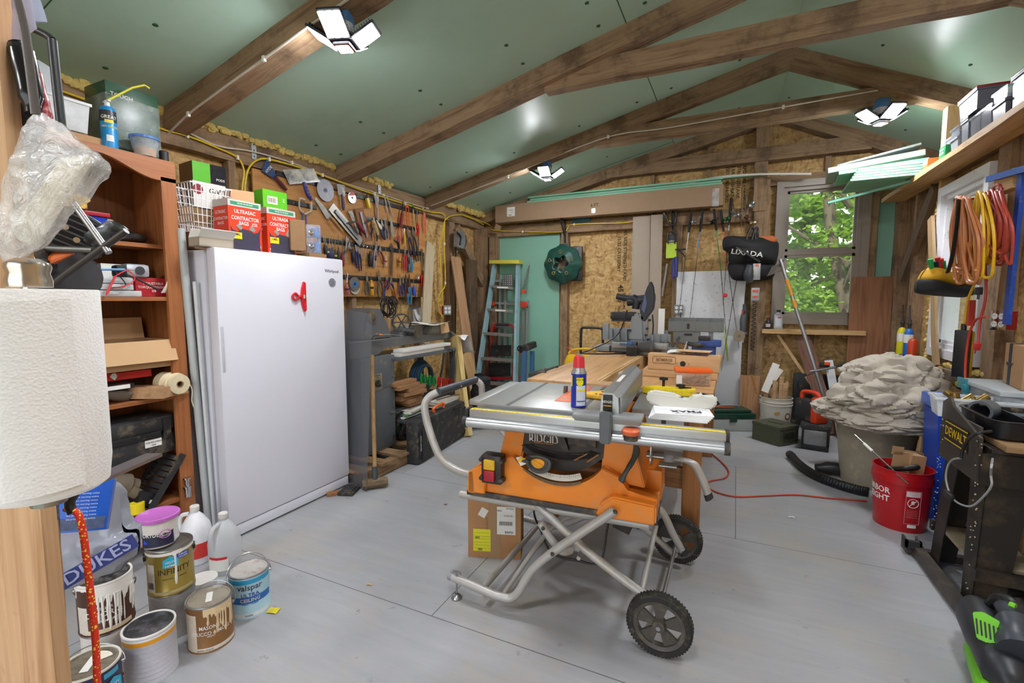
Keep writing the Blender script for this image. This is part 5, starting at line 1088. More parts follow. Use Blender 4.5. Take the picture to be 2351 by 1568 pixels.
for nm,q,r_,mt in(('guide_rod',[(168,466),(250,580)],.0075,STEEL),('guide_rod',[(80,570),(215,575)],.008,DSTEEL),('base_rail',[(75,690),(150,630),(290,530)],.008,M('#45403c',.4,.6))):
 b=B();b.tube([onD(u,v,D-.05)for u,v in q],r_,n=14);part(nm,b,mt,t,world=True)
b=B();b.tube([onD(u,v,D-.04)for u,v in((95,590),(130,592),(168,580))],[.012,.022,.008],n=10,flat=.5);part('orange_cover',b,M('#c25a1c',.5),t,world=True)
t=T('cordless_tool','black cordless tool with white label wedged left of the saw','power tool',onD(60,690,1.15))
b=B();b.tube([onD(u,v,1.15)for u,v in((35,560),(70,590),(100,620))],[.05,.045,.03],n=14,smooth=3);b.tube([onD(u,v,1.12)for u,v in((45,600),(42,650),(60,690))],[.02,.022,.04],n=12,smooth=3);part('tool_body',b,BLK2,t,world=True)
q=onD(62,592,1.09);b=B();patch(b,.025,.014,frame(q,CAM-q)@Matrix.Rotation(.35,4,'Z'));part('label',b,PAPER,t,world=True)
b=B();b.tube([onD(u,v,1.22)for u,v in((205,560),(225,540),(262,520),(290,535))],[.014,.02,.016,.012],n=8,smooth=4,flat=.5);wobble(b,.006,40);single('wrench_bundle','small bundle of chrome and black wrenches at the end of the saw rail','wrenches',b,M('#55565a',.3,.8,var=.5,sc_=80))
LG=M('#5d6267',.45,var=.06,dirt=.12,dirtc='#8a7d68');LGD=M('#45494d',.5,.2,var=.1,dirt=.3,dirtc='#8a7d68')
pb=[onZ(800,1135),onZ(836,1138)];A,Bq=V((-2.72,2.66,0)),V((-2.36,2.56,0));
b=B();up=V((0,0,1));T1,T2=onV(787,716,A+V((0,.05,0))),onV(855,720,Bq+V((.02,.09,0)))
A2,B2=V((-2.75,2.655,.002)),V((-2.385,2.555,.002));TL,TR=V((-2.80,2.74,1.335)),onV(855,722,V((-2.45,2.74,0)))
n_=(B2-A2).cross(TL-A2).normalized()*.006
b._add([A2,B2,TR,TL,A2+n_,B2+n_,TR+n_,TL+n_],[(0,1,2,3),(7,6,5,4),(0,4,5,1),(1,5,6,2),(2,6,7,3),(3,7,4,0)])
mA=CLEAR('#6a6b70',.38,.3);mA.node_tree.nodes['Principled BSDF'].inputs['Specular IOR Level'].default_value=.3
single('acrylic_sheet','scratched clear plastic sheet leaning beside the freezer','plastic sheet',b,mA,smooth=False)
t=T('sledge_hammer','long wooden-handled sledge hammer with rusty head on the floor','sledge hammer',(-2.33,2.61,0))
h0,h1=onZ(832,1112,.045),onZ(890,1104,.045);b=B();d=(h1-h0).normalized();b.tube([h0,h0+d*.02,h1-d*.02,h1],[.03,.038,.038,.03],n=8);part('head',b,M('#74604a',.7,.3,var=.25,dirt=.4),t,world=True)
m_=(h0+h1)/2;tp=onV(853,815,V((-2.50,2.86,0)));b=B();b.tube([m_,m_.lerp(tp,.12),m_.lerp(tp,.5),tp],[.017,.016,.016,.019],n=12);part('handle',b,WOOD('#a88558','#86643c',.6,1,ax=2),t,world=True)
b=B();b.tube([m_+V((0,0,.02)),m_.lerp(tp,.12)],[.024,.021],n=14);part('collar',b,M('#3a4046',.5),t,world=True)
PAL=WOOD('#957654','#6f5438',.85,1,.4,ax=1);PALX=WOOD('#957654','#6f5438',.85,1,.4)
t=T('pallet','short worn wooden pallet under the grey lathe cabinet','pallet',(-2.75,3.0,0))
for x in(-2.53,-2.95):
 b=B();b.box((x,3.05,.05),(.09,.86,.08));part('stringer',b,PAL,t,world=True)
for k,y in enumerate((2.66,2.86,3.1,3.36)):
 b=B();b.box((-2.76,y,.101),(.6,.12,.02));part('deck_board',b,PALX,t,world=True)
for k,y in enumerate((2.7,3.3)):
 b=B();b.box((-2.76,y,.012),(.6,.1,.018));part('base_board',b,PALX,t,world=True)
CX0,CX1,CY0,CY1,CZ0,CZ1=-3.1,-2.70,2.86,3.27,.112,.92
t=T('machine_cabinet','grey steel lathe cabinet with rotary switch and dull door','cabinet',(-2.9,3.06,CZ0))
b=B();b.bx(CX0,CX1,CY0,CY1,CZ0,CZ1,.004);part('cabinet_body',b,LG,t,world=True)
b=B();b.bx(CX1,CX1+.004,CY0+.02,CY1-.05,CZ0+.03,.64,.001);dr=part('door',b,LG,t,world=True)
b=B();b.bx(CX1,CX1+.004,CY0+.02,CY1-.05,.645,.9,.001);part('upper_panel',b,LG,t,world=True)
b=B();b.cyl((CX1,CY1-.07,.42),(CX1+.03,CY1-.07,.42),.004);b.cyl((CX1+.03,CY1-.09,.42),(CX1+.03,CY1-.03,.415),.004);part('latch',b,STEEL,dr,world=True)
b=B();b.bx(CX1+.004,CX1+.008,2.98,3.10,.64,.78,.002);sw=part('switch_plate',b,M('#a59c8c',.4,.6,dirt=.3),t,world=True)
b=B();b.cyl((CX1+.008,3.04,.70),(CX1+.02,3.04,.70),.03,n=24);b.box((CX1+.025,3.04,.70),(.014,.015,.06),(.7,0,0));part('switch_knob',b,BLK2,sw,world=True)
b=B();textb(b,'FORWARD',.015,frame((CX1+.009,3.04,.767),(1,0,0)));textb(b,'OFF',.012,frame((CX1+.009,3.04,.748),(1,0,0)));part('lettering',b,BLACK,sw,world=True)
for y in(CY0+.03,CY1-.03):
 for z in(.2,.45,.72,.88):b=B();b.cyl((CX1,y,z),(CX1+.006,y,z),.006,n=10);part('bolt',b,LGD,t,world=True)
t=T('steel_bench','grey steel bench shelf and legs carrying the lathe','bench',(-2.9,3.75,0))
b=B();b.bx(-3.15,-2.66,3.27,4.28,.86,.895,.003);part('bench_top',b,LG,t,world=True)
for x,y in((-2.70,4.22),(-3.12,4.22),(-3.12,3.32)):
 b=B();b.bx(x-.025,x+.025,y-.025,y+.025,0,.86,.002);part('leg',b,LGD,t,world=True)
b=B();b.bx(-3.15,-2.72,3.28,4.25,.40,.418);part('lower_shelf',b,LGD,t,world=True)
t=T('metal_lathe','heavy grey metal lathe with headstock and handwheel on the bench','lathe',(-2.9,3.5,.93));LM=M('#6e7073',.4,.3,var=.08,dirt=.25,dirtc='#8c7f6a')
b=B();b.prism([(2.80,.92),(3.14,.925),(3.22,.985),(4.26,.985),(4.30,1.0),(4.30,1.05),(4.24,1.06),(2.80,1.06)],.22,lambda a,c,q:(-2.98+q,a,c),bev=.006);part('bed',b,LM,t,world=True)
b=B();b.prism([(2.98,1.06),(3.34,1.06),(3.30,1.14),(3.20,1.32),(3.06,1.33),(3.0,1.2)],.22,lambda a,c,q:(-2.99+q,a,c),bev=.012);hd=part('headstock',b,LM,t,world=True)
b=B();b.lathe([(.0,.0),(.05,0),(.05,.02),(.03,.024),(.025,.03),(0,.03)],(-2.77,3.06,1.26),R=Matrix.Rotation(PI/2,3,'Y'));part('spindle_cap',b,M('#77644e',.5,.5,dirt=.3),hd,world=True)
hc=onX(922,740,-2.88);b=B();b.tube([(hc.x+.0,hc.y+.075*math.cos(a)*.35,hc.z+.085*math.sin(a))if 0 else(hc.x+.06*math.cos(a),hc.y+.06*math.cos(a),hc.z+.08*math.sin(a))for a in[k*PI/12 for k in range(24)]],.009,n=8,closed=True)
for k in range(3):a=k*PI/3;b.cyl((hc.x+.06*math.cos(a),hc.y+.06*math.cos(a),hc.z+.08*math.sin(a)),(hc.x-.06*math.cos(a),hc.y-.06*math.cos(a),hc.z-.08*math.sin(a)),.006,n=8)
part('handwheel',b,LGD,t,world=True)
b=B();b.bx(-2.96,-2.80,3.48,3.62,1.06,1.10,.006);b.bx(-2.92,-2.8,3.52,3.7,1.10,1.13,.006);b.cyl((-2.8,3.55,1.11),(-2.7,3.55,1.11),.014);part('carriage',b,LM,t,world=True)
ww=onX(958,763,-2.72);b=B();b.cyl(ww,ww+V((.025,0,0)),.055,n=28);b.cyl(ww+V((-.08,0,0)),ww,.02);part('wheel',b,M('#6b645c',.5,.4,dirt=.3),t,world=True)
b=B();b.tube([(-2.74,3.0,1.09),(-2.72,3.2,1.1),(-2.70,3.40,1.075)],.005,n=8,smooth=3);b.cyl((-2.735,3.05,1.07),(-2.735,3.1,1.12),.006);part('lever',b,STEEL,t,world=True)
b=B();b.tube([(-2.73,2.94,1.1),(-2.71,3.09,1.105)],.007,n=8);b.mat(1);b.tube([(-2.71,3.09,1.105),(-2.71,3.12,1.105)],.009,n=8);single('tong_tool','rusty tongs with an orange tip resting on the lathe bed','tongs',b,[LGD,ORNG])
t=T('spray_canister','white aerosol canister tilted behind the lathe headstock','can',onX(872,735,-3.15));p0,p1=onX(867,742,-3.15),onX(878,712,-3.15);b=B();b.cyl(p0,p1,.03,n=20);part('can_body',b,M('#c9ccd0',.3,.4),t,world=True)
t=T('cable_coil','tangled coil of black cable hanging above the lathe','cable',onX(886,700,-3.12));rnd=random.Random(5)
c0=onX(886,708,-3.12)
for k in range(9):
 b=B();ry,rz_=rnd.uniform(.05,.09),rnd.uniform(.07,.11);dy,dz=rnd.uniform(-.02,.03),rnd.uniform(-.02,.02)
 b.tube([(c0.x+.02*math.sin(a*2+k)+k*.006,c0.y+dy+ry*math.cos(a),c0.z+dz+rz_*math.sin(a))for a in[q*PI/8 for q in range(16)]],.005,n=6,closed=True,smooth=2);part('loop',b,BLACK,t,world=True)
b=B();c1=onX(902,698,-3.12);b.tube([(c1.x,c1.y+.07*math.cos(a),c1.z+.08*math.sin(a))for a in[q*PI/8 for q in range(14)]],.006,n=6,smooth=2);part('loose_loop',b,BLACK,t,world=True)
def seg(p,q,x):return onX(*p,x),onX(*q,x)
tbox('carton','white open-topped carton lying on the lathe behind the grinding wheel','box',(-2.83,3.85,1.062),RZL,.42,.2,.085,M('#b9b4ac',.8))
b=B();b.grid(6,4,lambda a,c:(-2.9+.25*c,3.62+.5*a,1.16+.02*math.sin(a*4+c*3)+.01*c));single('paper_sheet','creased white paper draped on the carton on the lathe','paper',b,PAPER)
t=T('packaged_tool','clear-wrapped tool with tan card end on the lathe bed','package',(-2.76,4.02,1.062),RZL);b=B();b.prism([(-.2,0),(.16,0),(.16,.07),(.08,.1),(-.12,.09)],.1,lambda a,c,q:(a,q-.03,c),bev=.01);wobble(b,.008,18);part('wrap',b,CLEAR('#8f8a80',.75,.2,.2,.8),t);b=B();b.prism([(.02,-.01),(.17,0),(.14,.1),(.0,.1)],.004,lambda a,c,q:(a,-.04-q,c));part('card',b,CARDL,t)
b=B();b.lathe([(0,0),(.06,0),(.066,.14),(.063,.14),(.058,.004)],(-2.98,3.98,1.18),n=28,R=Matrix.Rotation(.25,3,'X'));single('metal_tin','shiny metal tin with printed label tilted on the lathe','tin',b,M('#d0d0d4',.15,.9,var=.3,sc_=12))
tbox('cardboard_box','brown cardboard wedge behind the handwheel','box',(-2.95,3.55,1.062),RZL+.3,.16,.14,.16,CARD)
b=B();b.grid(10,8,lambda a,c:(-2.88+.3*c,4.24+.26*a,1.05-.16*max(0,a-.35)**1.2*2.0+.03*math.sin(a*9+c*4)-.05*c*c));single('white_cloth','white cloth draped over the end of the lathe','cloth',b,M('#dfdfe2',.8,var=.03))
b=B();b.tube([(-3.2,4.42,0),(-3.0,4.42,.5),(-2.93,4.42,.9),(-2.93,4.42,.98),(-2.98,4.42,1.02),(-3.1,4.42,1.03)],.014,n=12,smooth=4);single('bent_tube','bent grey metal tube leg standing behind the pine board','tube',b,M('#8d9092',.4,.6))
def brd(name,lab_,cat,p,q,wd,th,mt,xp,xq=None,up=(1,0,0)):
 P,Q=onX(*p,xp),onX(*q,xq if xq is not None else xp);o=beam(name,P,Q,wd,th,mt,up=up,kind=None,label=lab_,cat=cat);return o
for k,(y0_,y1_,z0_)in enumerate(((3.30,4.0,.896),(3.33,4.1,.929))):
 b=B();b.bx(-2.76,-2.66-.0+.012*k,y0_,y1_,z0_,z0_+.03,.003);single('trim_board',('upper','lower')[1-k]+' of two white trim boards lying on the bench shelf','board',b,WP)
b=B();b.tube([(-2.68,4.0,.9),(-2.64,4.12,.88),(-2.64,4.16,.7),(-2.66,4.14,.45)],.007,n=8,smooth=5);single('cable','grey cable hanging from the bench shelf','cable',b,LGD)
t=T('hose_coil','coil of blue and grey air hose on the lower bench shelf','hose',(-2.95,3.95,.42))
for k in range(5):
 b=B();b.tube([(-2.95+.02*k,3.98+(.17-.015*k)*math.cos(a),.60+(.17-.012*k)*math.sin(a))for a in[q*PI/10 for q in range(20)]],.014,n=8,closed=True);part('hose_loop',b,M('#2b6ea0' if k%2 else '#4a5560',.45),t,world=True)
for k in range(10):
 c1='#1f8f45' if k<4 else '#c8201f';P=onX(968+k*9.6+(2 if k>3 else 0),870+k*1.5,-2.70);Hh=.1
 t=T('hand_clamp',(('leftmost green','second green','third green','rightmost green','leftmost red','second red','third red','fourth red','fifth red','rightmost red')[k]+' spring clamp in the row on the lower bench shelf'),'clamp',(P.x,P.y,P.z),0,('green','red')[k>3]+' clamps in the row on the bench shelf')
 b=B();b.prism([(-.013,-.055),(.013,-.05),(.016,0),(.012,.05),(-.01,.052),(-.016,0)],.022,lambda a,c,q:(q-.011,a,c),bev=.005);part('handle',b,M(c1,.35),t)
 b=B();b.bx(.0,.013,-.006,.006,-.03,.03,.002);part('grip_inset',b,BLACK,t)
b=B();b.bx(-2.75,-2.69,3.55,4.1,.42,.47,.003);single('clamp_rack','dark tray holding the row of green and red clamps','tray',b,BLK2)
rnd=random.Random(3)
for k in range(7):
 z=.42+.0+k*.036;b=B();b.box((-2.78+rnd.uniform(-.03,.04),3.44+rnd.uniform(-.06,.06)+.02*(6-k),z+.017),(.24,rnd.uniform(.22,.34),.034),(0,0,rnd.uniform(-.15,.15)))
 single('wood_block',('bottom brown hardwood offcut','second hardwood offcut from the bottom','third hardwood offcut from the bottom','middle hardwood offcut','third hardwood offcut from the top','second hardwood offcut from the top','top brown hardwood offcut')[k]+' of the stack on the lower bench shelf','wood block',b,WOOD('#a37a54','#7e5a3a',.7,1,.2),group='stacked hardwood offcuts on the bench shelf')
t=T('magazine_stack','stack of papers and magazines on the shelf under the offcuts','magazines',(-2.78,3.5,.33))
for k in range(4):
 b=B();b.box((-2.78+.01*k,3.48+.02*k,.335+.018*k),(.24,.3,.015),(0,0,.06*k));part('magazine',b,(PAPER,M('#5e8a5a',.6),PAPER,M('#d5d0c6',.6))[k],t,world=True)
t=T('magazine_stack','second stack of papers with a hand tool on top, right of the offcuts','magazines',(-2.70,3.98,.36))
for k in range(4):
 b=B();b.box((-2.70,3.95,.345+.016*k),(.26,.36,.013),(0,0,.1-.05*k));part('magazine',b,(PAPER,M('#9a9080',.6,var=.3),PAPER,M('#c9c2b4',.6,var=.2))[k],t,world=True)
b=B();b.tube([(-2.62,3.8,.42),(-2.58,4.0,.425),(-2.57,4.14,.42)],[.008,.007,.003],n=8,smooth=3);single('hand_file','rusty hand file lying on the second stack of papers','file',b,M('#6b5c4a',.6,.4))
b=B();b.bx(-3.0,-2.62,3.3,4.2,.30,.32);single('wire_shelf','grey shelf board carrying the stacks of papers','shelf',b,LGD)
t=T('spare_tyre_wheel','black rubber wheel with grey hub on the pallet beside the cabinet','wheel',(-2.72,3.42,.25));Ry=Matrix.Rotation(PI/2,3,'Y')
b=B();b.lathe([(.08,-.03),(.12,-.03),(.135,-.02),(.138,0),(.135,.02),(.12,.03),(.08,.03)],n=36,R=Ry);part('tyre',b,BLACK,t);b=B();b.lathe([(0,-.012),(.05,-.016),(.08,-.02),(.08,.02),(.05,.016),(.02,.03),(0,.03)],n=28,R=Ry);part('hub',b,M('#8a8780',.5),t)
b=B();b.bar((.03,-.1,-.06),(.03,0,0),.04,.006,(1,0,0));part('bracket',b,STEEL,t)
ccf,crz,cw=front(952,1072,1062,1008);cw=1.0
P0,P1=onZ(962,1070),onZ(1070,1000)
t=T('tool_case','long black tool case with orange handle standing on the floor','tool case',(P0+P1)/2,math.atan2((P1-P0).y,(P1-P0).x));L=(P1-P0).length;Hc=.37
b=B();b.bx(-L/2,L/2,0,.13,0,Hc,.035);part('case_shell',b,BLK2,t);b=B()
b.prism([(-L/2+.05,.05),(L/2-.05,.05),(L/2-.05,Hc-.05),(.18,Hc-.04),(.12,Hc-.09),(-.12,Hc-.09),(-.18,Hc-.04),(-L/2+.05,Hc-.05)],.012,lambda a,c,q:(a,-q,c),bev=.005);part('front_panel',b,BLK2,t)
b=B();b.tube([(-.09,.06,Hc),(-.09,.06,Hc+.04),(.09,.06,Hc+.045),(.09,.06,Hc)],.013,n=10,smooth=4);part('handle',b,ORNG,t)
for x in(-.25,.25):
 b=B();b.bx(x-.05,x+.05,-.015,.0,Hc-.1,Hc-.02,.004);part('latch',b,BLACK,t)
for x,z in((L/2-.05,.06),(L/2-.05,Hc-.07),(-L/2+.06,.05)):b=B();b.cyl((x,-.014,z),(x,-.006,z),.02,n=18);part('stud',b,BLACK,t)
b=B();patch(b,.05,.2,Matrix.Translation((-L/2+.0-.001,.065,Hc*.48))@frame((0,0,0),(-1,0,0)));
Mx=frame((-L/2+.035,-.001,Hc*.5),(0,-1,0))@Matrix.Rotation(PI/2,4,'Z');b=B();patch(b,.2,.05,Mx,off=.002);part('label',b,M('#101012',.3),t)
b=B();textb(b,'RIDGID R3000',.022,Mx@Matrix.Translation((0,.0,.003)));part('lettering',b,PAPER,t)
P0=onZ(1073,1003);beam('pine_board',P0+V((-.02,.02,.0)),V((-2.73,4.30,1.0)),.15,.055,WOOD('#d8bf80','#b89450',.6,.9,.12),up=(.3,1,.3),kind=None,label='pale pine two-by-four leaning on the end of the bench',cat='board')
brd('paint_board','wide off-white board leaning against the wall behind the lathe','board',(988,560),(975,790),.17,.02,WOOD('#c3b396','#a4957b',.6,.5),-3.40,-3.2)
brd('leaning_board','tall tan board leaning in the back left corner','board',(1046,590),(1100,985),.22,.02,WOOD('#b58c6a','#94704f',.6,.5),-3.33,-2.95)
brd('leaning_board','short tan board standing in front of the tall corner board','board',(1070,810),(1100,940),.2,.02,WOOD('#c6a273','#a9854f',.6,.5),-3.0,-2.9)
brd('nylon_strap','long black strap hanging from a nail in the back left corner','strap',(1047,560),(1045,800),.03,.004,BLACK,-3.36,-3.34)
t=T('trail_camera','silver and black clamp light hanging on the corner post','clamp tool',onX(1053,572,-3.3));q=[onX(u,v,-3.3)for u,v in((1047,530),(1061,530),(1066,545),(1060,572),(1046,566))]
b=B();b._add([p+V((.03,0,0))for p in q]+[p-V((.03,0,0))for p in q],[(0,1,2,3,4),(9,8,7,6,5)]+[(i,(i+1)%5,5+(i+1)%5,5+i)for i in range(5)]);part('housing',b,M('#8f9094',.3,.5),t,world=True)
b=B();b.tube([onX(u,v,-3.26)for u,v in((1050,534),(1058,545),(1056,562))],.012,n=8,smooth=3);part('inset',b,BLACK,t,world=True);b=B();b.tube([onX(u,v,-3.27)for u,v in((1069,540),(1070,560),(1062,574),(1050,574))],.008,n=8,smooth=3);part('lever',b,BLK2,t,world=True)
b=B();cc=onX(1051,584,-3.28);b.tube([(cc.x,cc.y+.02*math.cos(a),cc.z+.02*math.sin(a))for a in[k*PI/8 for k in range(16)]],.004,n=6,closed=True);part('ring',b,BLACK,t,world=True)
def outlet(lab_,P,rz,body,plate,n=2):
 t=T('outlet_box',lab_,'outlet',P,rz);b=B();b.bx(-.05,.05,-.0,.06,-.055,.055,.004);part('box_body',b,body,t)
 b=B();b.bx(-.054,.054,-.005,0,-.06,.06,.003);part('cover_plate',b,plate,t)
 for x in(-.024,.024):
  for z in(-.024,.024):
   b=B();b.cyl((x,-.008,z),(x,-.005,z),.018,n=20);f_=part('socket',b,PAPER,t);b=B()
   for dx in(-.006,.006):b.box((x+dx,-.0083,z+.003),(.002,.001,.008))
   part('slots',b,BLACK,f_)
 return t
P=onX(1027,712,-3.33);outlet('red outlet box with grey plate of four sockets by the corner',P,RZL-.5,M('#a32020',.5),GREY)
t=T('backpack','black backpack slumped behind the saw handle','backpack',onZ(1095,985));P=onZ(1098,985)+V((-.02,.12,0))
b=B();b.tube([P+V((0,0,.0)),P+V((0,0,.12)),P+V((.0,0,.35)),P+V((-.01,0,.5)),P+V((-.02,0,.58))],[.11,.13,.12,.1,.05],n=18,smooth=4);wobble(b,.03,6,2);part('bag_body',b,M('#131316',.8),t,world=True)
b=B();b.tube([P+V((.08,-.08,.08)),P+V((.1,-.09,.25)),P+V((.07,-.08,.42))],[.05,.06,.04],n=12,smooth=4,flat=.5);wobble(b,.01,10);part('front_pocket',b,M('#1a1a1e',.8),t,world=True)
AL=M('#a8aaa9',.4,.7,var=.1,dirt=.15,dirtc='#6b6257');FG=M('#8fb0b8',.45,var=.06,dirt=.15,dirtc='#5f6a66');RB=M('#b3202c',.4)
LYt,LYb=6.12,5.55
def lad(u,v,f):return onY(u,v,LYb+(LYt-LYb)*f)
t=T('step_ladder','pale blue fiberglass step ladder with yellow cap leaning by the green panel','ladder',onY(1145,900,LYb))
Lb,Lt,Rb,Rt=lad(1097,868,.04),lad(1136,608,1),lad(1183,893,.0),lad(1190,606,1)
Lb2=Lb+(Lb-Lt)*.08;Lb2.z=max(Lb2.z,.0)
zb=.0
def ext(a,b_):d=b_-a;return a+d*((zb-a.z)/d.z)
Lb,Rb_=ext(Lt,Lb),ext(Rt,Rb)
for a,b2 in((Lt,Lb),(Rt,Rb_)):
 b=B();b.bar(a,b2,.035,.085,(0,1,0));part('side_rail',b,FG,t,world=True,smooth=False)
b=B();c0,c1=lad(1130,604,1),lad(1198,604,1);b.bar(c0+V((0,-.02,.01)),c1+V((0,-.02,.01)),.16,.05,(0,0,1),.006);part('top_cap',b,M('#d9c74a',.5),t,world=True)
for v,ul,ur in((660,1130,1182),(713,1123,1181),(768,1113,1180),(825,1106,1180),(880,1099,1178)):
 f=1-(v-606)/290;b=B();b.bar(lad(ul,v-3,f)+V((0,-.02,0)),lad(ur,v+2,f)+V((0,-.02,0)),.09,.035);part('step',b,AL,t,world=True,smooth=False)
for v,ul,ur in((660,1146,1171),(712,1142,1166)):
 f=1-(v-606)/290;b=B();b.bar(lad(ul,v,f)+V((0,-.068,0)),lad(ur,v+1,f)+V((0,-.068,0)),.002,.022);part('step_label',b,PAPER,t,world=True,smooth=False)
t=T('multi_ladder','aluminium folding ladder with red knobs behind the blue ladder','ladder',onY(1200,890,5.95));Y2=6.14
for u0,u1 in((1150,1146),(1162,1160),(1203,1199),(1212,1208)):
 b=B();a,c=onY(u0-(0 if u0>1180 else 0),690 if u0>1180 else 640,Y2),onY(u1,900,Y2-.1);c.z=max(0,c.z);b.bar(a,V((c.x,Y2-.12,0)),.028,.05,(0,1,0));part('side_rail',b,AL,t,world=True,smooth=False)
for v in(645,696,750,868):
 b=B();b.bar(onY(1138,v,Y2-.02),onY(1206,v+3,Y2-.02),.03,.03);part('rung',b,AL,t,world=True)
for u,v,r_ in((1204,669,.03),(1203,699,.04),(1207,699,.04),(1134,697,.03),(1197,807,.025),(1198,866,.03),(1136,753,.03)):
 b=B();p=onY(u,v,Y2-.06);b.cyl(p,p+V((0,-.04,0)),r_,n=18);part('locking_knob',b,ORNG if 0 else M('#d2452c',.4),t,world=True)
b=B();b.bar(onY(1198,665,Y2-.03),onY(1214,610,Y2-.03),.02,.02);b.bar(onY(1210,665,Y2),onY(1216,605,Y2),.01,.01);part('stand_off_arm',b,AL,t,world=True)
b=B();a=onY(1168,645,6.0);b.bx(a.x-.085,a.x+.07,5.97,5.99,a.z-.07,a.z+.09,.004);b.mat(1)
for i in range(5):
 for j in range(5):b.cyl((a.x-.065+.03*i,5.969,a.z-.05+.03*j),(a.x-.065+.03*i,5.9685,a.z-.05+.03*j),.006,n=8)
single('perforated_plate','grey perforated steel plate on the ladder top','plate',b,[M('#77797e',.4,.7),PAPER])
t=T('step_stool','red framed step stool with black treads folded behind the ladders','step stool',onY(1150,890,5.85));Y3=5.85
for u0,u1,v0 in((1130,1116,752),(1180,1177,752)):
 b=B();a,c=onY(u0,v0,Y3+.1),onY(u1,895,Y3);c.z=.0;b.tube([a,(a+c)/2,V((c.x,Y3,0))],.014,n=10,smooth=3);part('frame_tube',b,RB,t,world=True)
b=B();b.tube([onY(1128,762,Y3+.08),onY(1134,746,Y3+.08),onY(1150,744,Y3+.08),onY(1175,746,Y3+.08),onY(1181,762,Y3+.08)],.013,n=10,smooth=4);part('handle',b,RB,t,world=True)
b=B();b.tube([onY(1139,745,Y3+.07),onY(1168,746,Y3+.07)],.018,n=10);part('grip',b,BLK2,t,world=True)
for v0,v1,u0,u1 in((792,817,1129,1174),(833,863,1125,1172)):
 b=B();p=[onY(u0,v0,Y3+.03),onY(u1,v0,Y3+.03),onY(u1,v1,Y3),onY(u0-3,v1,Y3)];n_=V((0,-.03,.0));b._add(p+[q+n_ for q in p],[(0,1,2,3),(7,6,5,4),(0,4,5,1),(1,5,6,2),(2,6,7,3),(3,7,4,0)]);part('tread',b,BLACK,t,world=True)
b=B();b.bar(onY(1122,868,Y3),onY(1177,868,Y3),.03,.04);part('cross_bar',b,RB,t,world=True)
t=T('sawhorse','blue folding sawhorse with dark top standing beside the ladders','sawhorse',onY(1215,880,5.5));Y4=5.55;SB=M('#35618c',.5,var=.06)
b=B();b.bar(onY(1196,803,Y4),onY(1228,790,Y4+.25),.06,.08);part('top_rail',b,BLK2,t,world=True)
for u0,u1,yy in((1205,1205,Y4-.02),(1222,1225,Y4+.22)):
 a,c=onY(u0,806,yy),onY(u1,890,yy);b=B();b.bar(a,V((c.x+.02,yy-.12,0)),.055,.03,(0,1,0));part('leg',b,SB,t,world=True)
b=B();q=onY(1194,800,Y4-.04);b.lathe([(.028,-.01),(.04,-.01),(.04,.01),(.028,.01),(.028,-.01)],q,n=20,R=Matrix.Rotation(PI/2,3,'X'));part('hinge_ring',b,BLACK,t,world=True)
t=T('bench_clamp','black and chrome clamp jaws at the left edge of the wooden bench','clamp',(-1.17,3.2,.88))
for k,(u,v)in enumerate(((1232,853),(1262,846))):
 b=B();p=onX(u+3,v+6,-1.2);b.box(p,(.12,.06,.05),(0,-.35,.2),bev=.006);part('jaw',b,BLK2,t,world=True)
 b=B();b.tube([p+V((.0,-.02,-.02)),p+V((.05,-.04,-.045)),p+V((.08,-.03,.0))],.014,n=10,smooth=3);part('screw',b,CHROME,t,world=True)
OR=M('#ea8824',.4,var=.05,dirt=.22,dirtc='#c79c6a',sc_=14);TUB=M('#b3b0ac',.42,.25,var=.05,dirt=.25,dirtc='#b09a78',sc_=18);ALU=M('#bdbfc1',.3,.75,var=.04,dirt=.1)
TOPM=M('#a9aaa8',.38,.6,var=.06,dirt=.3,dirtc='#9a8468',sc_=9);GRYP=M('#8d8f90',.5,.1,var=.05,dirt=.15);DUSTY=M('#3c3a38',.6,dirt=.35,dirtc='#8a765c',sc_=30)
SO=V((-1.04,1.755,0));SRZ=.073;TZ=.92
TS=T('table_saw','orange jobsite table saw with aluminium fence on a folding wheeled stand','table saw',SO,SRZ)
W2L=_W[TS.name].inverted()
def LP(p):return W2L@V(p)
def pp(nm,b,mt,par=TS,**k):return part(nm,b,mt,par,**k)
b=B();b.bx(-.03,.62,.14,.76,TZ-.03,TZ,.004);b.mat(1);b.bx(.115,.135,.14,.76,TZ-.001,TZ+.0006);b.bx(.45,.47,.14,.76,TZ-.001,TZ+.0006);tab=pp('table_top',b,[TOPM,M('#5a5a5a',.5,.5)])
b=B();b.bx(-.1,-.034,.2,.74,TZ-.03,TZ-.002,.004);pp('side_wing',b,TOPM)
b=B();b.bx(.66,.97,.3,.74,TZ-.03,TZ-.004,.003);pp('extension_wing',b,TOPM)
b=B();b.bx(.30,.40,.3,.72,TZ+.0003,TZ+.0018,.001);pp('throat_plate',b,M('#d2653c',.5,dirt=.3))
b=B();b.prism([(.0,0),(.05,0),(.05,.03),(.01,.035)],.012,lambda a,c,q:(.29+q,.50+a*1.0,TZ+c));pp('riving_knife',b,M('#4a3f38',.5,.3))
b=B();b.bx(.0,1.03,.0,.055,TZ-.035,TZ,.002);rail=pp('front_rail',b,ALU)
b=B();b.bx(.0,1.03,.006,.03,TZ+.0002,TZ+.001);rl=pp('rule_tape',b,M('#dcc438',.5),rail)
b=B()
for k in range(50):b.bx(.02+k*.02,.0212+k*.02,.006,.014 if k%5 else .022,TZ+.001,TZ+.0013)
pp('rule_marks',b,BLACK,rl)
b=B();b.tube([(-.02,-.006,TZ-.055),(1.035,-.006,TZ-.055)],.022,n=20);pp('round_rail',b,ALU)
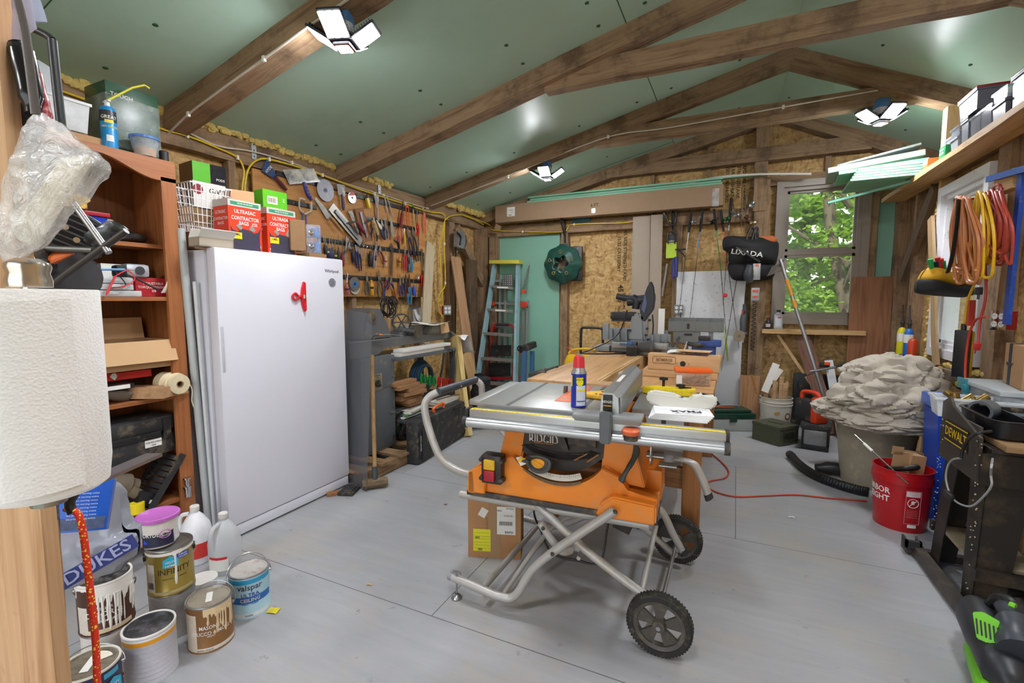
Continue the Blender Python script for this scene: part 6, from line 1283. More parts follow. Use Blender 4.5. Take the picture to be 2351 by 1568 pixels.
for x in(-.02,1.03):
 b=B();b.bx(x-.003,x+.012,-.0,.058,TZ-.038,TZ+.002,.003);b.cyl((x-.006,-.006,TZ-.055),(x+.014,-.006,TZ-.055),.024);pp('rail_end_cap',b,BLK2)
b=B();b.bx(.0,1.0,.055,.14,TZ-.06,TZ-.034,.003);pp('rail_support',b,GRYP)
b=B();b.bx(.0,.98,.78,.82,TZ-.05,TZ-.01,.003);pp('rear_rail',b,ALU)
FX=.603;f=bpy.data.objects
b=B();b.prism([(FX-.03,0),(FX+.045,0),(FX+.04,.085),(FX+.018,.105),(FX-.018,.105),(FX-.026,.08)],.80,lambda a,c,q:(a,-.0+q,TZ+.012+c));fen=pp('fence',b,ALU,smooth=False)
b=B();b.bx(FX-.02,FX+.02,-.005,.8,TZ+.118,TZ+.120);b.bx(FX+.042,FX+.052,.02,.8,TZ+.015,TZ+.10,.002);pp('fence_channel',b,M('#8a8c8e',.4,.6),fen)
b=B();b.bx(FX-.008,FX+.01,.25,.45,TZ+.1205,TZ+.1215);pp('warning_strip',b,M('#d9d2c8',.5,var=.2),fen)
b=B();b.bx(FX-.018,FX+.018,-.008,.0,TZ+.045,TZ+.11,.003);pl=pp('label_plate',b,BLACK,fen)
b=B();textb(b,'RIDGID',.013,frame((FX,-.0085,TZ+.083),(0,-1,0)));pp('lettering',b,PAPER,pl);b=B();b.bx(FX-.016,FX+.016,-.0092,-.0085,TZ+.066,TZ+.069);pp('orange_line',b,M('#e0b020',.5),pl)
b=B();b.bx(FX-.13,FX+.13,-.03,.075,TZ-.0,TZ+.028,.012);b.bx(FX+.02,FX+.135,-.035,.06,TZ+.015,TZ+.035,.01);b.bx(FX-.135,FX-.02,-.035,.06,TZ+.01,TZ+.03,.01);pp('fence_carriage',b,GRYP,fen)
b=B();b.prism([(FX-.022,-.075),(FX+.02,-.075),(FX+.024,.05),(FX-.024,.05)],.022,lambda a,c,q:(a,-.05+q*1.0,TZ+c),bev=.005);pp('clamp_lever',b,M('#5f6468',.5),fen)
b=B();b.lathe([(0,0),(.03,0),(.034,.006),(.034,.016),(.028,.022),(0,.022)],(FX+.095,-.04,TZ-.028));kn=pp('fence_knob',b,M('#d8663a',.45),fen);b=B();b.cyl((FX+.095,-.04,TZ-.05),(FX+.095,-.04,TZ-.028),.026);pp('knob_base',b,DUSTY,kn)
def _ip(t,P):
 for(a,b2),(c,d)in zip(P,P[1:]):
  if t<=c or(c,d)==P[-1]:return b2+(d-b2)*(t-a)/(c-a)
def pq(nm,b,mt,par=TS,**k):
 for v in b.b.verts:
  v.co.x=_ip(v.co.x,[(-.14,-.07),(.025,.065),(.17,.215),(.30,.345),(.52,.55),(.81,.80)]);v.co.z=_ip(v.co.z,[(.48,.48),(.5,.5),(.56,.572),(.70,.70),(.84,.765),(.885,.885)])
 return part(nm,b,mt,par,**k)
b=B()
b.prism([(.02,.60),(.14,.62),(.17,.88),(.08,.88)],.5,lambda a,c,q:(a,.16+q,c),bev=.006);pq('side_column',b,OR);b=B();b.prism([(.52,.62),(.74,.60),(.66,.88),(.54,.88)],.5,lambda a,c,q:(a,.16+q,c),bev=.006)
pq('side_column',b,OR)
b=B();n=18;P=[(-.13,.50),(.80,.50),(.80,.58),(.66,.60),(.62,.66)]
arc=[(.33+.24*math.cos(a),.80-.22*math.sin(a))for a in[math.radians(30+120*k/n)for k in range(n+1)]]
P+=arc+[(.02,.66),(-.02,.61),(-.13,.575)]
b.prism(P,.05,lambda a,c,q:(a,.11+q,c),bev=.004);pq('front_shell',b,OR)
b=B();b.bx(-.13,.80,.12,.68,.50,.545,.01);pq('base_skirt',b,OR)
b=B();b.bx(-.135,.805,.095,.70,.485,.508,.004);pq('rubber_foot_rail',b,DUSTY)
b=B();b.prism([(-.13,.50),(-.02,.50),(.0,.62),(-.02,.64),(-.12,.59)],.03,lambda a,c,q:(a,.09+q,c),bev=.005);b.prism([(-.12,.50),(-.12,.59),(-.09,.60),(-.08,.5)],.2,lambda a,c,q:(a,.09+q,c),bev=.003);pq('left_tray',b,OR)
b=B();b.prism([(.52,.50),(.80,.50),(.80,.57),(.60,.585),(.54,.545)],.07,lambda a,c,q:(a,.06+q,c),bev=.008);pq('right_tray',b,OR);b=B();b.bx(.72,.81,.3,.5,.5,.64,.02);pq('side_wall',b,OR)
P=[(.16,.885),(.57,.885),(.57,.74)]+[(.33+.22*math.cos(a),.80-.17*math.sin(a))for a in[math.radians(20+130*k/n)for k in range(n+1)]]+[(.14,.80)]
b=B();b.prism(P,.012,lambda a,c,q:(a,.165+q,c));pnl=pq('black_panel',b,M('#3a3530',.55,dirt=.2,dirtc='#7a6852',sc_=14))
inn=[(.33+.15*math.cos(a),.81-.07*math.sin(a))for a in[math.radians(15+150*k/n)for k in range(n+1)]];out=[(.33+.19*math.cos(a),.81-.125*math.sin(a))for a in[math.radians(165-150*k/n)for k in range(n+1)]]
b=B();b.prism(inn+out,.004,lambda a,c,q:(a,.158+q,c));pq('bevel_slot',b,M('#1a1512',.8),pnl)
b=B();b.tube([(a,.158,c)for a,c in inn],.005,n=6);b.tube([(a,.158,c)for a,c in out],.005,n=6);pq('slot_rim',b,DUSTY,pnl)
b=B();b.prism([(.33+.215*math.cos(a),.80-.165*math.sin(a))for a in[math.radians(60+65*k/10)for k in range(11)]]+[(.33+.235*math.cos(a),.80-.195*math.sin(a))for a in[math.radians(125-65*k/10)for k in range(11)]],.004,lambda a,c,q:(a,.1+q,c));scl=pq('bevel_scale',b,M('#cfc9bd',.5,var=.1),pnl)
b=B()
for k in range(26):
 a=math.radians(62+61*k/25);b.box((.33+.22*math.cos(a),.0995,.80-.173*math.sin(a)),(.0012,.001,.008 if k%5 else .014),(0,a-PI/2,0))
pq('scale_marks',b,BLACK,scl)
b=B();b.prism([(.33+.24*math.cos(a),.795-.20*math.sin(a))for a in[math.radians(62+70*k/10)for k in range(11)]]+[(.33+.24*math.cos(a),.795-.215*math.sin(a))for a in[math.radians(132-70*k/10)for k in range(11)]],.004,lambda a,c,q:(a,.103+q,c));pq('rack_strip',b,M('#6a5a40',.7,var=.6,sc_=120),pnl)
b=B();textb(b,'RIDGID',.042,frame((.245,.163,.838),(0,-1,0)));pq('lettering',b,M('#e6ddd6',.5),pnl);b=B();b.bx(.2,.29,.1625,.1635,.812,.816);pq('orange_line',b,OR,pnl)
b=B();b.bar((.3,.15,.88),(.36,.15,.78),.02,.03);b.cyl((.37,.16,.85),(.5,.16,.85),.02);pq('arbor_housing',b,DUSTY)
for k in range(2):
 b=B();b.bar((.40+.06*k,.145,.70),(.46+.05*k,.15,.775),.01,.008);pq('push_rod',b,WOOD('#a5743c','#86582c',.7),pnl)
c=V((.252,.09,.70));R=Matrix.Rotation(PI/2,3,'X')
b=B();b.lathe([(.0,.0),(.052,.0),(.06,.004),(.062,.015),(.058,.026),(.046,.028),(.04,.02),(0,.02)],c,n=40,R=R);wh=pq('elevation_wheel',b,M('#4a4c4a',.5,dirt=.15))
b=B();b.lathe([(0,.02),(.03,.02),(.03,.03),(0,.032)],c,n=24,R=R);b.box(c+V((0,-.034,0)),(.05,.01,.01),(0,.6,0));pq('wheel_hub',b,M('#e09a1c',.4),wh)
b=B();b.cyl(c+V((-.042,-.02,.028)),c+V((-.042,-.075,.028)),.016);cr=pq('crank_knob',b,DUSTY,wh);b=B();b.lathe([(0,0),(.02,0),(.02,.012),(0,.014)],c+V((-.058,-.06,.03)),n=8,R=R);pq('knob_cap',b,M('#e6b02a',.4),cr)
b=B();b.box((.165,.09,.685),(.03,.004,.045),(0,-.5,0));pq('paper_tag',b,PAPER)
sx=.025;b=B();b.bx(sx-.05,sx+.055,.065,.13,.555,.70,.01);b.bx(sx-.062,sx+.066,.075,.1,.57,.59,.004);b.bx(sx-.062,sx+.066,.075,.1,.665,.685,.004);swb=pq('switch_box',b,M('#2b2726',.45,dirt=.2))
b=B();b.bx(sx-.028,sx+.03,.05,.066,.63,.68,.006);pq('start_paddle',b,M('#dcae28',.4),swb);b=B();b.bx(sx-.026,sx+.028,.05,.066,.572,.628,.006);pq('stop_paddle',b,M('#a81c2c',.4),swb)
for x in(sx-.05,sx+.055):
 for z in(.58,.675):b=B();b.cyl((x,.06,z),(x,.075,z),.011,n=14);pq('switch_screw',b,BLK2,swb)
b=B();b.tube([(.70,.12,.85),(.68,.08,.78),(.655,.06,.70),(.64,.06,.665)],[.016,.014,.012,.016],n=10,smooth=4);pq('bevel_lock_lever',b,M('#454442',.5))
b=B();b.lathe([(0,0),(.085,0),(.085,.006),(0,.008)],(.76,.2,.80),n=36,R=Matrix.Rotation(PI/2,3,'Y'));b.cyl((.74,.2,.80),(.82,.2,.80),.03);b.cyl((.8,.17,.74),(.88,.17,.74),.022);pq('miter_gauge',b,M('#a8a59e',.3,.8,dirt=.3))
b=B();b.tube([(.86,.3,.72),(.95,.3,.70),(1.0,.3,.62),(1.03,.3,.55)],.019,n=16,smooth=5);pq('side_handle',b,TUB);b=B();b.cyl((1.025,.3,.56),(1.035,.3,.54),.0205,n=16);pq('handle_end_plug',b,BLK2)
b=B();b.bx(-.08,.74,.2,.62,.56,.87);pq('inner_housing',b,DUSTY)if 0 else b.b.free()
b=B();b.cyl((.2,.4,.7),(.52,.4,.7),.09,n=24);b.bx(.2,.5,.3,.6,.8,.885,.01);pq('motor',b,DUSTY)
def wt(nm,pts,r=.0175,mt=TUB,sm=6,n=14,par=TS):b=B();b.tube(pts,r,n=n,smooth=sm);return part(nm,b,mt,par,world=True)
yf,yr=1.87,2.50
def Lw(x,y,z):return _W[TS.name]@V((x,y,z))
hb=.462
wt('top_frame',[onY(1092,1098,1.93)]+[Lw(.2,.16,hb),Lw(.5,.16,hb),Lw(.78,.16,hb),Lw(.87,.2,.42),Lw(.9,.22,.3)],.017)if 0 else None
wt('top_frame',[Lw(-.12,.14,hb),Lw(.3,.14,hb),Lw(.76,.14,hb)],.019)
wt('top_frame',[Lw(-.12,.64,hb),Lw(.3,.64,hb),Lw(.76,.64,hb),onY(1480,1150,2.43),onY(1518,1172,2.45),onY(1545,1225,2.47),onY(1568,1268,2.48)],.0185)
g=onY(1568,1268,2.48);b=B();b.tube([g+V((-.004,0,.012)),g+V((.006,0,-.014))],.0195,n=14);part('end_plug',b,BLK2,TS,world=True)
fA=[V((-1.16,1.79,.095)),V((-1.0,1.78,.085)),V((-.90,1.78,.078)),V((-.83,1.79,.10)),onY(1240,1290,1.80),onY(1412,1172,1.84)]
wt('stand_leg',fA[:3]+[fA[3]]+fA[4:],.0185)
fA2=[V((-.86,2.49,.09)),V((-.55,2.50,.28)),V((-.32,2.48,.42))]
wt('stand_leg',[V((-1.2,2.50,.095)),V((-1.0,2.50,.08)),V((-.88,2.49,.09)),V((-.60,2.49,.26)),V((-.34,2.46,.44))],.0175)
wt('cross_brace',[onY(1155,1365,1.86),onY(1250,1230,2.15),onY(1335,1140,2.36)],.012)
wt('stand_arm',[onY(1192,1118,1.92),onY(1340,1258,1.88),onY(1478,1365,1.865)],.0185)
wt('stand_arm',[onY(1425,1170,2.42),onY(1490,1222,2.46),onY(1552,1275,2.50)],.0165)
wt('cross_brace',[onY(1506,1208,2.42),onY(1472,1362,1.88)],.0125)
wt('short_link',[onY(1240,1200,1.84),onY(1285,1262,1.86),onY(1312,1262,1.9)],.0165);wt('short_link',[onY(1300,1250,1.95),onY(1358,1268,1.95)],.0165);wt('peg',[onY(1335,1266,1.94),onY(1328,1282,1.88)],.009)
wt('lower_tie',[V((-1.0,1.80,.08)),V((-1.0,2.49,.08))],.015)
for u,v,y in((1412,1175,1.82),(1268,1272,1.785),(1247,1213,1.82)):
 p=onY(u,v,y);b=B();b.lathe([(0,0),(.009,0),(.007,.006),(0,.008)],p,n=12,R=Matrix.Rotation(PI/2,3,'X'));part('bolt',b,BLK2,TS,world=True)
hp=[onY(1088,1092,1.93),onY(1045,1078,1.94),onY(1010,1048,1.95),onY(985,985,1.97),onY(975,935,1.98),onY(985,912,2.0),onY(1005,900,2.02)]
he=[onY(1092,872,2.45),onY(1105,885,2.47),onY(1108,915,2.47),onY(1125,950,2.46),onY(1165,1005,2.45)]
wt('handle_tube',hp,.0195,n=16);wt('handle_tube',he,.0195,n=16);gr=wt('handle_grip',[hp[-1],he[0]],.0215,M('#3c4248',.45),2,16)
c=(hp[-1]+he[0])/2;dd=(he[0]-hp[-1]).normalized();Mx=Matrix((dd,V((0,0,1))if 0 else(V((0,0,1))-dd*dd.z).normalized(),dd.cross((V((0,0,1))-dd*dd.z).normalized()))).transposed().to_4x4();Mx.translation=c+Mx.to_3x3()@V((0,0,.022))
b=B();textb(b,'WORK-N-HAUL IT',.022,Mx,.022);part('lettering',b,PAPER,gr,world=True)
def wheel(P,R_,w_,ax=V((0,1,0)),tilt=.0):
 Rm=Matrix.Rotation(PI/2,3,'X')@Matrix.Rotation(0,3,'Z');Rm=Matrix.Rotation(tilt,3,'Z')@Rm
 b=B();b.lathe([(R_*.8,-w_*.5),(R_*.95,-w_*.5),(R_,-w_*.35),(R_*1.01,0),(R_,w_*.35),(R_*.95,w_*.5),(R_*.8,w_*.5)],P,n=56,R=Rm)
 for k in range(56):
  a=2*PI*k/56
  for s in(-.28,.28):q=Rm@V((R_*math.cos(a+s*.1),R_*math.sin(a+s*.1),s*w_));b.box(V(P)+q,(.006,.01,.006),(0,-a,0))
 ty=part('tyre',b,M('#25231f',.75,dirt=.3,dirtc='#6a6252',sc_=60),TS,world=True)
 b=B();b.lathe([(R_*.68,w_*.35),(R_*.8,w_*.45),(R_*.8,-w_*.4),(R_*.68,-w_*.3),(R_*.68,w_*.35)],P,n=48,R=Rm);b.lathe([(0,-w_*.4),(R_*.2,-w_*.4),(R_*.22,w_*.3),(R_*.18,w_*.55),(0,w_*.55)],P,n=24,R=Rm)
 for k in range(5):
  a=2*PI*k/5+.3;d1=.3;
  pts=[(R_*.18*math.cos(a-.5),R_*.18*math.sin(a-.5)),(R_*.18*math.cos(a+.5),R_*.18*math.sin(a+.5)),(R_*.72*math.cos(a+.36),R_*.72*math.sin(a+.36)),(R_*.72*math.cos(a-.36),R_*.72*math.sin(a-.36))]
  vs=[V(P)+Rm@V((x,y,z))for z in(-w_*.1,w_*.2)for x,y in pts];b._add(vs,[(0,1,2,3),(7,6,5,4)]+[(i,(i+1)%4,4+(i+1)%4,4+i)for i in range(4)])
 hb_=part('rim',b,M('#4a453f',.45,dirt=.35,dirtc='#6f6452',sc_=40),TS,world=True)
 b=B();q=Rm@V((0,0,1));b.cyl(V(P)+q*w_*.5,V(P)+q*(w_*.5+.012),.009,n=6);part('axle_nut',b,STEEL,hb_,world=True)
wheel(V((-.225,1.83,.127)),.124,.045);wheel(V((-.235,2.56,.127)),.124,.045)
b=B();b.cyl((-.235,1.85,.127),(-.235,2.54,.127),.009);part('axle',b,STEEL,TS,world=True)
for x,y in((-1.135,1.785),(-1.18,2.50)):
 b=B();b.cyl((x,y,.012),(x,y,.135),.005);b.lathe([(0,0),(.024,0),(.026,.006),(.016,.02),(.008,.024)],(x,y,.0));b.box((x,y,.128),(.045,.004,.012));part('levelling_foot',b,STEEL,TS,world=True)
b=B();b.cyl((-1.178,1.792,.097),(-1.16,1.79,.095),.019);part('end_plug',b,GREY,TS,world=True)
b=B();p=onY(1462,1198,2.3);b.tube([onY(1405,1172,2.25),onY(1430,1190,2.28),onY(1460,1192,2.3)],.01,n=8,smooth=4);b.box(p,(.05,.03,.05),(0,.4,0),.005);b.box(onY(1430,1205,2.3),(.09,.05,.05),(0,.3,0),.008);part('lock_catch',b,DUSTY,TS,world=True)
wt('power_cord',[onY(1235,1135,2.3),onY(1226,1175,2.32),onY(1240,1215,2.35),V((-.85,2.3,.03)),V((-.72,2.32,.012)),V((-.6,2.35,.015)),onY(1395,1210,2.4),onY(1405,1175,2.4)],.0055,BLACK,8,8)
P=onZ(1328,937,TZ);P=away(P,.03);P.z=TZ+.001;a0=face(P);t=T('spray_can','blue and yellow lubricant spray can with red cap on the table saw','spray can',P)
BLU=M('#1f2f9c',.3,var=.04);r=.0345
b=B();b.lathe([(0,0),(.031,0),(r,.003),(r,.006),(r*.98,.008),(r*.98,.148),(r,.151),(r*.99,.156),(.029,.164),(.027,.167)],n=40);part('can_body',b,BLU,t)
b=B();b.lathe([(.0345,.1515),(.035,.1525),(.034,.157),(.029,.165),(.025,.18),(.021,.187),(0,.188)],n=32);part('collar',b,M('#b5b5b6',.3,.8),t)
b=B();b.lathe([(.0245,.176),(.026,.178),(.025,.205),(.022,.225),(.012,.232),(0,.232)],n=28);part('cap',b,M('#d23038',.35),t);b=B();b.tube([(.012,.0,.226),(.0,-.008,.234)],.009,n=12);part('nozzle',b,M('#7d8086',.4),t)
F=lambda a,z,e=0:frame((math.cos(a)*(r+e),math.sin(a)*(r+e),z),(math.cos(a),math.sin(a),0))
lab(t,.032,.022,F(a0+.15,.125),M('#e6d81e',.4),r,'badge');b=B();b.cyl(F(a0+.15,.114)@V((0,0,-.001)),F(a0+.15,.114)@V((0,0,.0012)),.0155,n=24);part('badge_round',b,M('#e6d81e',.4),t);txt(t,'WD-40',.012,F(a0+.15,.126,.001),BLACK,r)
lab(t,.045,.09,F(a0+.35,.055),M('#d4d6e2',.45,var=.08,sc_=160),r,'white_panel');lab(t,.04,.006,F(a0+.35,.078),M('#e6d81e',.4),r,'yellow_line',.0012);lab(t,.012,.05,F(a0-1.1,.12),M('#e6d81e',.4),r,'side_flash');lab(t,.04,.004,F(a0+.35,.03),BLU,r,'blue_line',.0012)
b=B();b.tube([(-.0,0,.222),(-.03,-.015,.255),(-.048,-.022,.268)],.0018,n=6);part('straw',b,M('#d2483c',.4),t)
YEL=M('#e6b62a',.4,var=.04,dirt=.1)
a_,b2=onZ(1300,925,TZ),onZ(1400,905,TZ)
t=T('push_block','amber plastic featherboard lying flat beside the spray can','push block',(a_+b2)/2+V((.0,.03,.003)),.1)
b=B();b.prism([(-.1,-.02),(.07,-.06),(.12,-.05),(.12,.0),(.06,.02),(.1,.07),(.05,.1),(.01,.05),(-.1,.0)],.018,bev=.004);part('plate',b,YEL,t)
for x,y in((.03,-.02),(.05,.05),(.07,.07)):b=B();b.cyl((x,y,.018),(x,y,.021),.006,n=12);part('bolt',b,DUSTY,t)
b=B();b.bx(.045,.09,-.04,.0,.0182,.0188);part('label',b,M('#9c2e34',.5,var=.5,sc_=80),t)
P=onZ(1525,905,TZ);t=T('push_block','bright yellow push jig with two black star knobs right of the fence','push block',P+V((.02,.03,-.003)),.05)
b=B();b.prism([(-.13,-.03),(-.09,-.045),(.12,-.04),(.13,.03),(-.07,.045),(-.1,.01),(-.13,.01)],.035,bev=.005);part('jig_body',b,M('#ecd01f',.4,dirt=.08),t)
for x,y,h_ in((-.03,.02,.075),(.055,-.015,.05)):
 b=B();b.cyl((x,y,.03),(x,y,h_),.007);b.box((x,y,h_),(.042,.014,.014),(0,0,.3),.003);b.box((x,y,h_),(.014,.042,.014),(0,0,.3),.003);part('star_knob',b,BLACK,t)
b=B();b.tube([(.075+.03*math.cos(a),.01+.012*math.sin(a),.037)for a in[k*PI/8 for k in range(16)]],.0025,n=6,closed=True);part('slot',b,BLACK,t)
P=onZ(1560,955,TZ+.01);t=T('manual_stack','stack of printed manuals lying on the saw rail under the white guard','manuals',V((P.x+.0,P.y-.045,TZ+.003)),.12)
for k in range(5):
 b=B();b.box((0+.004*k,.05+.003*k,.004+.005*k),(.22,.15,.0045),(0,0,-.05+.03*k));part('manual',b,M('#e8e8ea',.7,var=.03),t)
b=B();Mx=Matrix.Translation((.03,.045,.0275))@Matrix.Rotation(PI+.15,4,'Z');textb(b,'PMAX',.045,Mx);textb(b,'WARRANTY CARD',.012,Mx@Matrix.Translation((.0,.035,0)))
for k in range(4):textb(b,'read and save these instructions',.006,Mx@Matrix.Translation((-.05,-.03-.008*k,0)))
part('lettering',b,BLACK,t)
P=onV(1566,930,P);t=T('plastic_guard','white moulded plastic dust chute lying on the manuals','plastic guard',V((P.x-.015,P.y+.075,TZ+.03)),.12)
b=B();b.prism([(-.17,.01),(-.14,.03),(-.02,.02),(.02,-.005),(.04,-.008),(.05,.015),(.075,.022),(.10,.018),(.17,.022),(.18,0),(.16,-.03),(.05,-.05),(-.08,-.045),(-.16,-.02)],.03,lambda a,c,q:(a*.82,q*2.0,.03+c),bev=.008);part('guard_body',b,M('#dcdad2',.4,var=.02),t)
P0,P1=onZ(1075,1278),onZ(1196,1285);L=.26;t=T('shipping_box','taped brown shipping box with yellow and white labels under the table saw','box',(P0+P1)/2,math.atan2((P1-P0).y,(P1-P0).x));SBX=t
L=(P1-P0).length;b=B();b.bx(-L/2,L/2,0,.18,0,.335,.002);part('box_body',b,M('#b08256',.75,var=.06),t)
b=B();b.bx(-.03,.035,-.0008,.0,0,.335);b.bx(-.03,.035,0,.18,.335,.3358);part('tape',b,CLEAR('#c69f72',.6,.25),t)
b=B();patch(b,.10,.155,frame((.065,-.0015,.215),(0,-1,0)));wl=part('white_label',b,PAPER,t);b=B();F=frame((.065,-.0018,.215),(0,-1,0))
for k in range(18):patch(b,.0015+.0015*(k%3==0),.022,F@Matrix.Translation((-.035+k*.004,-.015,.001)),n=1)
textb(b,'zoro',.024,F@Matrix.Translation((.015,-.062,.0015)));textb(b,'NO1',.012,F@Matrix.Translation((-.035,.055,.0015)));textb(b,'VA 229 0-28',.009,F@Matrix.Translation((.01,.028,.0015)));textb(b,'0277165766',.008,F@Matrix.Translation((.02,.068,.0015)))
part('lettering',b,BLACK,wl)
b=B();patch(b,.095,.125,frame((-.068,-.0015,.1),(0,-1,0)));yl=part('yellow_label',b,M('#e4e02c',.6,var=.04),t);b=B();F=frame((-.068,-.0018,.1),(0,-1,0))
for k in range(6):patch(b,.085,.0008,F@Matrix.Translation((0,.04-.017*k,.001)),n=1)
for k in range(8):patch(b,.0015,.012,F@Matrix.Translation((-.035+k*.003,.015,.001)),n=1);patch(b,.0015,.012,F@Matrix.Translation((-.02+k*.003,-.052,.001)),n=1)
part('lettering',b,M('#5a5a1c',.6),yl);b=B();patch(b,.04,.05,frame((-.06,-.0015,.255),(0,-1,0))@Matrix.Rotation(-.5,4,'Z'));part('small_sticker',b,PAPER,t)
b=B();textb(b,'THIS SIDE UP',.014,frame((-.04,-.001,.19),(0,-1,0))@Matrix.Rotation(PI/2,4,'Z'));part('printing',b,CARDD,t)
BZ_=.91;BB=WOOD('#c79a68','#a67a4b',.45,.6,.08,ax=1,bmp=.05,stc='#8f6a44');BBX=WOOD('#bd8f5e','#9a7044',.5,.7,.1,ax=0,bmp=.06);DK=WOOD('#a8713f','#7c4e28',.7,.9,.25,ax=2,bmp=.15);DKX=WOOD('#8f6238','#6b4526',.7,.9,.25,ax=0,bmp=.15)
t=T('workbench','long butcher-block workbench with heavy timber legs behind the table saw','workbench',(-.6,3.5,0))
b=B();b.bx(-1.16,-.735,2.66,4.85,BZ_-.04,BZ_,.003);part('bench_top',b,BB,t)if 0 else part('bench_top',b,BB,t,world=True)
b=B();b.bx(-.735,-.09,2.66,2.78,BZ_-.04,BZ_,.003);part('front_strip',b,BBX,t,world=True)
b=B();b.bx(-.56,-.09,2.78,4.6,BZ_-.04,BZ_-.001,.003);part('right_top',b,BB,t,world=True)
b=B();b.bx(-.757,-.735,2.785,4.4,BZ_-.0,BZ_+.001);b.bx(-.735,-.72,2.785,4.4,BZ_-.14,BZ_-.002,.001);b.bx(-.575,-.56,2.785,4.4,BZ_-.14,BZ_-.002,.001);b.bx(-.735,-.56,2.785,4.4,BZ_-.15,BZ_-.14);part('tool_well',b,NEWY,t,world=True)
for x,y in((-.17,2.76),(-1.02,2.80),(-.17,4.5),(-1.05,4.5)):
 b=B();b.bx(x-.065,x+.03 if y>4 else x+.03,y-.05,y+.04,0,BZ_-.04,.003);part('leg',b,DK,t,world=True)
for y in(2.72,4.5):
 for z in(.80,.40):
  b=B();b.bx(-1.05,-.17,y+.0,y+.04,z-.06,z+.06,.002);part('cross_rail',b,DKX,t,world=True)
b=B();b.bx(-1.06,-1.0,2.8,4.5,.3,.4,.002);b.bx(-.24,-.2,2.8,4.5,.34,.42,.002);part('side_rail',b,WOOD('#8f6238','#6b4526',.7,.9,.25,ax=1),t,world=True)
b=B();b.lathe([(0,0),(.16,0),(.17,.28),(.165,.28)],(-.45,3.0,.001),n=30);single('white_pail','white pail standing in the shade under the workbench','pail',b,M('#c9c9c9',.5,dirt=.1))
b=B();b.cyl((-.36,2.83,.62),(-.36,2.83,.69),.035,n=24)
b.b.free()
P0,P1=onZ(1487,852,BZ_+.03),onZ(1652,862,BZ_+.03);t=T('vise_block','thick beech vise block with branded oval and screw hole on the bench','vise block',V(((P0.x+P1.x)/2,P0.y,BZ_+.045)),math.atan2((P1-P0).y,(P1-P0).x));L=(P1-P0).length
BE=WOOD('#cfa679','#b0865a',.55,.6,0,bmp=.05);b=B();b.bx(-L/2,L/2,0,.1,0,.1,.003);part('block',b,BE,t)
F=frame((-L/2+.1,-.0005,.063),(0,-1,0));b=B();textb(b,'SJÖBERGS',.024,F,squash=.95);textb(b,'OF SWEDEN',.006,F@Matrix.Translation((.02,-.016,0)));b.tube([F@V((x,y,0))for x,y in((-.064,-.022),(.064,-.022),(.07,-.016),(.07,.016),(.064,.022),(-.064,.022),(-.07,.016),(-.07,-.016))],.0012,n=5,closed=True);part('branding',b,M('#3a2416',.7),t)
b=B();b.cyl((.0,-.001,.045),(.0,.001,.045),.017,n=24);b.cyl((-.035,-.001,.045),(-.035,.001,.045),.003,n=8);b.cyl((.035,-.001,.045),(.035,.001,.045),.003,n=8);part('screw_hole',b,BLACK,t)
P=V(((P0.x+P1.x)/2,P0.y-.0,BZ_));t2=T('wood_block','wide beech plank under the branded vise block','plank',P,t.rotation_euler.z);b=B();b.bx(-L/2-.03,L/2-.01,-.02,.2,.001,.043,.003);part('plank',b,BE,t2)
b=B();q=P+V((.0,.0,.147));b.grid(6,4,lambda a,c:(q.x-.1+.25*a,q.y+.02+.15*c,q.z+.004+.012*math.sin(a*6+c*4)**2));single('paper_sheet','crumpled papers lying on top of the vise block','paper',b,PAPER)
b=B();b.box((q.x+.06,q.y+.05,q.z+.022),(.2,.12,.003),(0,0,-.1));single('envelope','tan padded envelope on the papers on the vise block','envelope',b,CARDL)
P0,P1=onZ(1548,885,BZ_),onZ(1628,888,BZ_);t=T('screw_tub','clear plastic tub of dark screws with bright orange lid at the bench corner','tub',(P0+P1)/2+V((0,.05,.001)),math.atan2((P1-P0).y,(P1-P0).x));L=(P1-P0).length
b=B();b.bx(-L/2,L/2,-.05,.06,0,.075,.006);part('tub_body',b,CLEAR('#d9b9a4',.4,.2),t);b=B();b.bx(-L/2-.006,L/2+.006,-.056,.066,.075,.095,.005);part('lid',b,M('#e8651a',.4),t)
b=B();rnd=random.Random(8)
for k in range(90):b.box((rnd.uniform(-L*.44,L*.44),rnd.uniform(-.045,.05),rnd.uniform(.004,.045)),(rnd.uniform(.02,.04),.004,.004),(rnd.uniform(0,3),rnd.uniform(-.6,.6),rnd.uniform(0,3)))
o=part('screws',b,M('#5a4038',.4,.5),t);o['kind']='stuff';b=B();b.bx(-L/2-.001,-L/2+.03,-.051,-.05,.01,.06);part('label',b,PAPER,t)
P=onZ(1408,862,BZ_-.05);t=T('comb_tool','yellow toothed plastic guard lying in the bench tool well','plastic guard',P,.9);b=B();b.bx(-.09,.09,-.02,.02,0,.035,.006)
for k in range(8):b.bx(-.085+k*.022,-.073+k*.022,.018,.035,.01,.03)
part('comb_body',b,M('#e6d020',.4),t)
b=B();P=onZ(1428,862,BZ_-.0);b.sph(P,.03,16,10,(1,1,1));b.cyl(P,P+V((.05,.06,-.03)),.02);single('turned_ball','dusty round wooden knob in the tool well','knob',b,M('#a39583',.7))
b=B();b.tube([onZ(1466,838,BZ_+.02),onZ(1450,850,BZ_+.04),onZ(1440,862,BZ_+.02),onZ(1448,872,BZ_-.02)],.009,n=10,smooth=5);single('black_hose','short black cable arching out of the tool well','cable',b,BLACK)
P=onZ(1450,822,BZ_-.02);t=T('battery_charger','black gridded charger standing in the tool well','charger',P,.3);b=B();b.box((0,0,.05),(.09,.06,.12),(.3,0,0),.006);part('case',b,BLK2,t)
b=B()
for i in range(4):
 for j in range(4):b.box((-.03+.02*i,-.02-.006*j+.02,.03+.02*j),(.012,.006,.012),(.3,0,0))
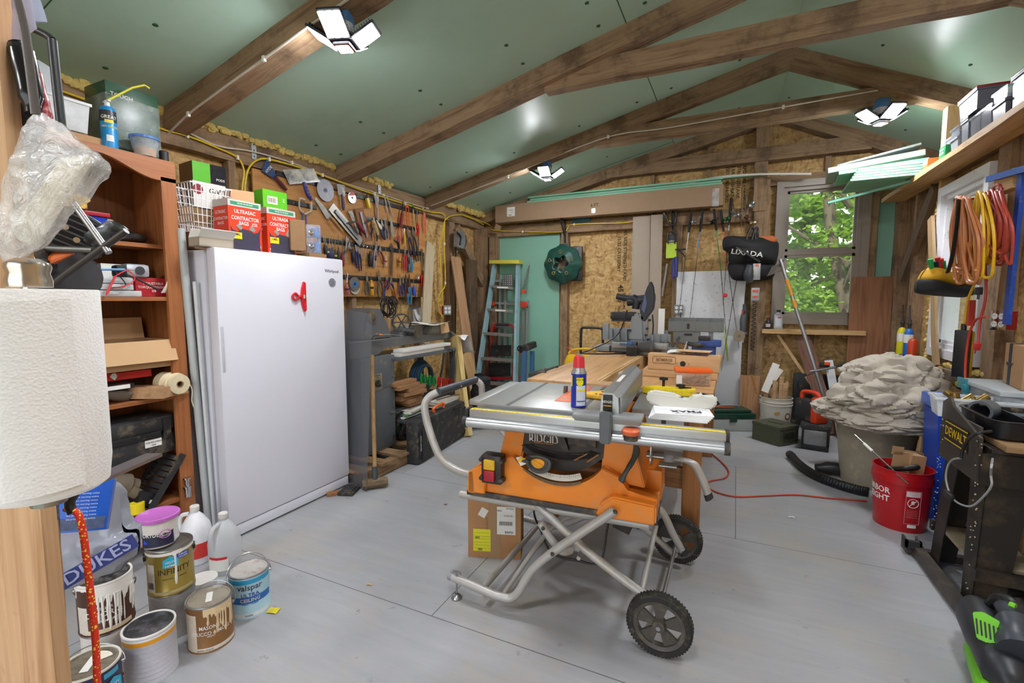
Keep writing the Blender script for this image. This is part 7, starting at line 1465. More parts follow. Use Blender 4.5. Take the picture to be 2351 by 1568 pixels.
part('grid_marks',b,PAPER,t)
P=onZ(1474,818,BZ_);t=T('bench_grinder','small grey and black grinder motor between the bench top and vise block','grinder',P+V((0,.1,0)));b=B();b.cyl((-.06,0,.06),(.08,.03,.06),.055,n=24);b.bx(-.05,.06,-.04,.05,0,.03,.005);part('motor',b,DUSTY,t);b=B();b.cyl((-.085,0,.06),(-.065,0,.06),.06,n=28);part('wheel',b,BLK2,t)
t=T('long_carton','very long flat cardboard carton resting on brackets along the back wall','carton',onY(1400,500,6.05))
a,c=onY(1137,515,5.95),onY(1660,467,5.95);z0=(a.z+c.z)/2;a1=onY(1137,475,5.95);hh=.235
b=B();b.bx(a.x,c.x,5.95,6.08,z0,z0+hh,.004);part('carton_body',b,M('#9c8166',.8,var=.06),t,world=True)
F=frame((0,5.949,0),(0,-1,0))
def onf(u,v):p=onY(u,v,5.949);return frame(p,(0,-1,0))
b=B();patch(b,.12,.125,onf(1173,486));lb=part('shipping_label',b,PAPER,t,world=True);b=B();Fx=onf(1173,486)
for k in range(10):patch(b,.003,.014,Fx@Matrix.Translation((-.035+k*.005,-.045,.001)),n=1)
textb(b,'RTL 40',.02,Fx@Matrix.Translation((.0,.02,.001)));textb(b,'LOT 7',.014,Fx@Matrix.Translation((.02,-.01,.001)));part('lettering',b,BLACK,lb,world=True)
b=B();textb(b,'6 FT.',.055,onf(1366,471));part('printing',b,M('#3a3026',.7),t,world=True);b=B();patch(b,.05,.06,onf(1362,484));part('tape',b,CLEAR('#d8d8d6',.55,.15,.2),t,world=True);b=B();patch(b,.07,.2,onf(1643,453));part('tape',b,CLEAR('#d8d8d6',.55,.15,.2),t,world=True)
b=B();p=onY(1143,517,5.95);b.box(p+V((.0,0,-.03)),(.09,.01,.07),(0,.5,0));part('torn_flap',b,M('#9c8166',.8),t,world=True)
MINT=M('#84b89b',.55,var=.04,sc_=12);ZC=z0+hh
for k,(u0,u1,dz,dy)in enumerate(((1212,1658,.0,0),(1218,1655,.028,.03),(1214,1658,.056,.0),(1600,1745,.07,.09))):
 p,q=onY(u0,460,5.99),onY(u1,440,5.99);b=B();b.bx(p.x,q.x,5.96+dy*.5,6.08,ZC+.002+dz,ZC+.024+dz,.002)
 single('foam_strip',['lowest mint green foam board strip on the long carton','middle mint green foam board strip on the long carton','top mint green foam board strip on the long carton','mint green foam strip jutting past the right end of the carton'][k],'foam board',b,MINT)
b=B();b.tube([onY(1540,430,6.0),onY(1640,408,6.0),onY(1740,400,6.0),onY(1863,399,5.98)],.016,n=8,smooth=4,flat=.5);single('trim_strip','long white trim strip bending over the foam strips to the window','trim',b,WP)
for k,u in enumerate((1297,1545)):
 p=onY(u,505,6.14);b=B();b.bx(p.x-.012,p.x+.012,6.13,6.15,z0-.30,z0-.004);b.bx(p.x-.012,p.x+.012,5.93,6.15,z0-.016,z0-.003);b.prism([(6.13,z0-.22),(6.13,z0-.19),(5.96,z0-.016),(5.94,z0-.016)],.012,lambda a_,c_,q:(p.x-.006+q,a_,c_))
 single('shelf_bracket',('left','right')[k]+' black steel bracket holding up the long carton','bracket',b,BLACK)
b=B();p=onY(1335,505,6.16);b.bx(p.x-.13,p.x+.12,6.15,6.165,p.z-.03,p.z+.04);single('blue_sign','small teal lettered board tucked under the carton','sign',b,M('#2f6a7c',.5,var=.3))
BEI=M('#a39484',.55,var=.03)
for k,(u0,u1,yy)in enumerate(((1452,1492,6.13),(1493,1520,6.11))):
 p,q=onY(u0,600,yy),onY(u1,600,yy);b=B();b.bx(p.x,q.x,yy-.03,yy,.0,2.44,.002);b.bx(p.x+.012,p.x+.016,yy-.032,yy,0,2.44)
 single('trim_board',('wide taupe trim board standing behind the miter saw','narrower taupe trim board right of the wide one')[k],'board',b,BEI)
b=B();p,q=onY(1513,710,6.1),onY(1527,760,6.1);b.bx(p.x,p.x+.075,6.06,6.1,.9,1.29,.002);single('white_board','short white board end standing behind the tool trays','board',b,WP)
b=B();p,q=onY(1556,625,6.2),onY(1712,625,6.2);b.bx(p.x,q.x+.01,6.12,6.17,.9,1.74,.002);single('spotted_board','white spotted panel on the back wall behind the fishing rods','panel',b,M('#cfd0d2',.4,var=.03,dirt=.12,dirtc='#3a3a3a',sc_=70))
b=B();p,q=onY(1600,800,6.0),onY(1703,800,6.0);b.bx(p.x-.1,q.x,6.04,6.075,0,.98,.002);single('pale_board','lower pale door panel leaning under the spotted panel','panel',b,M('#bfc1c4',.4,var=.03))
P=onY(1558,711,6.1);outlet('grey outlet box with four sockets beside the white panel',P,0,GREY,M('#77797c',.5));b=B();q=P+V((.03,-.03,-.03));b.tube([q,q+V((0,-.03,-.03)),q+V((.0,-.02,-.16))],.006,n=8,smooth=3);b.mat(1);b.tube([q+V((-.03,-.02,-.10)),q+V((-.03,-.02,-.14))],.02,n=10);single('plug_cord','black cord and orange plug under the grey outlet box','cord',b,[BLACK,ORNG])
c=onY(1291,606,6.08);PG=M('#1d4a40',.35,dirt=.06);t=T('tree_stand','dark green scalloped plastic tree stand hanging on the back wall','tree stand',c)
def lobe(r,k=6,amp=.12,n=72,ph=0):return[(r*(1+amp*math.cos(k*a+ph))*math.cos(a),r*(1+amp*math.cos(k*a+ph))*math.sin(a))for a in[2*PI*i/n for i in range(n)]]
def ringstrip(b,A,ya,Bq,yb):
 n=len(A);b._add([(x,ya,z)for x,z in A]+[(x,yb,z)for x,z in Bq],[(i,(i+1)%n,n+(i+1)%n,n+i)for i in range(n)])
b=B();L=[(lobe(.255,8,.04),.08),(lobe(.255,8,.04),.0),(lobe(.24,8,.04),-.012),(lobe(.185,8,.03),-.05),(lobe(.115,5,.12,ph=.6),-.085),(lobe(.095,5,.2,ph=.6),-.08),(lobe(.075,5,.2,ph=.6),.02)]
for(A,ya),(Bq,yb)in zip(L,L[1:]):ringstrip(b,A,ya,Bq,yb)
part('stand_shell',b,PG,t);b=B();n=30;b.cyl((0,.02,0),(0,.03,0),.11,n=30);part('basin',b,M('#3a2a20',.7,dirt=.4),t)
for k in range(5):
 a=PI/2+2*PI*k/5;d=V((math.cos(a),0,math.sin(a)));b=B();b.cyl(d*.05+V((0,-.03,0)),d*.15+V((0,-.085,0)),.005,n=8);q=d*.155+V((0,-.095,0));b.tube([q+V((.02*math.cos(s),0,.02*math.sin(s)))for s in[i*PI/6 for i in range(12)]],.005,n=6,closed=True);part('eye_bolt',b,M('#b3a070',.35,.7),t)
b=B();b.bx(-.1,.26,.05,.1,-.23,.235,.05);b.bx(-.06,.09,.03,.08,.21,.27,.01);single('tree_stand','black plastic tree stand base hanging behind the green one','tree stand',b,BLACK,c+V((0,.0,0)))
t=T('air_compressor','yellow air compressor tank with black roll handle by the back wall','compressor',onY(1345,835,5.6));yy=5.6
b=B();a_,c2=onY(1300,836,yy),onY(1390,815,yy);b.tube([a_+V((.0,0,0)),a_+V((.02,0,0)),a_+V((.06,0,0)),V((c2.x,yy,a_.z)),V((c2.x+.2,yy,a_.z))],[.08,.12,.14,.14,.13],n=24);part('tank',b,M('#dcb020',.4),t,world=True)
b=B();b.tube([onY(u,v,yy-.02)for u,v in((1306,812),(1316,803),(1345,801),(1375,804))],.016,n=10,smooth=4);part('carry_handle',b,M('#dcb020',.4),t,world=True)
b=B();b.tube([onY(u,v,yy)for u,v in((1333,850),(1334,765),(1338,753),(1345,752),(1375,753),(1383,757),(1384,770),(1385,850))],.016,n=12,smooth=4);b.tube([V((a_.x+.04,yy,.3)),V((a_.x+.04,yy,.0))],.015);b.tube([V((c2.x+.1,yy,.3)),V((c2.x+.1,yy,.0))],.015);part('roll_handle',b,BLACK,t,world=True)
b=B();b.bar(V((a_.x+.04,yy,.2)),V((c2.x+.1,yy,.2)),.05,.62 if 0 else .3,(0,0,1));part('lower_body',b,BLK2,t,world=True)
b=B();textb(b,'DEWALT',.05,frame(onY(1345,826,yy-.145),(0,-1,0)));part('lettering',b,BLACK,t,world=True)
MG_=M('#8b9093',.45,.15,var=.05,dirt=.15,dirtc='#b3a382');NAVY=M('#23252f',.4,dirt=.05)
ms=V((-.83,4.45,.913));t=T('miter_saw','grey and navy sliding miter saw standing at the far end of the workbench','miter saw',ms)
def mz(u,v,y):p=onY(u,v,y);return p-ms
k_=mpp(ms)
b=B();b.bx(-.33,.30,-.06,.22,.0,.045,.01);b.bx(-.36,-.22,-.12,.1,.0,.06,.02);b.bx(.24,.36,-.1,.1,0,.05,.02);part('base',b,MG_,t)
b=B();b.prism([(-.22,0),(-.16,-.09),(.16,-.09),(.22,0),(.2,.12),(-.2,.12)],.055,lambda a_,c_,q:(a_-.02,c_-.03,.045+q),bev=.006);b.bx(-.2,.3,-.14,-.04,.045,.1,.01);part('turntable',b,M('#9a9d9c',.4,.4,dirt=.15),t)
b=B();b.bx(-.33,-.27,.04,.09,.1,.26,.006);b.bx(-.27,-.05,.05,.08,.1,.22,.004)
for x in(-.24,-.17,-.10):b.bx(x,x+.015,.0,.06,.1,.21,.002)
b.prism([(.05,.1),(.30,.1),(.30,.17),(.12,.17)],.03,lambda a_,c_,q:(a_,.05+q,c_),bev=.002)
for x in(.14,.2,.26):b.bx(x,x+.012,.01,.06,.1,.165,.002)
part('fence',b,MG_,t)
b=B();b.lathe([(0,0),(.03,0),(.03,.03),(.015,.04),(0,.04)],(-.02,-.14,.085),R=Matrix.Rotation(PI/2,3,'X'));b.box((-.02,-.165,.085),(.19,.012,.014));part('lock_knob',b,M('#2f5a8c',.4),t)
b=B();b.prism([(-.07,.10),(.08,.10),(.07,.30),(.02,.37),(-.04,.35),(-.06,.28)],.12,lambda a_,c_,q:(a_,-.0+q,c_),bev=.02);part('pivot_arm',b,MG_,t)
b=B();b.prism([(.03,.30),(.06,.27),(.15,.40),(.16,.52),(.13,.60),(.12,.66),(.09,.62),(.05,.5),(.02,.42)],.06,lambda a_,c_,q:(a_,.02+q,c_),bev=.01);g2=part('blade_guard',b,NAVY,t);b=B();b.prism([(.04,.40),(.07,.36),(.09,.46),(.07,.55)],.01,lambda a_,c_,q:(a_,.01+q,c_));part('guard_window',b,M('#4a5a86',.3),g2)
b=B();b.cyl((-.1,.06,.47),(.06,.06,.49),.045,n=20);b.tube([(-.2,.05,.52),(-.1,.05,.50),(-.02,.05,.49),(-.02,.05,.40)],[.028,.03,.04,.035],n=14,smooth=3);part('motor_handle',b,NAVY,t)
b=B();b.bx(-.26,-.03,.05,.18,.30,.37,.012);b.bx(-.25,-.05,.06,.17,.28,.30,.008);part('motor_box',b,M('#26262a',.5,dirt=.1),t)
b=B();
for x,z in((-.06,.2),(.1,.22),(.12,.3),(.09,.16),(.11,.12)):b.cyl((x,-.02,z),(x,.01,z),.012,n=12);
b.tube([(.14,.02,.35),(.15,.02,.25),(.145,.02,.14)],.006,n=8);part('bolts',b,BLACK,t)
b=B();b.tube([mz(1440,712,4.40),mz(1432,740,4.38),mz(1420,765,4.35),mz(1395,785,4.28),mz(1350,805,4.2),V((-.4,-.35,.004)),V((-.2,-.3,.004)),V((.02,-.14,.006))],.007,n=8,smooth=6);part('power_cord',b,BLACK,t)
t=T('tool_tray_rail','grey plastic tray with open compartments beside the miter saw','tray',onY(1610,770,4.72));yy=4.72
a_,c2=onY(1535,762,yy),onY(1660,763,yy);zt=onY(1600,738,yy).z;zb_=onY(1600,762,yy).z
b=B();b.bx(a_.x,c2.x,yy,yy+.015,zb_,zt);b.bx(a_.x,c2.x,yy,yy+.12,zb_,zb_+.012);b.bx(a_.x,c2.x,yy+.11,yy+.12,zb_,zt+.03)
for k in range(5):x=a_.x+(c2.x-a_.x)*k/4;b.bx(x-.004,x+.004,yy,yy+.12,zb_,zt+.02)
p=onY(1545,785,yy);b.bx(p.x,onY(1607,785,yy).x,yy+.01,yy+.06,onY(1570,788,yy).z,zb_);part('tray_body',b,M('#7c807f',.5,dirt=.05),t,world=True)
b=B();p=onY(1580,749,yy-.005);b.box(p,(.02,.012,.05));p=onY(1580,768,yy+.005);b.box(p,(.07,.012,.02));part('clip',b,BLACK,t,world=True)
b=B();p=onY(1600,790,yy+.05);b.bx(p.x-.3,p.x-.26,yy+.02,yy+.06,0,zb_);b.bx(p.x+.1,p.x+.14,yy+.02,yy+.06,0,zb_);part('support_leg',b,GREY,t,world=True)
t=T('bench_vise','blue bench vise with dark handle behind the vise block','vise',onZ(1615,840,.915));yy=4.1
b=B();p=onY(1618,795,yy);b.bx(p.x-.1,p.x+.08,yy,yy+.15,.915,p.z+.02,.012);b.bx(p.x-.05,p.x+.12,yy-.03,yy+.1,p.z+.0,p.z+.05,.008);part('vise_body',b,M('#2a4a96',.4,dirt=.15),t,world=True)
b=B();b.bx(onY(1604,775,yy).x,onY(1631,775,yy).x,yy-.04,yy+.08,onY(1610,780,yy).z,onY(1610,772,yy).z,.003);b.tube([onY(1580,789,yy-.05),onY(1600,793,yy-.06),onY(1616,792,yy-.05)],.018,n=12);part('jaw',b,BLK2,t,world=True)
b=B();b.tube([onY(1572,802,yy-.05),onY(1579,784,yy-.05)],.01,n=8);part('crank',b,CHROME,t,world=True)
b=B();rnd=random.Random(4);q=onZ(1537,806,.915)+V((.0,.0,.0))
for k in range(26):
 s=q+V((rnd.uniform(-.08,.08),rnd.uniform(-.05,.05),rnd.uniform(.01,.1)));b.cyl(s,s+V((rnd.uniform(-.02,.02),.0,rnd.uniform(.02,.06))),rnd.uniform(.006,.012),n=8)
o=single('socket_set','glittering jumble of chrome sockets and bits beside the miter saw','sockets',b,M('#b8b4a6',.2,.9,var=.5,sc_=60),kind='stuff')
b=B();q=onZ(1505,812,.915);b.grid(6,4,lambda a,c:(q.x-.08+.3*a,q.y+.0+.2*c,.93+.02*math.sin(a*7+c*5)**2));single('plastic_film','clear crinkled plastic bag with hardware on the bench beside the saw','plastic film',b,CLEAR('#dfe4e6',.5,.1,.2,.8))
def rod(lab_,top,mid,tip,col,yy=6.02,grip='#17171a',reel=(0,0),reelc='#8f9094',gl=.25,r=.006):
 A,Mi,Z=onY(*top,yy),onY(*mid,yy),onY(*tip,yy-.02);t=T('fishing_rod',lab_,'fishing rod',Z)
 d=(Mi-A).normalized();g=A+d*gl
 b=B();b.tube([A,A+d*gl*.5,g],[.014,.016,.012],n=10);part('grip',b,M(grip,.7),t,world=True)
 b=B();b.tube([g,Mi],[r,r*.7],n=8);part('lower_blank',b,M(col,.35),t,world=True)
 b=B();b.tube([Mi,Z],[r*.7,.0022],n=6)
 for k in range(4):q=Mi.lerp(Z,.2+.22*k);b.tube([q+V((.008*math.cos(a),-.008+.0,.008*math.sin(a)))for a in[i*PI/4 for i in range(8)]],.0012,n=5,closed=True)
 part('upper_blank',b,M('#3a3a3c',.4),t,world=True)
 if reel:
  q=A+d*gl*.55+V((reel[0],-.05,reel[1]));b=B();b.bar(A+d*gl*.5,q,.012,.02,(1,0,0));b.lathe([(0,-.025),(.022,-.025),(.028,-.01),(.018,0),(.028,.012),(.024,.025),(0,.03)],q,n=18,R=Matrix.Rotation(1.2,3,'Y'));b.tube([q,q+V((.05,-.02,.02)),q+V((.06,-.02,.04))],.004,n=6);b.sph(q+V((.06,-.02,.045)),.01,8,6);part('reel',b,M(reelc,.3,.7),t,world=True)
rod('silver-shafted fishing rod, first left of the blue one, tip by the outlet',(1588,484),(1575,580),(1556,745),'#c9c9cf',reel=(.05,-.0))
rod('fishing rod with bright blue lower shaft',(1613,482),(1601,585),(1583,740),'#2f7ab8',reel=None)
rod('fishing rod with green shaft and red-dotted reel',(1639,480),(1655,620),(1668,780),'#2f9a50',reel=(-.03,-.02),reelc='#2a2a30')
rod('fishing rod with orange-red shaft, partly behind the black bag',(1655,482),(1671,610),(1697,800),'#e0401f',reel=(.05,.02),reelc='#2f6a3a')
rod('fishing rod with white shaft disappearing behind the black bag',(1679,455),(1673,530),(1660,700),'#c9c4c0',reel=(.07,-.04),gl=.3)
rod('long dark rod crossing down from the bag to the floor',(1695,600),(1690,650),(1656,850),'#2a2a2c',yy=6.0,reel=None,gl=.08)
b=B();b.sph(onY(1665,678,5.98),.024,16,12);single('fishing_float','small round red float hanging on the rod lines','float',b,M('#ee2c22',.35))
b=B();b.tube([onY(1664,750,6.0),onY(1667,790,6.0),onY(1671,828,6.0)],[.005,.011,.009],n=8,smooth=3);single('fishing_lure','pale green rubber lure hanging at a rod tip','lure',b,M('#a3b84a',.5))
for k,(u,v0,v1)in enumerate(((1705,430,530),(1714,448,520))):
 b=B();b.tube([onY(u,v0,6.1),onY(u-3,v1,6.08)],[.012,.005],n=8);single('fishing_rod',('brown cork-gripped rod butt','thin grey rod butt')[k]+' behind the reels above the black bag','fishing rod',b,M(('#8a6a48','#6a6058')[k],.6))
for k,(u,v)in enumerate(((1726,470),(1728,512),(1716,500))):
 q=onY(u,v,6.02);b=B();b.lathe([(0,-.03),(.025,-.03),(.03,-.01),(.016,0),(.03,.015),(.025,.035),(0,.04)],q,n=18,R=Matrix.Rotation(.5+k,3,'Y'));b.cyl(q,q+V((.0,.1,.02)),.008);single('fishing_reel',('silver fishing reel nearest the window post','chrome fishing reel just above the black bag','bronze fishing reel left of the chrome one')[k],'fishing reel',b,M(('#9fb0b4','#b8a890','#8a6a50')[k],.25,.8,var=.3,sc_=60))
t=T('carabiner','big black carabiner strap hanging under the right end of the carton','carabiner',onY(1540,515,6.05));b=B();b.tube([onY(u,v,6.05)for u,v in((1531,478),(1524,488),(1527,500),(1533,512),(1546,516),(1552,505),(1552,482),(1545,474))],.011,n=10,smooth=4,closed=True);part('clip_frame',b,BLACK,t,world=True);b=B();b.tube([onY(1525,488,6.03),onY(1536,512,6.03)],.007);part('gate',b,CHROME,t,world=True)
t=T('packaged_hanger','lime green carded hook package hanging below the carabiner','package',onY(1540,585,6.08));b=B();Fx=onf(1538,572);Fx.translation.y=6.08;patch(b,.12,.19,Fx,off=.004);patch(b,.12,.19,Fx,off=.0);part('card',b,M('#b6d436',.5),t,world=True)
b=B();Fx=Fx.copy();Fx.translation.z+=.14;patch(b,.115,.1,Fx,off=.005);part('header',b,M('#23252c',.4),t,world=True);b=B();textb(b,'Reebok',.03,Fx@Matrix.Translation((0,-.03,.007)));part('lettering',b,PAPER,t,world=True)
b=B();b.tube([onY(u,v,6.05)for u,v in((1534,560),(1533,540),(1541,532),(1549,540),(1549,560))],.008,n=8,smooth=3);part('hook',b,BLACK,t,world=True)
t=T('caulk_gun','blue caulking gun hanging beside the lime package','caulk gun',onY(1552,640,6.05));b=B();b.tube([onY(1553,590,6.05),onY(1552,636,6.05)],.022,n=12);b.tube([onY(1546,592,6.03),onY(1543,640,6.03)],.008);part('barrel',b,M('#27398f',.4),t,world=True);b=B();b.tube([onY(1550,573,6.05),onY(1566,573,6.05),onY(1576,572,6.05)],.01,n=8);b.tube([onY(1558,574,6.05),onY(1568,583,6.05),onY(1574,592,6.05)],.008,n=8);part('trigger',b,BLK2,t,world=True)
b=B();b.tube([onY(1532,605,6.07),onY(1520,680,6.09)],.012,n=8);single('conduit_rod','grey rod slanting behind the caulking gun','rod',b,M('#9aa0a4',.4,.4))
D=5.27
t=T('sports_bag','black duffel bag with white lettering hanging on the window post','bag',onD(1722,640,D))
b=B();pillow(b,[onD(u,v,D)for u,v in((1664,545),(1700,543),(1740,545),(1780,555),(1787,572),(1778,608),(1740,612),(1680,608),(1672,580),(1659,568))],.16,9,.03,5,2);part('bag_body',b,M('#19191c',.75,bmp=.2),t,world=True)
b=B();c0=onD(1722,580,D-.17);Fx=frame(c0,CAM-c0)@Matrix.Rotation(-.17,4,'Z');textb(b,'LIXADA',.075,Fx@Matrix.Translation((-.03,-.01,0)),squash=1.2);part('lettering',b,PAPER,t,world=True)
b=B();q=onD(1760,551,D-.05);b.sph(q,.1,16,8,(1.1,.5,.5));part('orange_pocket',b,M('#c0693a',.7),t,world=True)
for dx in(0,12):
 b=B();b.tube([onD(u,v,D-.1)for u,v in((1712+dx,560),(1718+dx,535),(1726+dx,522),(1734+dx*.5,535),(1735+dx*.3,560))],.012,n=8,smooth=4);part('carry_strap',b,BLACK,t,world=True)
b=B();pillow(b,[onD(u,v,D+.03)for u,v in((1678,600),(1760,606),(1782,612),(1770,640),(1720,645),(1680,640))],.12,7,.02,6,4);part('lower_pouch',b,M('#17171a',.8,bmp=.2),t,world=True)
b=B();b.tube([onD(u,v,D-.17)for u,v in((1690,566),(1720,585),(1745,600))],.018,n=8,flat=.3);part('front_strap',b,BLACK,t,world=True)
t=T('cordless_trimmer','cordless tool with silver battery pack hanging below the duffel bag','power tool',onD(1738,650,D-.2));Dm=D-.1
b=B();b.tube([onD(1722,610,Dm),onD(1718,630,Dm),onD(1722,648,Dm)],[.04,.05,.035],n=14,smooth=3);part('motor_housing',b,M('#34373a',.5),t,world=True)
q=onD(1737,625,Dm-.04);b=B(frame(q,CAM-q));b.bx(-.038,.038,-.085,.095,-.03,.0,.006);part('battery',b,M('#a2a6aa',.3,.6),t,world=True);b=B(frame(q,CAM-q));b.bx(-.018,.018,.065,.085,.0,.004);part('orange_tab',b,ORNG,t,world=True)
t=T('hedge_trimmer_charger','grey charger with orange label hanging on the post above the saw chain','charger',onD(1734,690,D-.2));q=onD(1734,675,Dm-.0);b=B(frame(q,CAM-q));b.bx(-.042,.042,-.075,.07,-.03,.0,.012);part('case',b,M('#9a9ea2',.4,.3),t,world=True)
b=B(frame(q,CAM-q));b.bx(-.03,.03,.02,.045,.0,.004);b.bx(-.025,.025,-.04,-.02,.0,.004);part('label',b,M('#c8502c',.5),t,world=True)
t=T('saw_chain','dark saw chain hanging down the window post','saw chain',onY(1728,800,6.0));b=B();p0,p1=onD(1733,690,5.36),onD(1727,803,5.36)
for k in range(26):q=p0.lerp(p1,k/25);b.box(q,(.05 if k%2 else .035,.012,.012),(0,.4*(k%2),0))
part('chain_links',b,M('#2a2522',.5,.5),t,world=True)
t=T('angle_grinder','grey angle grinder with tan disc hanging by its cord','grinder',onD(1703,770,4.9));Dg=5.36
b=B();b.tube([onD(1710,698,Dg),onD(1711,715,Dg),onD(1706,735,Dg),onD(1706,752,Dg),onD(1705,765,Dg)],[.022,.026,.034,.034,.03],n=16,smooth=4);part('grinder_body',b,M('#4a4d50',.45,dirt=.15),t,world=True)
q=onD(1697,771,Dg-.05);b=B();d=(CAM-q).normalized();b.cyl(q,q+d*.008,.06,n=32);part('disc',b,M('#8a7a64',.8,var=.2),t,world=True);b=B();b.cyl(q+d*.008,q+d*.014,.016,n=16);part('disc_nut',b,DSTEEL,t,world=True);b=B();q2=onD(1704,767,Dg-.02);b.sph(q2,.05,14,8,(1.2,.6,.7));part('guard',b,DSTEEL,t,world=True)
b=B();b.tube([onD(1710,700,Dg),onD(1711,680,Dg),onD(1714,650,Dg),onD(1720,610,Dg)],.007,n=8,smooth=4);part('cord',b,BLACK,t,world=True)
b=B();q=onD(1705,716,Dg-.03);b.box(q,(.02,.02,.05),bev=.004);part('red_switch',b,M('#c2301f',.4),t,world=True)
t=T('garden_auger','long silver garden pole with flat blade leaning by the window','garden tool',onZ(1893,950));A,Z=onY(1792,595,5.95),onY(1882,880,5.75);Z2=onY(1893,915,5.73)
b=B();b.tube([A,Z2],.019,n=14);part('pole',b,M('#a7a9ab',.3,.7),t,world=True)
for f0,f1 in((.15,.27),(.3,.36)):b=B();b.tube([A.lerp(Z2,f0),A.lerp(Z2,f1)],.0205,n=14);part('orange_sticker',b,M('#dd9a3c',.5),t,world=True)
b=B();bl=[onY(u,v,5.93)for u,v in((1760,635),(1772,612),(1792,604),(1796,622))];n_=V((0,.012,0));b._add(bl+[p+n_ for p in bl],[(0,1,2,3),(7,6,5,4),(0,4,5,1),(1,5,6,2),(2,6,7,3),(3,7,4,0)]);bl=[onY(u,v,5.93)for u,v in((1786,608),(1802,593),(1800,600),(1790,616))];b._add(bl+[p+n_ for p in bl],[(0,1,2,3),(7,6,5,4),(0,4,5,1),(1,5,6,2),(2,6,7,3),(3,7,4,0)]);part('blade',b,M('#55504c',.5,.5,dirt=.3),t,world=True)
b=B();b.tube([onY(1860,852,5.72),onY(1890,848,5.70),onY(1922,842,5.66)],.012,n=10);part('side_bar',b,STEEL,t,world=True);b=B();b.tube([onY(1920,843,5.66),onY(1940,838,5.64),onY(1962,833,5.62)],[.02,.022,.028],n=14,smooth=3);part('hand_grip',b,BLACK,t,world=True)
b=B();b.tube([onY(1870,855,5.7),onY(1838,870,5.7),onY(1832,890,5.72),onY(1850,918,5.74)],.004,n=6,smooth=5);part('cable',b,BLACK,t,world=True)
P=onY(1786,750,6.1);zs=1.068;t=T('oil_bottle','grey oil bottle with black cap on the window shelf','bottle',V((P.x,6.1,zs+.001)));b=B();b.bx(-.045,.045,-.03,.03,0,.17,.012);b.lathe([(.04,.165),(.02,.19),(.018,.2)],n=20);part('bottle_body',b,M('#a9adb3',.35),t);b=B();b.lathe([(0,.19),(.02,.19),(.02,.215),(0,.217)]);part('cap',b,BLACK,t);b=B();patch(b,.06,.1,frame((0,-.031,.08),(0,-1,0)));part('label',b,M('#c9ccd2',.5,var=.2,sc_=100),t);b=B();patch(b,.035,.015,frame((.01,-.0318,.13),(0,-1,0)));part('red_mark',b,REDP,t)
P=onY(1763,750,6.08);t=T('oil_bottle','small black oil bottle with dark red cap beside the grey bottle','bottle',V((P.x,6.08,zs+.001)));b=B();b.bx(-.038,.038,-.022,.022,0,.08,.012);b.lathe([(.035,.075),(.016,.1),(.015,.11)],n=20);part('bottle_body',b,M('#22201f',.35),t);b=B();b.lathe([(0,.10),(.017,.10),(.017,.125),(0,.127)]);part('cap',b,M('#6a1c20',.4),t);b=B();patch(b,.045,.035,frame((.0,-.0228,.04),(0,-1,0)));part('label',b,M('#b9aab0',.5,var=.5,sc_=120),t)
def lean(name,lab_,cat,p,q,wd,th,mt,up=(0,1,0)):
 o=beam(name,p,q,wd,th,mt,up=up,kind=None,label=lab_,cat=cat);return o
lean('pine_strip','yellow pine strip slanting behind the bucket of offcuts','board',onY(1785,768,6.12),V((onY(1930,915,6.0).x,5.95,.05)),.035,.02,NEWX)
lean('brown_board','red-brown plank leaning under the window behind the orange case','board',onY(1842,770,6.1),V((onY(1915,950,5.7).x,5.72,.02)),.14,.02,WOOD('#7d5644','#5e3c30',.7,.8))
lean('grey_board','grey aluminium level bar leaning with orange end under the window','board',onY(1902,828,6.0),V((onY(1932,925,5.6).x+.02,5.62,.02)),.075,.03,M('#a9abad',.4,.3))
lean('plywood_board','wide reddish plywood board standing right of the back window','board',onY(2003,635,6.1),V((onY(1990,800,6.1).x-.0,6.08,.0)),.36,.02,WOOD('#9a6a48','#77492e',.6,.6,ax=0))
lean('short_board','short tan board standing behind the white bucket','board',onY(1722,862,6.0),V((onY(1720,935,5.95).x,5.95,.0)),.2,.025,WOOD('#b3865e','#8f6642',.6,.6))
b=B();p=onY(1870,905,6.02);b.bx(onY(1822,860,6.05).x,onY(1950,860,6.05).x,6.03,6.07,0,onY(1870,858,6.05).z,.01);single('dark_panel','large black panel leaning low under the window','panel',b,BLACK)
o=beam('wall_shelf',(1.41,3.2,2.41),(1.41,6.1,2.41),.20,.04,WOOD('#cda672','#a9804c',.65,.8,.1),up=(0,0,1),kind=None,label='long rough board shelf high along the right wall',cat='shelf')
o=beam('wood_stud',(1.42,4.74,2.432),(1.42,4.74,2.84),.09,.09,NEWX,up=(0,1,0),kind=None,label='short pale stud standing on the wall shelf up to the roof beam',cat='stud')
ZS=2.431
def bin_(lab_,y,w_,h_,mt,lid=None,x=1.37,d_=.11,z=ZS,name='storage_bin',taper=.9,group=None):h_*=.72;z=ZS+(z-ZS)*.78;return tub(name,lab_,'bin',(x,y,z),RZL,w_,d_,h_,mt,lid,taper,group)
CB=CLEAR('#a4a9b4',.42,.15,.1);GB=M('#6f727b',.35)
tbox('fastener_box','small white and orange box at the shelf edge left of the stud','box',(1.33,4.93,ZS),-PI/2,.10,.08,.085,M('#e0652a',.5),deco=lambda t,w_,d_,h_:part('label',patch(B(),w_*.98,h_*.45,frame((0,-.0005,h_*.75),(0,-1,0))),PAPER,t))
b=B();b.bx(1.32,1.38,4.50,4.62,ZS,ZS+.085,.01);b.mat(1);b.bx(1.3195,1.32,4.53,4.60,ZS+.03,ZS+.04);b.bx(1.3195,1.32,4.53,4.60,ZS+.055,ZS+.065);single('screw_box','green plastic box with white lettering on the shelf right of the stud','box',b,[M('#1f8a4c',.4),PAPER])
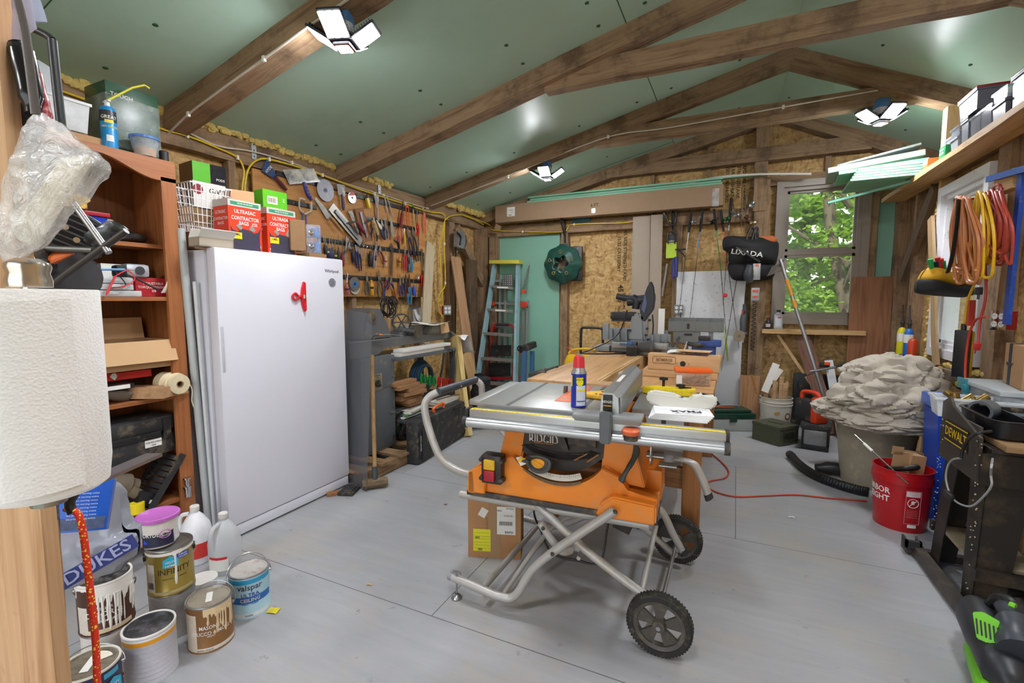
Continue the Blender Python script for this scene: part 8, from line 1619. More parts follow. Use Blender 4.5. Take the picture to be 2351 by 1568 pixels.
bin_('clear tub of blue plastic wrap behind the green box',4.50,.16,.10,CB,x=1.43);bin_('clear tub stacked high behind the green box',4.56,.2,.09,CB,x=1.42,z=ZS+.105)
bin_('white tub under a clear one, left of the dark bin',4.33,.12,.1,M('#9da1a8',.4));bin_('clear tub with crumpled bags above the white tub',4.33,.14,.09,CB,z=ZS+.103)
bin_('slim grey bin with black rim under the dark bin',4.17,.10,.19,GB,BLACK);bin_('clear tall bin with a bent white strip',4.02,.14,.17,CB);bin_('cloudy bin with tubing hooked over its edge',3.88,.13,.17,CB)
bin_('dark grey bin of nails at the right of the shelf',3.72,.15,.12,M('#4f5058',.4,var=.6,sc_=60));bin_('clear drawer tub on the bin of nails',3.72,.16,.09,CB,z=ZS+.123)
bin_('wide dark grey bin with red rim standing on the smaller bins',4.14,.27,.17,M('#63656e',.3),M('#8f2028',.4),z=ZS+.205,x=1.38,d_=.14)
bin_('big grey bin with dark handle lid at the right edge of view',3.52,.18,.24,GB,M('#2a2c36',.4),x=1.38)
def slab(lab_,y,x0,x1,z0_,th,dy,mt,rz=-.06,tilt=0.0):
 b=B();b.box((0,0,th/2),(x1-x0,dy,th),bev=.003);o=single('foam_board',lab_,'foam board',b,mt,V(((x0+x1)/2,y,z0_)),rz);o.rotation_euler.y=tilt;return o
FWH=M('#a9afa6',.6,var=.04,bmp=.3,sc_=60)
for k in range(5):slab(('lowest','second lowest','middle','second highest','topmost')[k]+' of the five pale mint boards stacked over the corner of the shelf',5.36,.88+.012*k,1.47,ZS+.004+.022*k,.019,.55,MINT,-.05)
slab('bent mint board with pale chewed edge above the mint stack',5.5,.83,1.46,ZS+.125,.03,.5,M('#7fc7a2',.5,var=.15,sc_=9),-.1,-.05)
slab('thick white foam board lying above the mint boards',5.6,.76,1.46,ZS+.185,.05,.5,FWH,-.1,-.09)
slab('grey foil-faced board on top of the white foam board',5.68,.85,1.46,ZS+.275,.02,.5,M('#93a3a0',.45,var=.3,dirt=.3,sc_=30),-.14,-.16)
b=B();b.bar(onY(1900,466,5.2),onY(2135,405,5.2),.03,.02);single('foam_strip','thin dark mint strip slanting across the window corner below the foam boards','foam strip',b,M('#5f9a86',.5))
b=B();p0,p1=onX(2347,395,1.40),onX(2311,745,1.40);b.bar(p0,p1,.05,.02,(1,0,0));q0,q1=onX(2268,412,1.38),onX(2351,392,1.38);b.bar(q0,q1+V((0,-.1,0)),.02,.035);
single('framing_square','long blue metal square hanging by the wall studs at the right edge','square',b,M('#2b4fa8',.4,.2,dirt=.15,dirtc='#9aa6b8'))
b=B();c=onX(2318,417,1.42);b.box(c,(.06,.22,.11),bev=.003);single('wood_block','pale wood block screwed to the stud holding the cord hooks','wood block',b,NEWY)
XC=1.30
b=B();b.tube([onX(2281,440,1.40),onX(2281,430,1.36),onX(2290,424,1.33),onX(2297,428,1.33),onX(2297,445,1.33)],.008,n=8,smooth=4);single('screw_hook','red screw hook in the wood block above the cords','hook',b,M('#8f1c24',.4))
b=B();b.tube([onX(2196,452,XC),onX(2205,462,XC+.03),onX(2281,445,XC+.06),onX(2300,432,1.38)],.011,n=8);single('hanging_rod','dark red-tipped rod carrying the coils of extension cord','rod',b,M('#8f1c24',.4))
def coil(name,lab_,us,v0,v1,col,n,r,spread,xo=0.0,seed=0,swing=10):
 rnd=random.Random(seed);t=T(name,lab_,'extension cord',onX(us,v1,XC))
 for k in range(n):
  u=us+rnd.uniform(-spread,spread);du=rnd.uniform(8,18);vb=v1-rnd.uniform(0,45);x=XC-.0+rnd.uniform(-.05,.05)+xo;sw=rnd.uniform(-swing,swing)
  b=B();b.tube([onX(u,v0+rnd.uniform(-4,4),x),onX(u+du*.6,v0+25,x-.02),onX(u+du+sw,(v0+vb)/2,x-.02),onX(u+du*.8+sw,vb-12,x),onX(u+sw*1.2,vb,x),onX(u-du*.6+sw,vb-14,x),onX(u-du+sw*.5,(v0+vb)/2,x),onX(u-du*.5,v0+22,x)],r,n=7,smooth=4,closed=True);part('cord_loop',b,col,t,world=True)
 return t
coil('extension_cord','thick coil of tan extension cord hanging on the rod',2213,455,652,M('#c07a4a',.45),16,.0082,15,seed=1,swing=20)
coil('extension_cord','coil of yellow extension cord between the tan and red coils',2250,443,640,M('#dcae1c',.45),8,.0078,9,.02,2,10)
coil('extension_cord','loose coil of dark red extension cord on the right of the rod',2284,440,612,M('#a2382a',.45),14,.0072,17,.03,3,20)
b=B();b.tube([onX(2201,458,XC-.06),onX(2196,520,XC-.06),onX(2186,590,XC-.06),onX(2176,625,XC-.06)],.02,n=8,smooth=4,flat=.4);single('black_strap','black strap holding the tool pouch below the tan cord','strap',b,BLACK)
for lab_,pts,c1,r in(('yellow cord dropping to the power strip',((2246,560),(2240,640),(2222,690),(2214,750)),'#dcae1c',.008),('red cord hanging from the coil with a plug at its end',((2262,600),(2263,680),(2250,740),(2246,790)),'#b0342a',.007),('red cord looping out of the outlet behind the power strip',((2265,727),(2240,735),(2225,770),(2217,830),(2216,885)),'#c23c22',.007)):
 t=T('cord',lab_,'cord',onX(*pts[-1],XC));b=B();b.tube([onX(u,v,XC+.03)for u,v in pts],r,n=8,smooth=6);part('wire',b,M(c1,.45),t,world=True)
 if 'plug' in lab_:b=B();q=onX(2243,795,XC+.03);b.box(q,(.03,.03,.045),(.3,0,0),.005);b.cyl(q,q+V((0,.02,-.045)),.003);part('plug',b,M('#c23028',.4),t,world=True)
b=B();q=onX(2247,668,XC);b.box(q,(.03,.035,.045),bev=.006);b.cyl(q+V((0,.01,-.02)),q+V((0,.01,-.05)),.003);b.cyl(q+V((0,-.01,-.02)),q+V((0,-.01,-.05)),.003);single('black_plug','black three-prong plug hanging below the yellow coil','plug',b,BLACK)
b=B();q=onX(2222,722,XC+.02);b.prism([(-.02,-.07),(.02,-.07),(.015,0),(.01,.09),(-.01,.09),(-.015,0)],.03,lambda a,c,k:(q.x+k,q.y+a,q.z+c));single('cord_connector','red cord connector above the power strip','plug',b,M('#a8301f',.45))
P0,P1=onX(2209,757,1.33),onX(2208,866,1.33);t=T('power_strip','yellow and black metal power strip hanging in front of the right window','power strip',P1);L=P0.z-P1.z
R=Matrix.Rotation(-.6,4,'Z');b=B(R);b.bx(-.045,.025,-.03,.035,0,L,.003);part('black_case',b,M('#141414',.4),t);b=B(R);b.bx(-.046,.026,.035,.075,.0,L-.01,.003);part('yellow_side',b,M('#d9b81a',.45),t)
b=B(R);b.bx(-.0475,-.0455,-.02,.03,L*.5,L*.57);part('label',b,PAPER,t);b=B(R);b.cyl((-.01,0,L),(-.01,0,L+.04),.014);part('cord_boot',b,BLACK,t)
P=onX(2283,735,1.42);outlet('red outlet box with shiny plate of four sockets on the right wall',P+V((.02,0,0)),-PI/2-.2+.5,M('#8f1a1e',.5),CHROME)
Dp=3.38;t=T('tool_pouch','yellow and black canvas tool pouch of screwdrivers hanging by the window','tool pouch',onD(2170,683,Dp))
b=B();pillow(b,[onD(u,v,Dp)for u,v in((2112,640),(2150,652),(2200,658),(2231,650),(2229,676),(2200,683),(2130,675),(2106,668))],.11,8,.01,8,1);part('black_base',b,M('#1d1e22',.75,bmp=.2),t,world=True)
b=B();pillow(b,[onD(u,v,Dp)for u,v in((2113,644),(2122,622),(2135,615),(2165,622),(2200,617),(2222,622),(2232,650),(2200,660),(2150,655))],.1,8,.015,9,5);part('yellow_pouch',b,M('#d2a01a',.75,bmp=.2),t,world=True)
for k,(u,v,c1)in enumerate(((2136,607,'#1f9a50'),(2152,603,'#c2262a'),(2160,606,'#c2262a'),(2165,612,'#178a46'),(2149,612,'#17171a'))):
 q0,q1=onD(u,v-12,Dp-.04),onD(u+4,v+14,Dp-.02);b=B();b.tube([q0,q1],[.016,.013],n=10)
 single('screwdriver',('green-handled screwdriver at the left of the tool pouch','taller red-handled screwdriver in the tool pouch','shorter red-handled screwdriver in the tool pouch','green-handled screwdriver at the middle of the tool pouch','black-handled tool between the green handles')[k],'screwdriver',b,M(c1,.4))
for k,(u,v,c1,h_,nm)in enumerate(((2068,800,'#d8cf1c',.27,'yellow gas torch cylinder, left on the rail below the corner brace'),(2084,806,'#1f62b8',.27,'blue gas torch cylinder between the yellow one and the red bottle'),(2094,810,'#c8401c',.18,'short orange-red bottle at the right end of the trio on the rail'))):
 P=onZ(u,v,.877);P=onX(u,v,1.47);P.z=.877;t=T('torch_cylinder',nm,'gas torch',P);r=.036
 b=B();b.lathe([(0,0),(r,0),(r,h_*.78),(r*.7,h_*.9),(r*.3,h_*.95),(0,h_*.95)],n=24);part('cylinder',b,M(c1,.4),t)
 if k<2:
  b=B();b.lathe([(r+.001,h_*.45),(r+.001,h_*.74)],n=24);part('label',b,PAPER,t);b=B();b.cyl((0,0,h_*.95),(0,0,h_*1.25),.014);b.tube([(0,0,h_*1.2),(.0,.02,h_*1.5),(.0,.03,h_*1.75)],.007,n=8);b.lathe([(.0,h_*1.05),(.02,h_*1.08),(.02,h_*1.14),(0,h_*1.16)]);part('torch_head',b,BLK2,t)
beam('window_board',onX(2148,840,1.44),onX(2138,500,1.46),.09,.02,WOOD('#b3946c','#8f7350',.7,.8),up=(1,0,0),kind=None,label='rough grey stud cover board left of the right window',cat='board')
beam('tan_board',V((1.30,4.15,0)),onX(2150,850,1.42),.16,.02,WOOD('#c09a6c','#9c774a',.65,.7),up=(1,0,0),kind=None,label='tan board leaning behind the heap of cloth',cat='board')
P=V((1.33,3.33,.945));t=T('shipping_box','brown shipping box with dark printed tape on the clear bin at the right','box',P,-PI/2-.15);b=B();b.bx(-.18,.13,0,.2,0,.22,.002);part('box_body',b,M('#a67f58',.8),t)
b=B();b.bx(-.11,-.06,-.001,0,0,.22);b.bx(-.11,-.06,0,.2,.22,.2208);part('tape',b,M('#1c2830',.5),t);b=B();b.tube([(-.13,-.002,.115),(-.1,-.002,.10),(-.07,-.002,.10),(-.03,-.002,.12)],.003,n=5,smooth=4);part('smile_mark',b,BLACK,t)
t=T('storage_bin','large clear storage bin with teal latch under the shipping box','bin',(1.37,3.38,.617),-PI/2)
b=B();b.prism([(-.20,0),(.20,0),(.23,.30),(-.23,.30)],.30,lambda a,c,q:(a,q-.15,c),bev=.006);part('bin_body',b,CLEAR('#b9c1c8',.45,.2,.15),t);b=B();b.bx(-.24,.24,-.16,.16,.30,.325,.006);part('lid',b,CLEAR('#d5dce0',.6,.25),t)
b=B();b.bx(-.24,-.13,-.17,-.155,.27,.33,.004);b.bx(-.15,-.11,-.18,-.155,.25,.30,.01);part('latch',b,M('#1f7f8c',.35),t);b=B();b.sph((0,0,.13),.11,14,10,(1.3,.9,.8));wobble(b,.04,7);part('contents',b,M('#8d8f94',.8,var=.5,sc_=12),t)
b=B();b.bx(1.20,1.54,3.17,3.63,.56,.615,.004);b.bx(1.2,1.23,3.18,3.21,0,.56);b.bx(1.2,1.23,3.59,3.62,0,.56);b.bx(1.51,1.54,3.18,3.21,0,.56);b.bx(1.51,1.54,3.59,3.62,0,.56);single('low_table','dark low table carrying the clear storage bin behind the black stand','table',b,BLK2)
ST=M('#1f1c1a',.5,.2,var=.2,dirt=.3,dirtc='#5a4a38',sc_=12);ST2=M('#3f3832',.5,.2,dirt=.3,dirtc='#6a5a48')
t=T('machine_stand','black steel planer stand with yellow maker panel and tapered legs','stand',(1.3,2.9,0));X0=.985
def leg4(x,y,sx,sy,nm='leg'):
 b=B();f0,f1=.02,.74;w0,w1=.16,.10
 for(ax,ay)in((1,0),(0,1)):
  a=V((x,y,f0));c=V((x+.03*sx,y+.03*sy,f1));d=V((sx*ax,sy*ay,0))
  b._add([a,a+d*w1,c+d*w0,c]+[p+V((ax*0+.004*ay*sx,.004*ax*sy,0))for p in(a,a+d*w1,c+d*w0,c)],[(0,1,2,3),(7,6,5,4),(0,4,5,1),(1,5,6,2),(2,6,7,3),(3,7,4,0)])
 part(nm,b,ST,t,world=True,smooth=False)
for x,sx in((X0,1),(1.50,-1)):
 leg4(x,2.64,sx,1);leg4(x,3.12,sx,-1)
b=B();b.bx(X0+.01,X0+.02,2.72,3.10,.60,.84,.002);side=part('side_panel',b,ST2,t,world=True)
b=B();b.prism([(2.68,.60),(3.10,.60),(3.10,.88),(3.02,.92),(2.98,.88),(2.68,.80)],.012,lambda a,c,q:(X0-.004+q,a,c));part('end_plate',b,ST2,side,world=True)
F=frame((X0-.006,2.91,.75),(-1,0,0));b=B();patch(b,.26,.105,F,None,.001);yp=part('maker_panel',b,M('#141210',.4),side,world=True)
b=B();textb(b,'DEWALT',.062,F,off=.003,squash=.95);patch(b,.25,.006,F@Matrix.Translation((0,.043,.002)));patch(b,.25,.006,F@Matrix.Translation((0,-.043,.002)));part('lettering',b,M('#dcb01c',.45),yp,world=True)
b=B();b.bx(X0+.03,1.50,2.66,3.12,.735,.76,.003);part('steel_top',b,ST,t,world=True);b=B();b.bx(X0+.06,1.56,2.62,2.95,.762,.79,.004);part('wood_top',b,WOOD('#9c7c58','#7b5f40',.7,.8,.2),t,world=True)
for y in(2.65,3.11):b=B();b.bx(X0,1.50,y,y+.01,.60,.74);part('apron',b,ST,t,world=True)
b=B();b.bx(1.0,1.48,2.68,3.08,.22,.235);part('lower_shelf',b,WOOD('#8d8068','#6d624e',.8,1,.2),t,world=True)
for y in(2.62,3.13):b=B();b.bx(X0-.0,1.5,y,y+.03,.18,.23);part('shelf_rail',b,ST,t,world=True)
b=B();b.bar((.955,2.60,.04),(.945,3.20,.04),.045,.05);b.bar((1.5,2.6,.04),(1.5,3.2,.04),.045,.05);b.bar((.955,2.61,.035),(1.5,2.61,.035),.04,.04);b.bar((.955,3.15,.035),(1.5,3.15,.035),.04,.04);part('base_rail',b,ST2,t,world=True)
for x,y in((.925,3.20),(1.52,3.2)):
 b=B();b.cyl((x-.02,y,.033),(x+.02,y,.033),.032,n=20);cs=part('caster',b,BLACK,t,world=True);b=B();b.bx(x-.035,x-.025,y-.05,y+.03,.02,.09);b.bx(x+.025,x+.035,y-.05,y+.03,.02,.09);b.bx(x-.035,x+.035,y-.05,y-.03,.05,.09);part('caster_bracket',b,BLK2,cs,world=True)
b=B();b.bx(.99,1.03,2.60,2.64,.0,.05);b.cyl((1.0,2.62,.05),(1.0,2.62,.09),.014,n=8);part('levelling_bolt',b,ST2,t,world=True)
rnd=random.Random(12);b=B()
for k in range(60):b.box((X0-.006,rnd.uniform(2.64,2.70)if k%2 else rnd.uniform(3.06,3.11),rnd.uniform(.1,.82)),(.004,rnd.uniform(.002,.004),rnd.uniform(.002,.006)))
o=part('glue_specks',b,M('#b9a88c',.8),t,world=True);o['kind']='stuff'
t=T('plastic_tray','black plastic tool tray with rounded corners on the machine stand','tray',(1.28,2.9,.80));b=B();TRM=M('#17171a',.3,dirt=.12)
for(z0_,z1_,g0,g1)in((.80,.875,.0,.012),):
 x0_,x1_,y0_,y1_=1.035,1.62,2.70,3.06
 def rr(g,z,r=.05,n=6):
  o=[]
  for cx,cy,a in((x1_-r,y1_-r,0),(x0_+r,y1_-r,1),(x0_+r,y0_+r,2),(x1_-r,y0_+r,3)):
   for i in range(n+1):an=(a+i/n)*PI/2;o.append(V((cx+(r+g)*math.cos(an),cy+(r+g)*math.sin(an),z)))
  return o
 R4=[rr(-.012,.80),rr(.0,.80),rr(.01,.872),rr(.018,.875),rr(.018,.879),rr(.0,.878),rr(-.012,.81),rr(-.03,.808)];L=len(R4[0]);vs=[p for r_ in R4 for p in r_]
 b._add(vs,[(j*L+i,j*L+(i+1)%L,(j+1)*L+(i+1)%L,(j+1)*L+i)for j in range(7)for i in range(L)]+[tuple(range(L)),tuple(range(7*L,8*L))])
 b.bx(1.18,1.19,2.72,3.05,.81,.87);part('tray_body',b,TRM,t,world=True)
t=T('pipe_elbow','short grey plastic pipe ring standing in the black tray','pipe',onZ(2252,950,.83));q=onZ(2250,955,.84)+V((.03,.05,.02));b=B();Rr=Matrix.Rotation(PI/2,3,'X')@Matrix.Rotation(.0,3,'Z');Rr=Matrix.Rotation(-.7,3,'Z')@Rr;b.lathe([(.038,-.04),(.05,-.04),(.05,.04),(.038,.04),(.038,-.04)],q,n=32,R=Rr);part('ring',b,M('#5d6166',.35),t,world=True)
b=B();q=onZ(2305,945,.85);b.box(q,(.17,.1,.012),(0,.0,-.3));b.box(q+V((.05,0,.012)),(.1,.02,.006),(0,0,-.5));single('blade_pack','clear packs of grey blades lying in the black tray','blades',b,M('#8a98a0',.3,.3,var=.6,sc_=60))
tub('clear_tub','white clear tub of brass parts behind the black tray','tub',(1.13,3.16,.80),-.1,.34,.15,.10,CLR2,None,.92)
b=B();rnd=random.Random(2);
for k in range(10):q=V((1.08+rnd.uniform(-.08,.08),3.16+rnd.uniform(-.04,.04),.83+rnd.uniform(0,.06)));b.cyl(q,q+V((rnd.uniform(-.05,.05),rnd.uniform(-.03,.03),.03)),rnd.uniform(.012,.022),n=12)
single('brass_fittings','jumble of brass fittings in the clear tub','fittings',b,M('#8a6f3c',.3,.8,var=.4),kind='stuff')
t=T('pliers','grey and yellow gripped cutters lying over the clear tub','pliers',onD(2205,890,3.4));b=B();b.tube([onD(2195,882,3.35),onD(2212,890,3.3),onD(2236,903,3.25)],[.02,.024,.016],n=12,smooth=4);part('grip',b,M('#3a3f4c',.45),t,world=True)
for u,v in((2198,882),(2237,900)):b=B();b.sph(onD(u,v,3.3),.021,12,8,(.7,1,1));part('yellow_tip',b,M('#dcc81c',.4),t,world=True)
t=T('bar_clamp','rusty bar clamp with orange head and wooden handle on the tray','clamp',onD(2320,905,2.9));b=B();b.tube([onD(2190,904,3.1),onD(2330,893,2.8)],.009,n=10);part('bar',b,M('#6b4a38',.6,.4,var=.3),t,world=True)
b=B();q=onD(2335,893,2.75);b.box(q,(.11,.05,.04),(0,0,.4),.004);part('clamp_head',b,ORNG,t,world=True);b=B();b.tube([onD(2298,913,2.75),onD(2325,911,2.7),onD(2360,907,2.65)],[.014,.02,.019],n=12,smooth=3);part('handle',b,WOOD('#b8864c','#946432',.5,1),t,world=True)
t=T('looped_cable','black and grey cord looping down over the machine stand','cord',onX(2300,985,.93));XX=.955
b=B();b.tube([onD(u,v,2.75 if u>2270 else 2.95)for u,v in((2351,940),(2335,985),(2310,1010),(2285,1030))]+[onX(2278,1060,XX),onX(2275,1090,XX),onX(2276,1115,XX),onX(2258,1140,XX),onX(2230,1162,XX),onX(2200,1155,XX),onX(2182,1135,XX),onX(2172,1100,XX),onX(2176,1070,XX),onX(2188,1055,XX),onX(2207,1052,XX)],.0042,n=8,smooth=5);part('grey_cord',b,M('#9a9c9e',.4),t,world=True)
b=B();b.tube([onX(2207,1052,XX),onX(2210,1035,XX),onX(2222,1010,XX),onX(2245,995,XX),onX(2275,990,XX+.05)],.0065,n=8,smooth=5);part('black_cord',b,BLACK,t,world=True);b=B();q=onX(2178,1137,XX-.01);b.box(q,(.02,.08,.03),bev=.006);part('plug',b,BLACK,t,world=True)
tbox('cardboard_box','brown box on the lower shelf of the machine stand','box',(1.36,2.86,.237),-.1,.26,.2,.2,CARDD);
tub('blue_tub','blue plastic tub seen between the stand legs','tub',(1.37,3.4,.001),0,.24,.3,.32,M('#1a3fae',.35),None,.85)
tub('blue_tub','second blue tub stacked in the one between the stand legs','tub',(1.37,3.4,.33),0,.25,.3,.2,M('#1a4fc0',.35),M('#16389c',.4),.85)
t=T('blue_bin','tall blue rectangular bin behind the black machine stand','bin',(1.28,3.68,0));b=B();b.prism([(-.11,0),(.11,0),(.13,.72),(-.13,.72)],.26,lambda a,c,q:(a,q-.0,c),bev=.01);part('bin_body',b,M('#1d48b4',.35),t);b=B();b.bx(-.145,.145,-.015,.28,.72,.80,.015);part('rim',b,M('#3461c8',.35),t)
BR=M('#b0141c',.3,var=.03);P=away(onZ(2062,1222),.145);t=T('red_bucket','red five gallon bucket with white lettering holding tools and cardboard','bucket',P);a0=face(P)
b=B();b.lathe([(0,.004),(.125,.004),(.13,0),(.132,.006),(.146,.29),(.153,.292),(.153,.335),(.148,.337),(.148,.365),(.152,.368),(.152,.372),(.145,.372),(.14,.3),(.126,.01),(0,.01)],n=56);part('bucket_body',b,BR,t)
Fb=lambda a,z,e=0:frame((math.cos(a)*(.132+.014*z/.29+e),math.sin(a)*(.132+.014*z/.29+e),z),(math.cos(a),math.sin(a),-.05))
b=B();textb(b,'HARBOR',.052,Fb(a0-1.05,.235,.001),.143,squash=.95);textb(b,'FREIGHT',.052,Fb(a0-1.05,.185,.001),.141,squash=.95);part('lettering',b,PAPER,t)
b=B();F=Fb(a0+.42,.245,.001);patch(b,.07,.032,F,.143,.0005);F2=Fb(a0+.42,.19,.001)
b.tube([F2@V((.027*math.cos(a),.027*math.sin(a),.001))for a in[k*PI/12 for k in range(24)]],.0022,n=5,closed=True);b.tube([F2@V((-.019,-.019,.001)),F2@V((.019,.019,.001))],.0022,n=5)
b.sph(F2@V((0,.004,0)),.012,10,6,(.8,.8,1));
for k in range(4):b.tube([F2@V((-.037+.074*(k in(1,2)),.075-.205*(k in(2,3)),.0005)),F2@V((-.037+.074*(k in(0,1)),.075-.205*(k in(1,2)),.0005))],.0007,n=4)
part('warning_label',b,M('#e6d4d4',.5),t)
b=B();textb(b,'WARNING',.009,Fb(a0+.42,.252,.002),.143);textb(b,'AVERTISSEMENT',.007,Fb(a0+.42,.242,.002),.143);
for k in range(5):textb(b,'keep away from children',.0055,Fb(a0+.42,.145-.011*k,.002),.138)
part('warning_text',b,M('#e0a0a0',.5),t);b=B();F=Fb(a0+.45,.045,.001);patch(b,.045,.02,F,.133);part('barcode_patch',b,PAPER,t)
for k in(0,1):
 a=a0-.2+k*PI;b=B();b.cyl((math.cos(a)*.15,math.sin(a)*.15,.315),(math.cos(a)*.16,math.sin(a)*.16,.315),.012);part('ear',b,BR,t)if k else b.b.free()
q=P+V((0,0,.0));
def W_(dx,dy,z):return P+_r*dx+V((-math.sin(YAW),math.cos(YAW),0))*dy+V((0,0,z))
b=B();R3=Matrix.Rotation(YAW,3,'Z')@Matrix.Rotation(.12,3,'Y');b.box(W_(-.02,.0,.32),(.12,.003,.28),R3);b.box(W_(.07,.02,.34),(.09,.08,.2),R3);b.box(W_(-.04,.0,.47),(.07,.003,.05),R3);single('cardboard_pieces','torn brown cardboard carton standing in the red bucket','cardboard',b,CARD)
b=B();b.box(W_(.2,.2,.2),(.12,.05,.4),R3);single('cardboard_box','brown box on the floor behind the red bucket','box',b,CARDD)
t=T('telescopic_wand','silver telescopic rod lying across the red bucket','rod',W_(-.12,-.1,.4));b=B();p0,p1=onD(1962,998,3.15),onD(2086,1112,2.75);b.tube([p0,p1],.004,n=10);part('rod',b,CHROME,t,world=True);b=B();m0,m1=p0.lerp(p1,.2),p0.lerp(p1,.36);b.tube([m0,m1],.0085,n=12);part('white_grip',b,PAPER,t,world=True)
b=B();b.tube([W_(-.12,-.02,.36),W_(-.04,-.03,.365),W_(.03,-.05,.38),W_(.05,-.05,.385)],[.02,.014,.018,.014],n=12,smooth=4);single('black_handle_tool','black-handled tool resting across the red bucket rim','tool',b,BLACK)
P=V((1.00,4.36,0));t=T('trash_can','beige round plastic trash can under the heap of cloth','trash can',P);BE_=M('#8f8674',.5,dirt=.15,dirtc='#b5a88c')
b=B();b.lathe([(0,.004),(.2,.004),(.205,0),(.25,.42),(.25,.44),(.262,.44),(.265,.47),(.25,.475),(.19,.02),(0,.012)],n=44);part('can_body',b,BE_,t)
b=B();b.lathe([(0,.49),(.24,.488),(.27,.475),(.272,.455),(.262,.455)],n=44);part('lid',b,M('#a89a7e',.55,dirt=.3,dirtc='#8d6c3a',sc_=12),t)
from mathutils import noise as nz
def cloth_blob(b,c,rx,ry,rz,seed=0,amp=.12,nu=100,nv=56,fs=2.2,low=-.6):
 c=V(c);vs=[]
 for j in range(nv+1):
  th=PI*j/nv
  for i in range(nu):
   ph=2*PI*i/nu;d=V((math.sin(th)*math.cos(ph),math.sin(th)*math.sin(ph),math.cos(th)))
   s=V((seed*5.1,seed*2.3,seed));w1=nz.noise(d*fs*.7+s);wv=V((w1,nz.noise(d*fs+s*1.7),w1*.5));n1=nz.noise(d*fs*.75+s*2+wv*.9);n2=nz.noise(d*fs*1.3+s*3+wv*1.2)
   k=1+amp*w1*1.2-amp*1.1*math.exp(-(n1/.13)**2)-amp*.45*math.exp(-(n2/.2)**2)
   z=d.z*rz*k
   if d.z<0:z*=.75
   vs.append(c+V((d.x*rx*k,d.y*ry*k,max(z,low*rz))))
 fs_=[(j*nu+i,j*nu+(i+1)%nu,(j+1)*nu+(i+1)%nu,(j+1)*nu+i)for j in range(nv)for i in range(nu)]
 v=b._add(vs,fs_);bmesh.ops.remove_doubles(b.b,verts=v,dist=1e-5);return b
CLO=M('#b9b0a2',.95,var=.05,sc_=8,bmp=.12);CLO2=M('#8f8c88',.95,var=.05,bmp=.12)
t=T('drop_cloth','big heap of crumpled beige drop cloths piled on the trash can','drop cloth',(1.0,4.38,.48))
for k,(c,r3,amp,mt,nm)in enumerate((((1.08,4.38,.77),(.335,.31,.23),.14,CLO,'upper_cloth'),((1.02,4.24,.67),(.33,.28,.19),.15,CLO,'middle_cloth'),((1.0,4.16,.52),(.32,.22,.10),.14,CLO,'lower_cloth'),((1.22,4.14,.58),(.16,.2,.15),.16,CLO2,'grey_cloth'),((.79,4.36,.55),(.22,.2,.11),.14,CLO,'hanging_cloth'))):
 b=B();cloth_blob(b,c,*r3,seed=k+1,amp=amp);part(nm,b,mt,t,world=True)
for k,pts in enumerate((((1885,950),(1900,915),(1940,905),(1980,930),(2000,965)),((1940,880),(1975,860),(2030,850),(2090,865),(2130,900)),((1975,920),(1985,960),(2020,985),(2060,975),(2085,940)),((1925,850),(1970,838),(2020,842),(2060,862),(2070,900)))):
 b=B();b.tube([onD(u,v,4.0-.03*k)for u,v in pts],[.02,.03,.034,.03,.02],n=14,smooth=8,flat=.8);wobble(b,.02,9,k);part('cloth_fold',b,CLO,t,world=True)
t=T('vacuum_hose','thick black ribbed vacuum hose lying on the floor toward the red bucket','hose',onZ(1900,1120,0));hp=[onZ(u,v,.035)for u,v in((1818,1048),(1835,1066),(1870,1090),(1915,1108),(1960,1122),(1995,1130))]
S=spline([V(p)for p in hp],14);b=B();b.tube(S,[.031+.004*(k%2)for k in range(len(S))],n=16);part('hose_tube',b,M('#17171a',.45),t,world=True)
b=B();b.tube([hp[0],hp[0]+(hp[0]-hp[1])*.3],[.036,.034],n=18);part('nozzle_end',b,BLK2,t,world=True)
S=spline([onD(u,v,4.3)for u,v in((2070,985),(2100,990),(2130,1010),(2145,1040))],12);b=B();b.tube(S,[.045+.006*(k%2)for k in range(len(S))],n=16);single('vacuum_hose','black ribbed hose curling behind the heap of cloth','hose',b,M('#17171a',.45))
b=B();q=onZ(1885,1085,.05);b.tube([q+V((-.02,.1,.0)),q+V((.1,.12,.01)),q+V((.25,.12,.0))],[.035,.05,.045],n=14,smooth=3);single('floor_nozzle','black vacuum attachment on the floor against the trash can','vacuum head',b,BLACK)
b=B();b.lathe([(.0,0),(.1,0),(.1,.08),(.06,.1),(0,.1)],onZ(1990,1118,0)+V((.1,.1,0)),n=20);single('shop_vacuum','dark vacuum foot behind the red bucket','vacuum',b,BLK2)
P=away(onZ(1778,997),.15);t=T('white_bucket','white bucket with peeling round sticker full of wood offcuts','bucket',P);b=B()
b.lathe([(0,.004),(.128,.004),(.132,0),(.15,.29),(.156,.292),(.156,.302),(.15,.304),(.151,.318),(.157,.32),(.157,.33),(.151,.332),(.152,.365),(.158,.37),(.146,.372),(.13,.01),(0,.01)],n=52);part('bucket_body',b,M('#c6c2b6',.45,dirt=.2,dirtc='#a99a78',sc_=12),t);a0=face(P)
Fq=lambda a,z,e=0:frame((math.cos(a)*(.134+.016*z/.29+e),math.sin(a)*(.134+.016*z/.29+e),z),(math.cos(a),math.sin(a),0));b=B();F=Fq(a0+.85,.19,.002);b.cyl(F@V((0,0,0)),F@V((0,0,.001)),.035,n=24);b.mat(1);b.cyl(F@V((0,0,.001)),F@V((0,0,.002)),.022,n=20);part('round_sticker',b,[M('#6a3a30',.5),M('#c9c4b4',.5)],t);b=B();patch(b,.05,.03,Fq(a0+.1,.22,.002)@Matrix.Rotation(.3,4,'Z'),.14);part('torn_tape',b,M('#b98a54',.6),t)
rnd=random.Random(6)
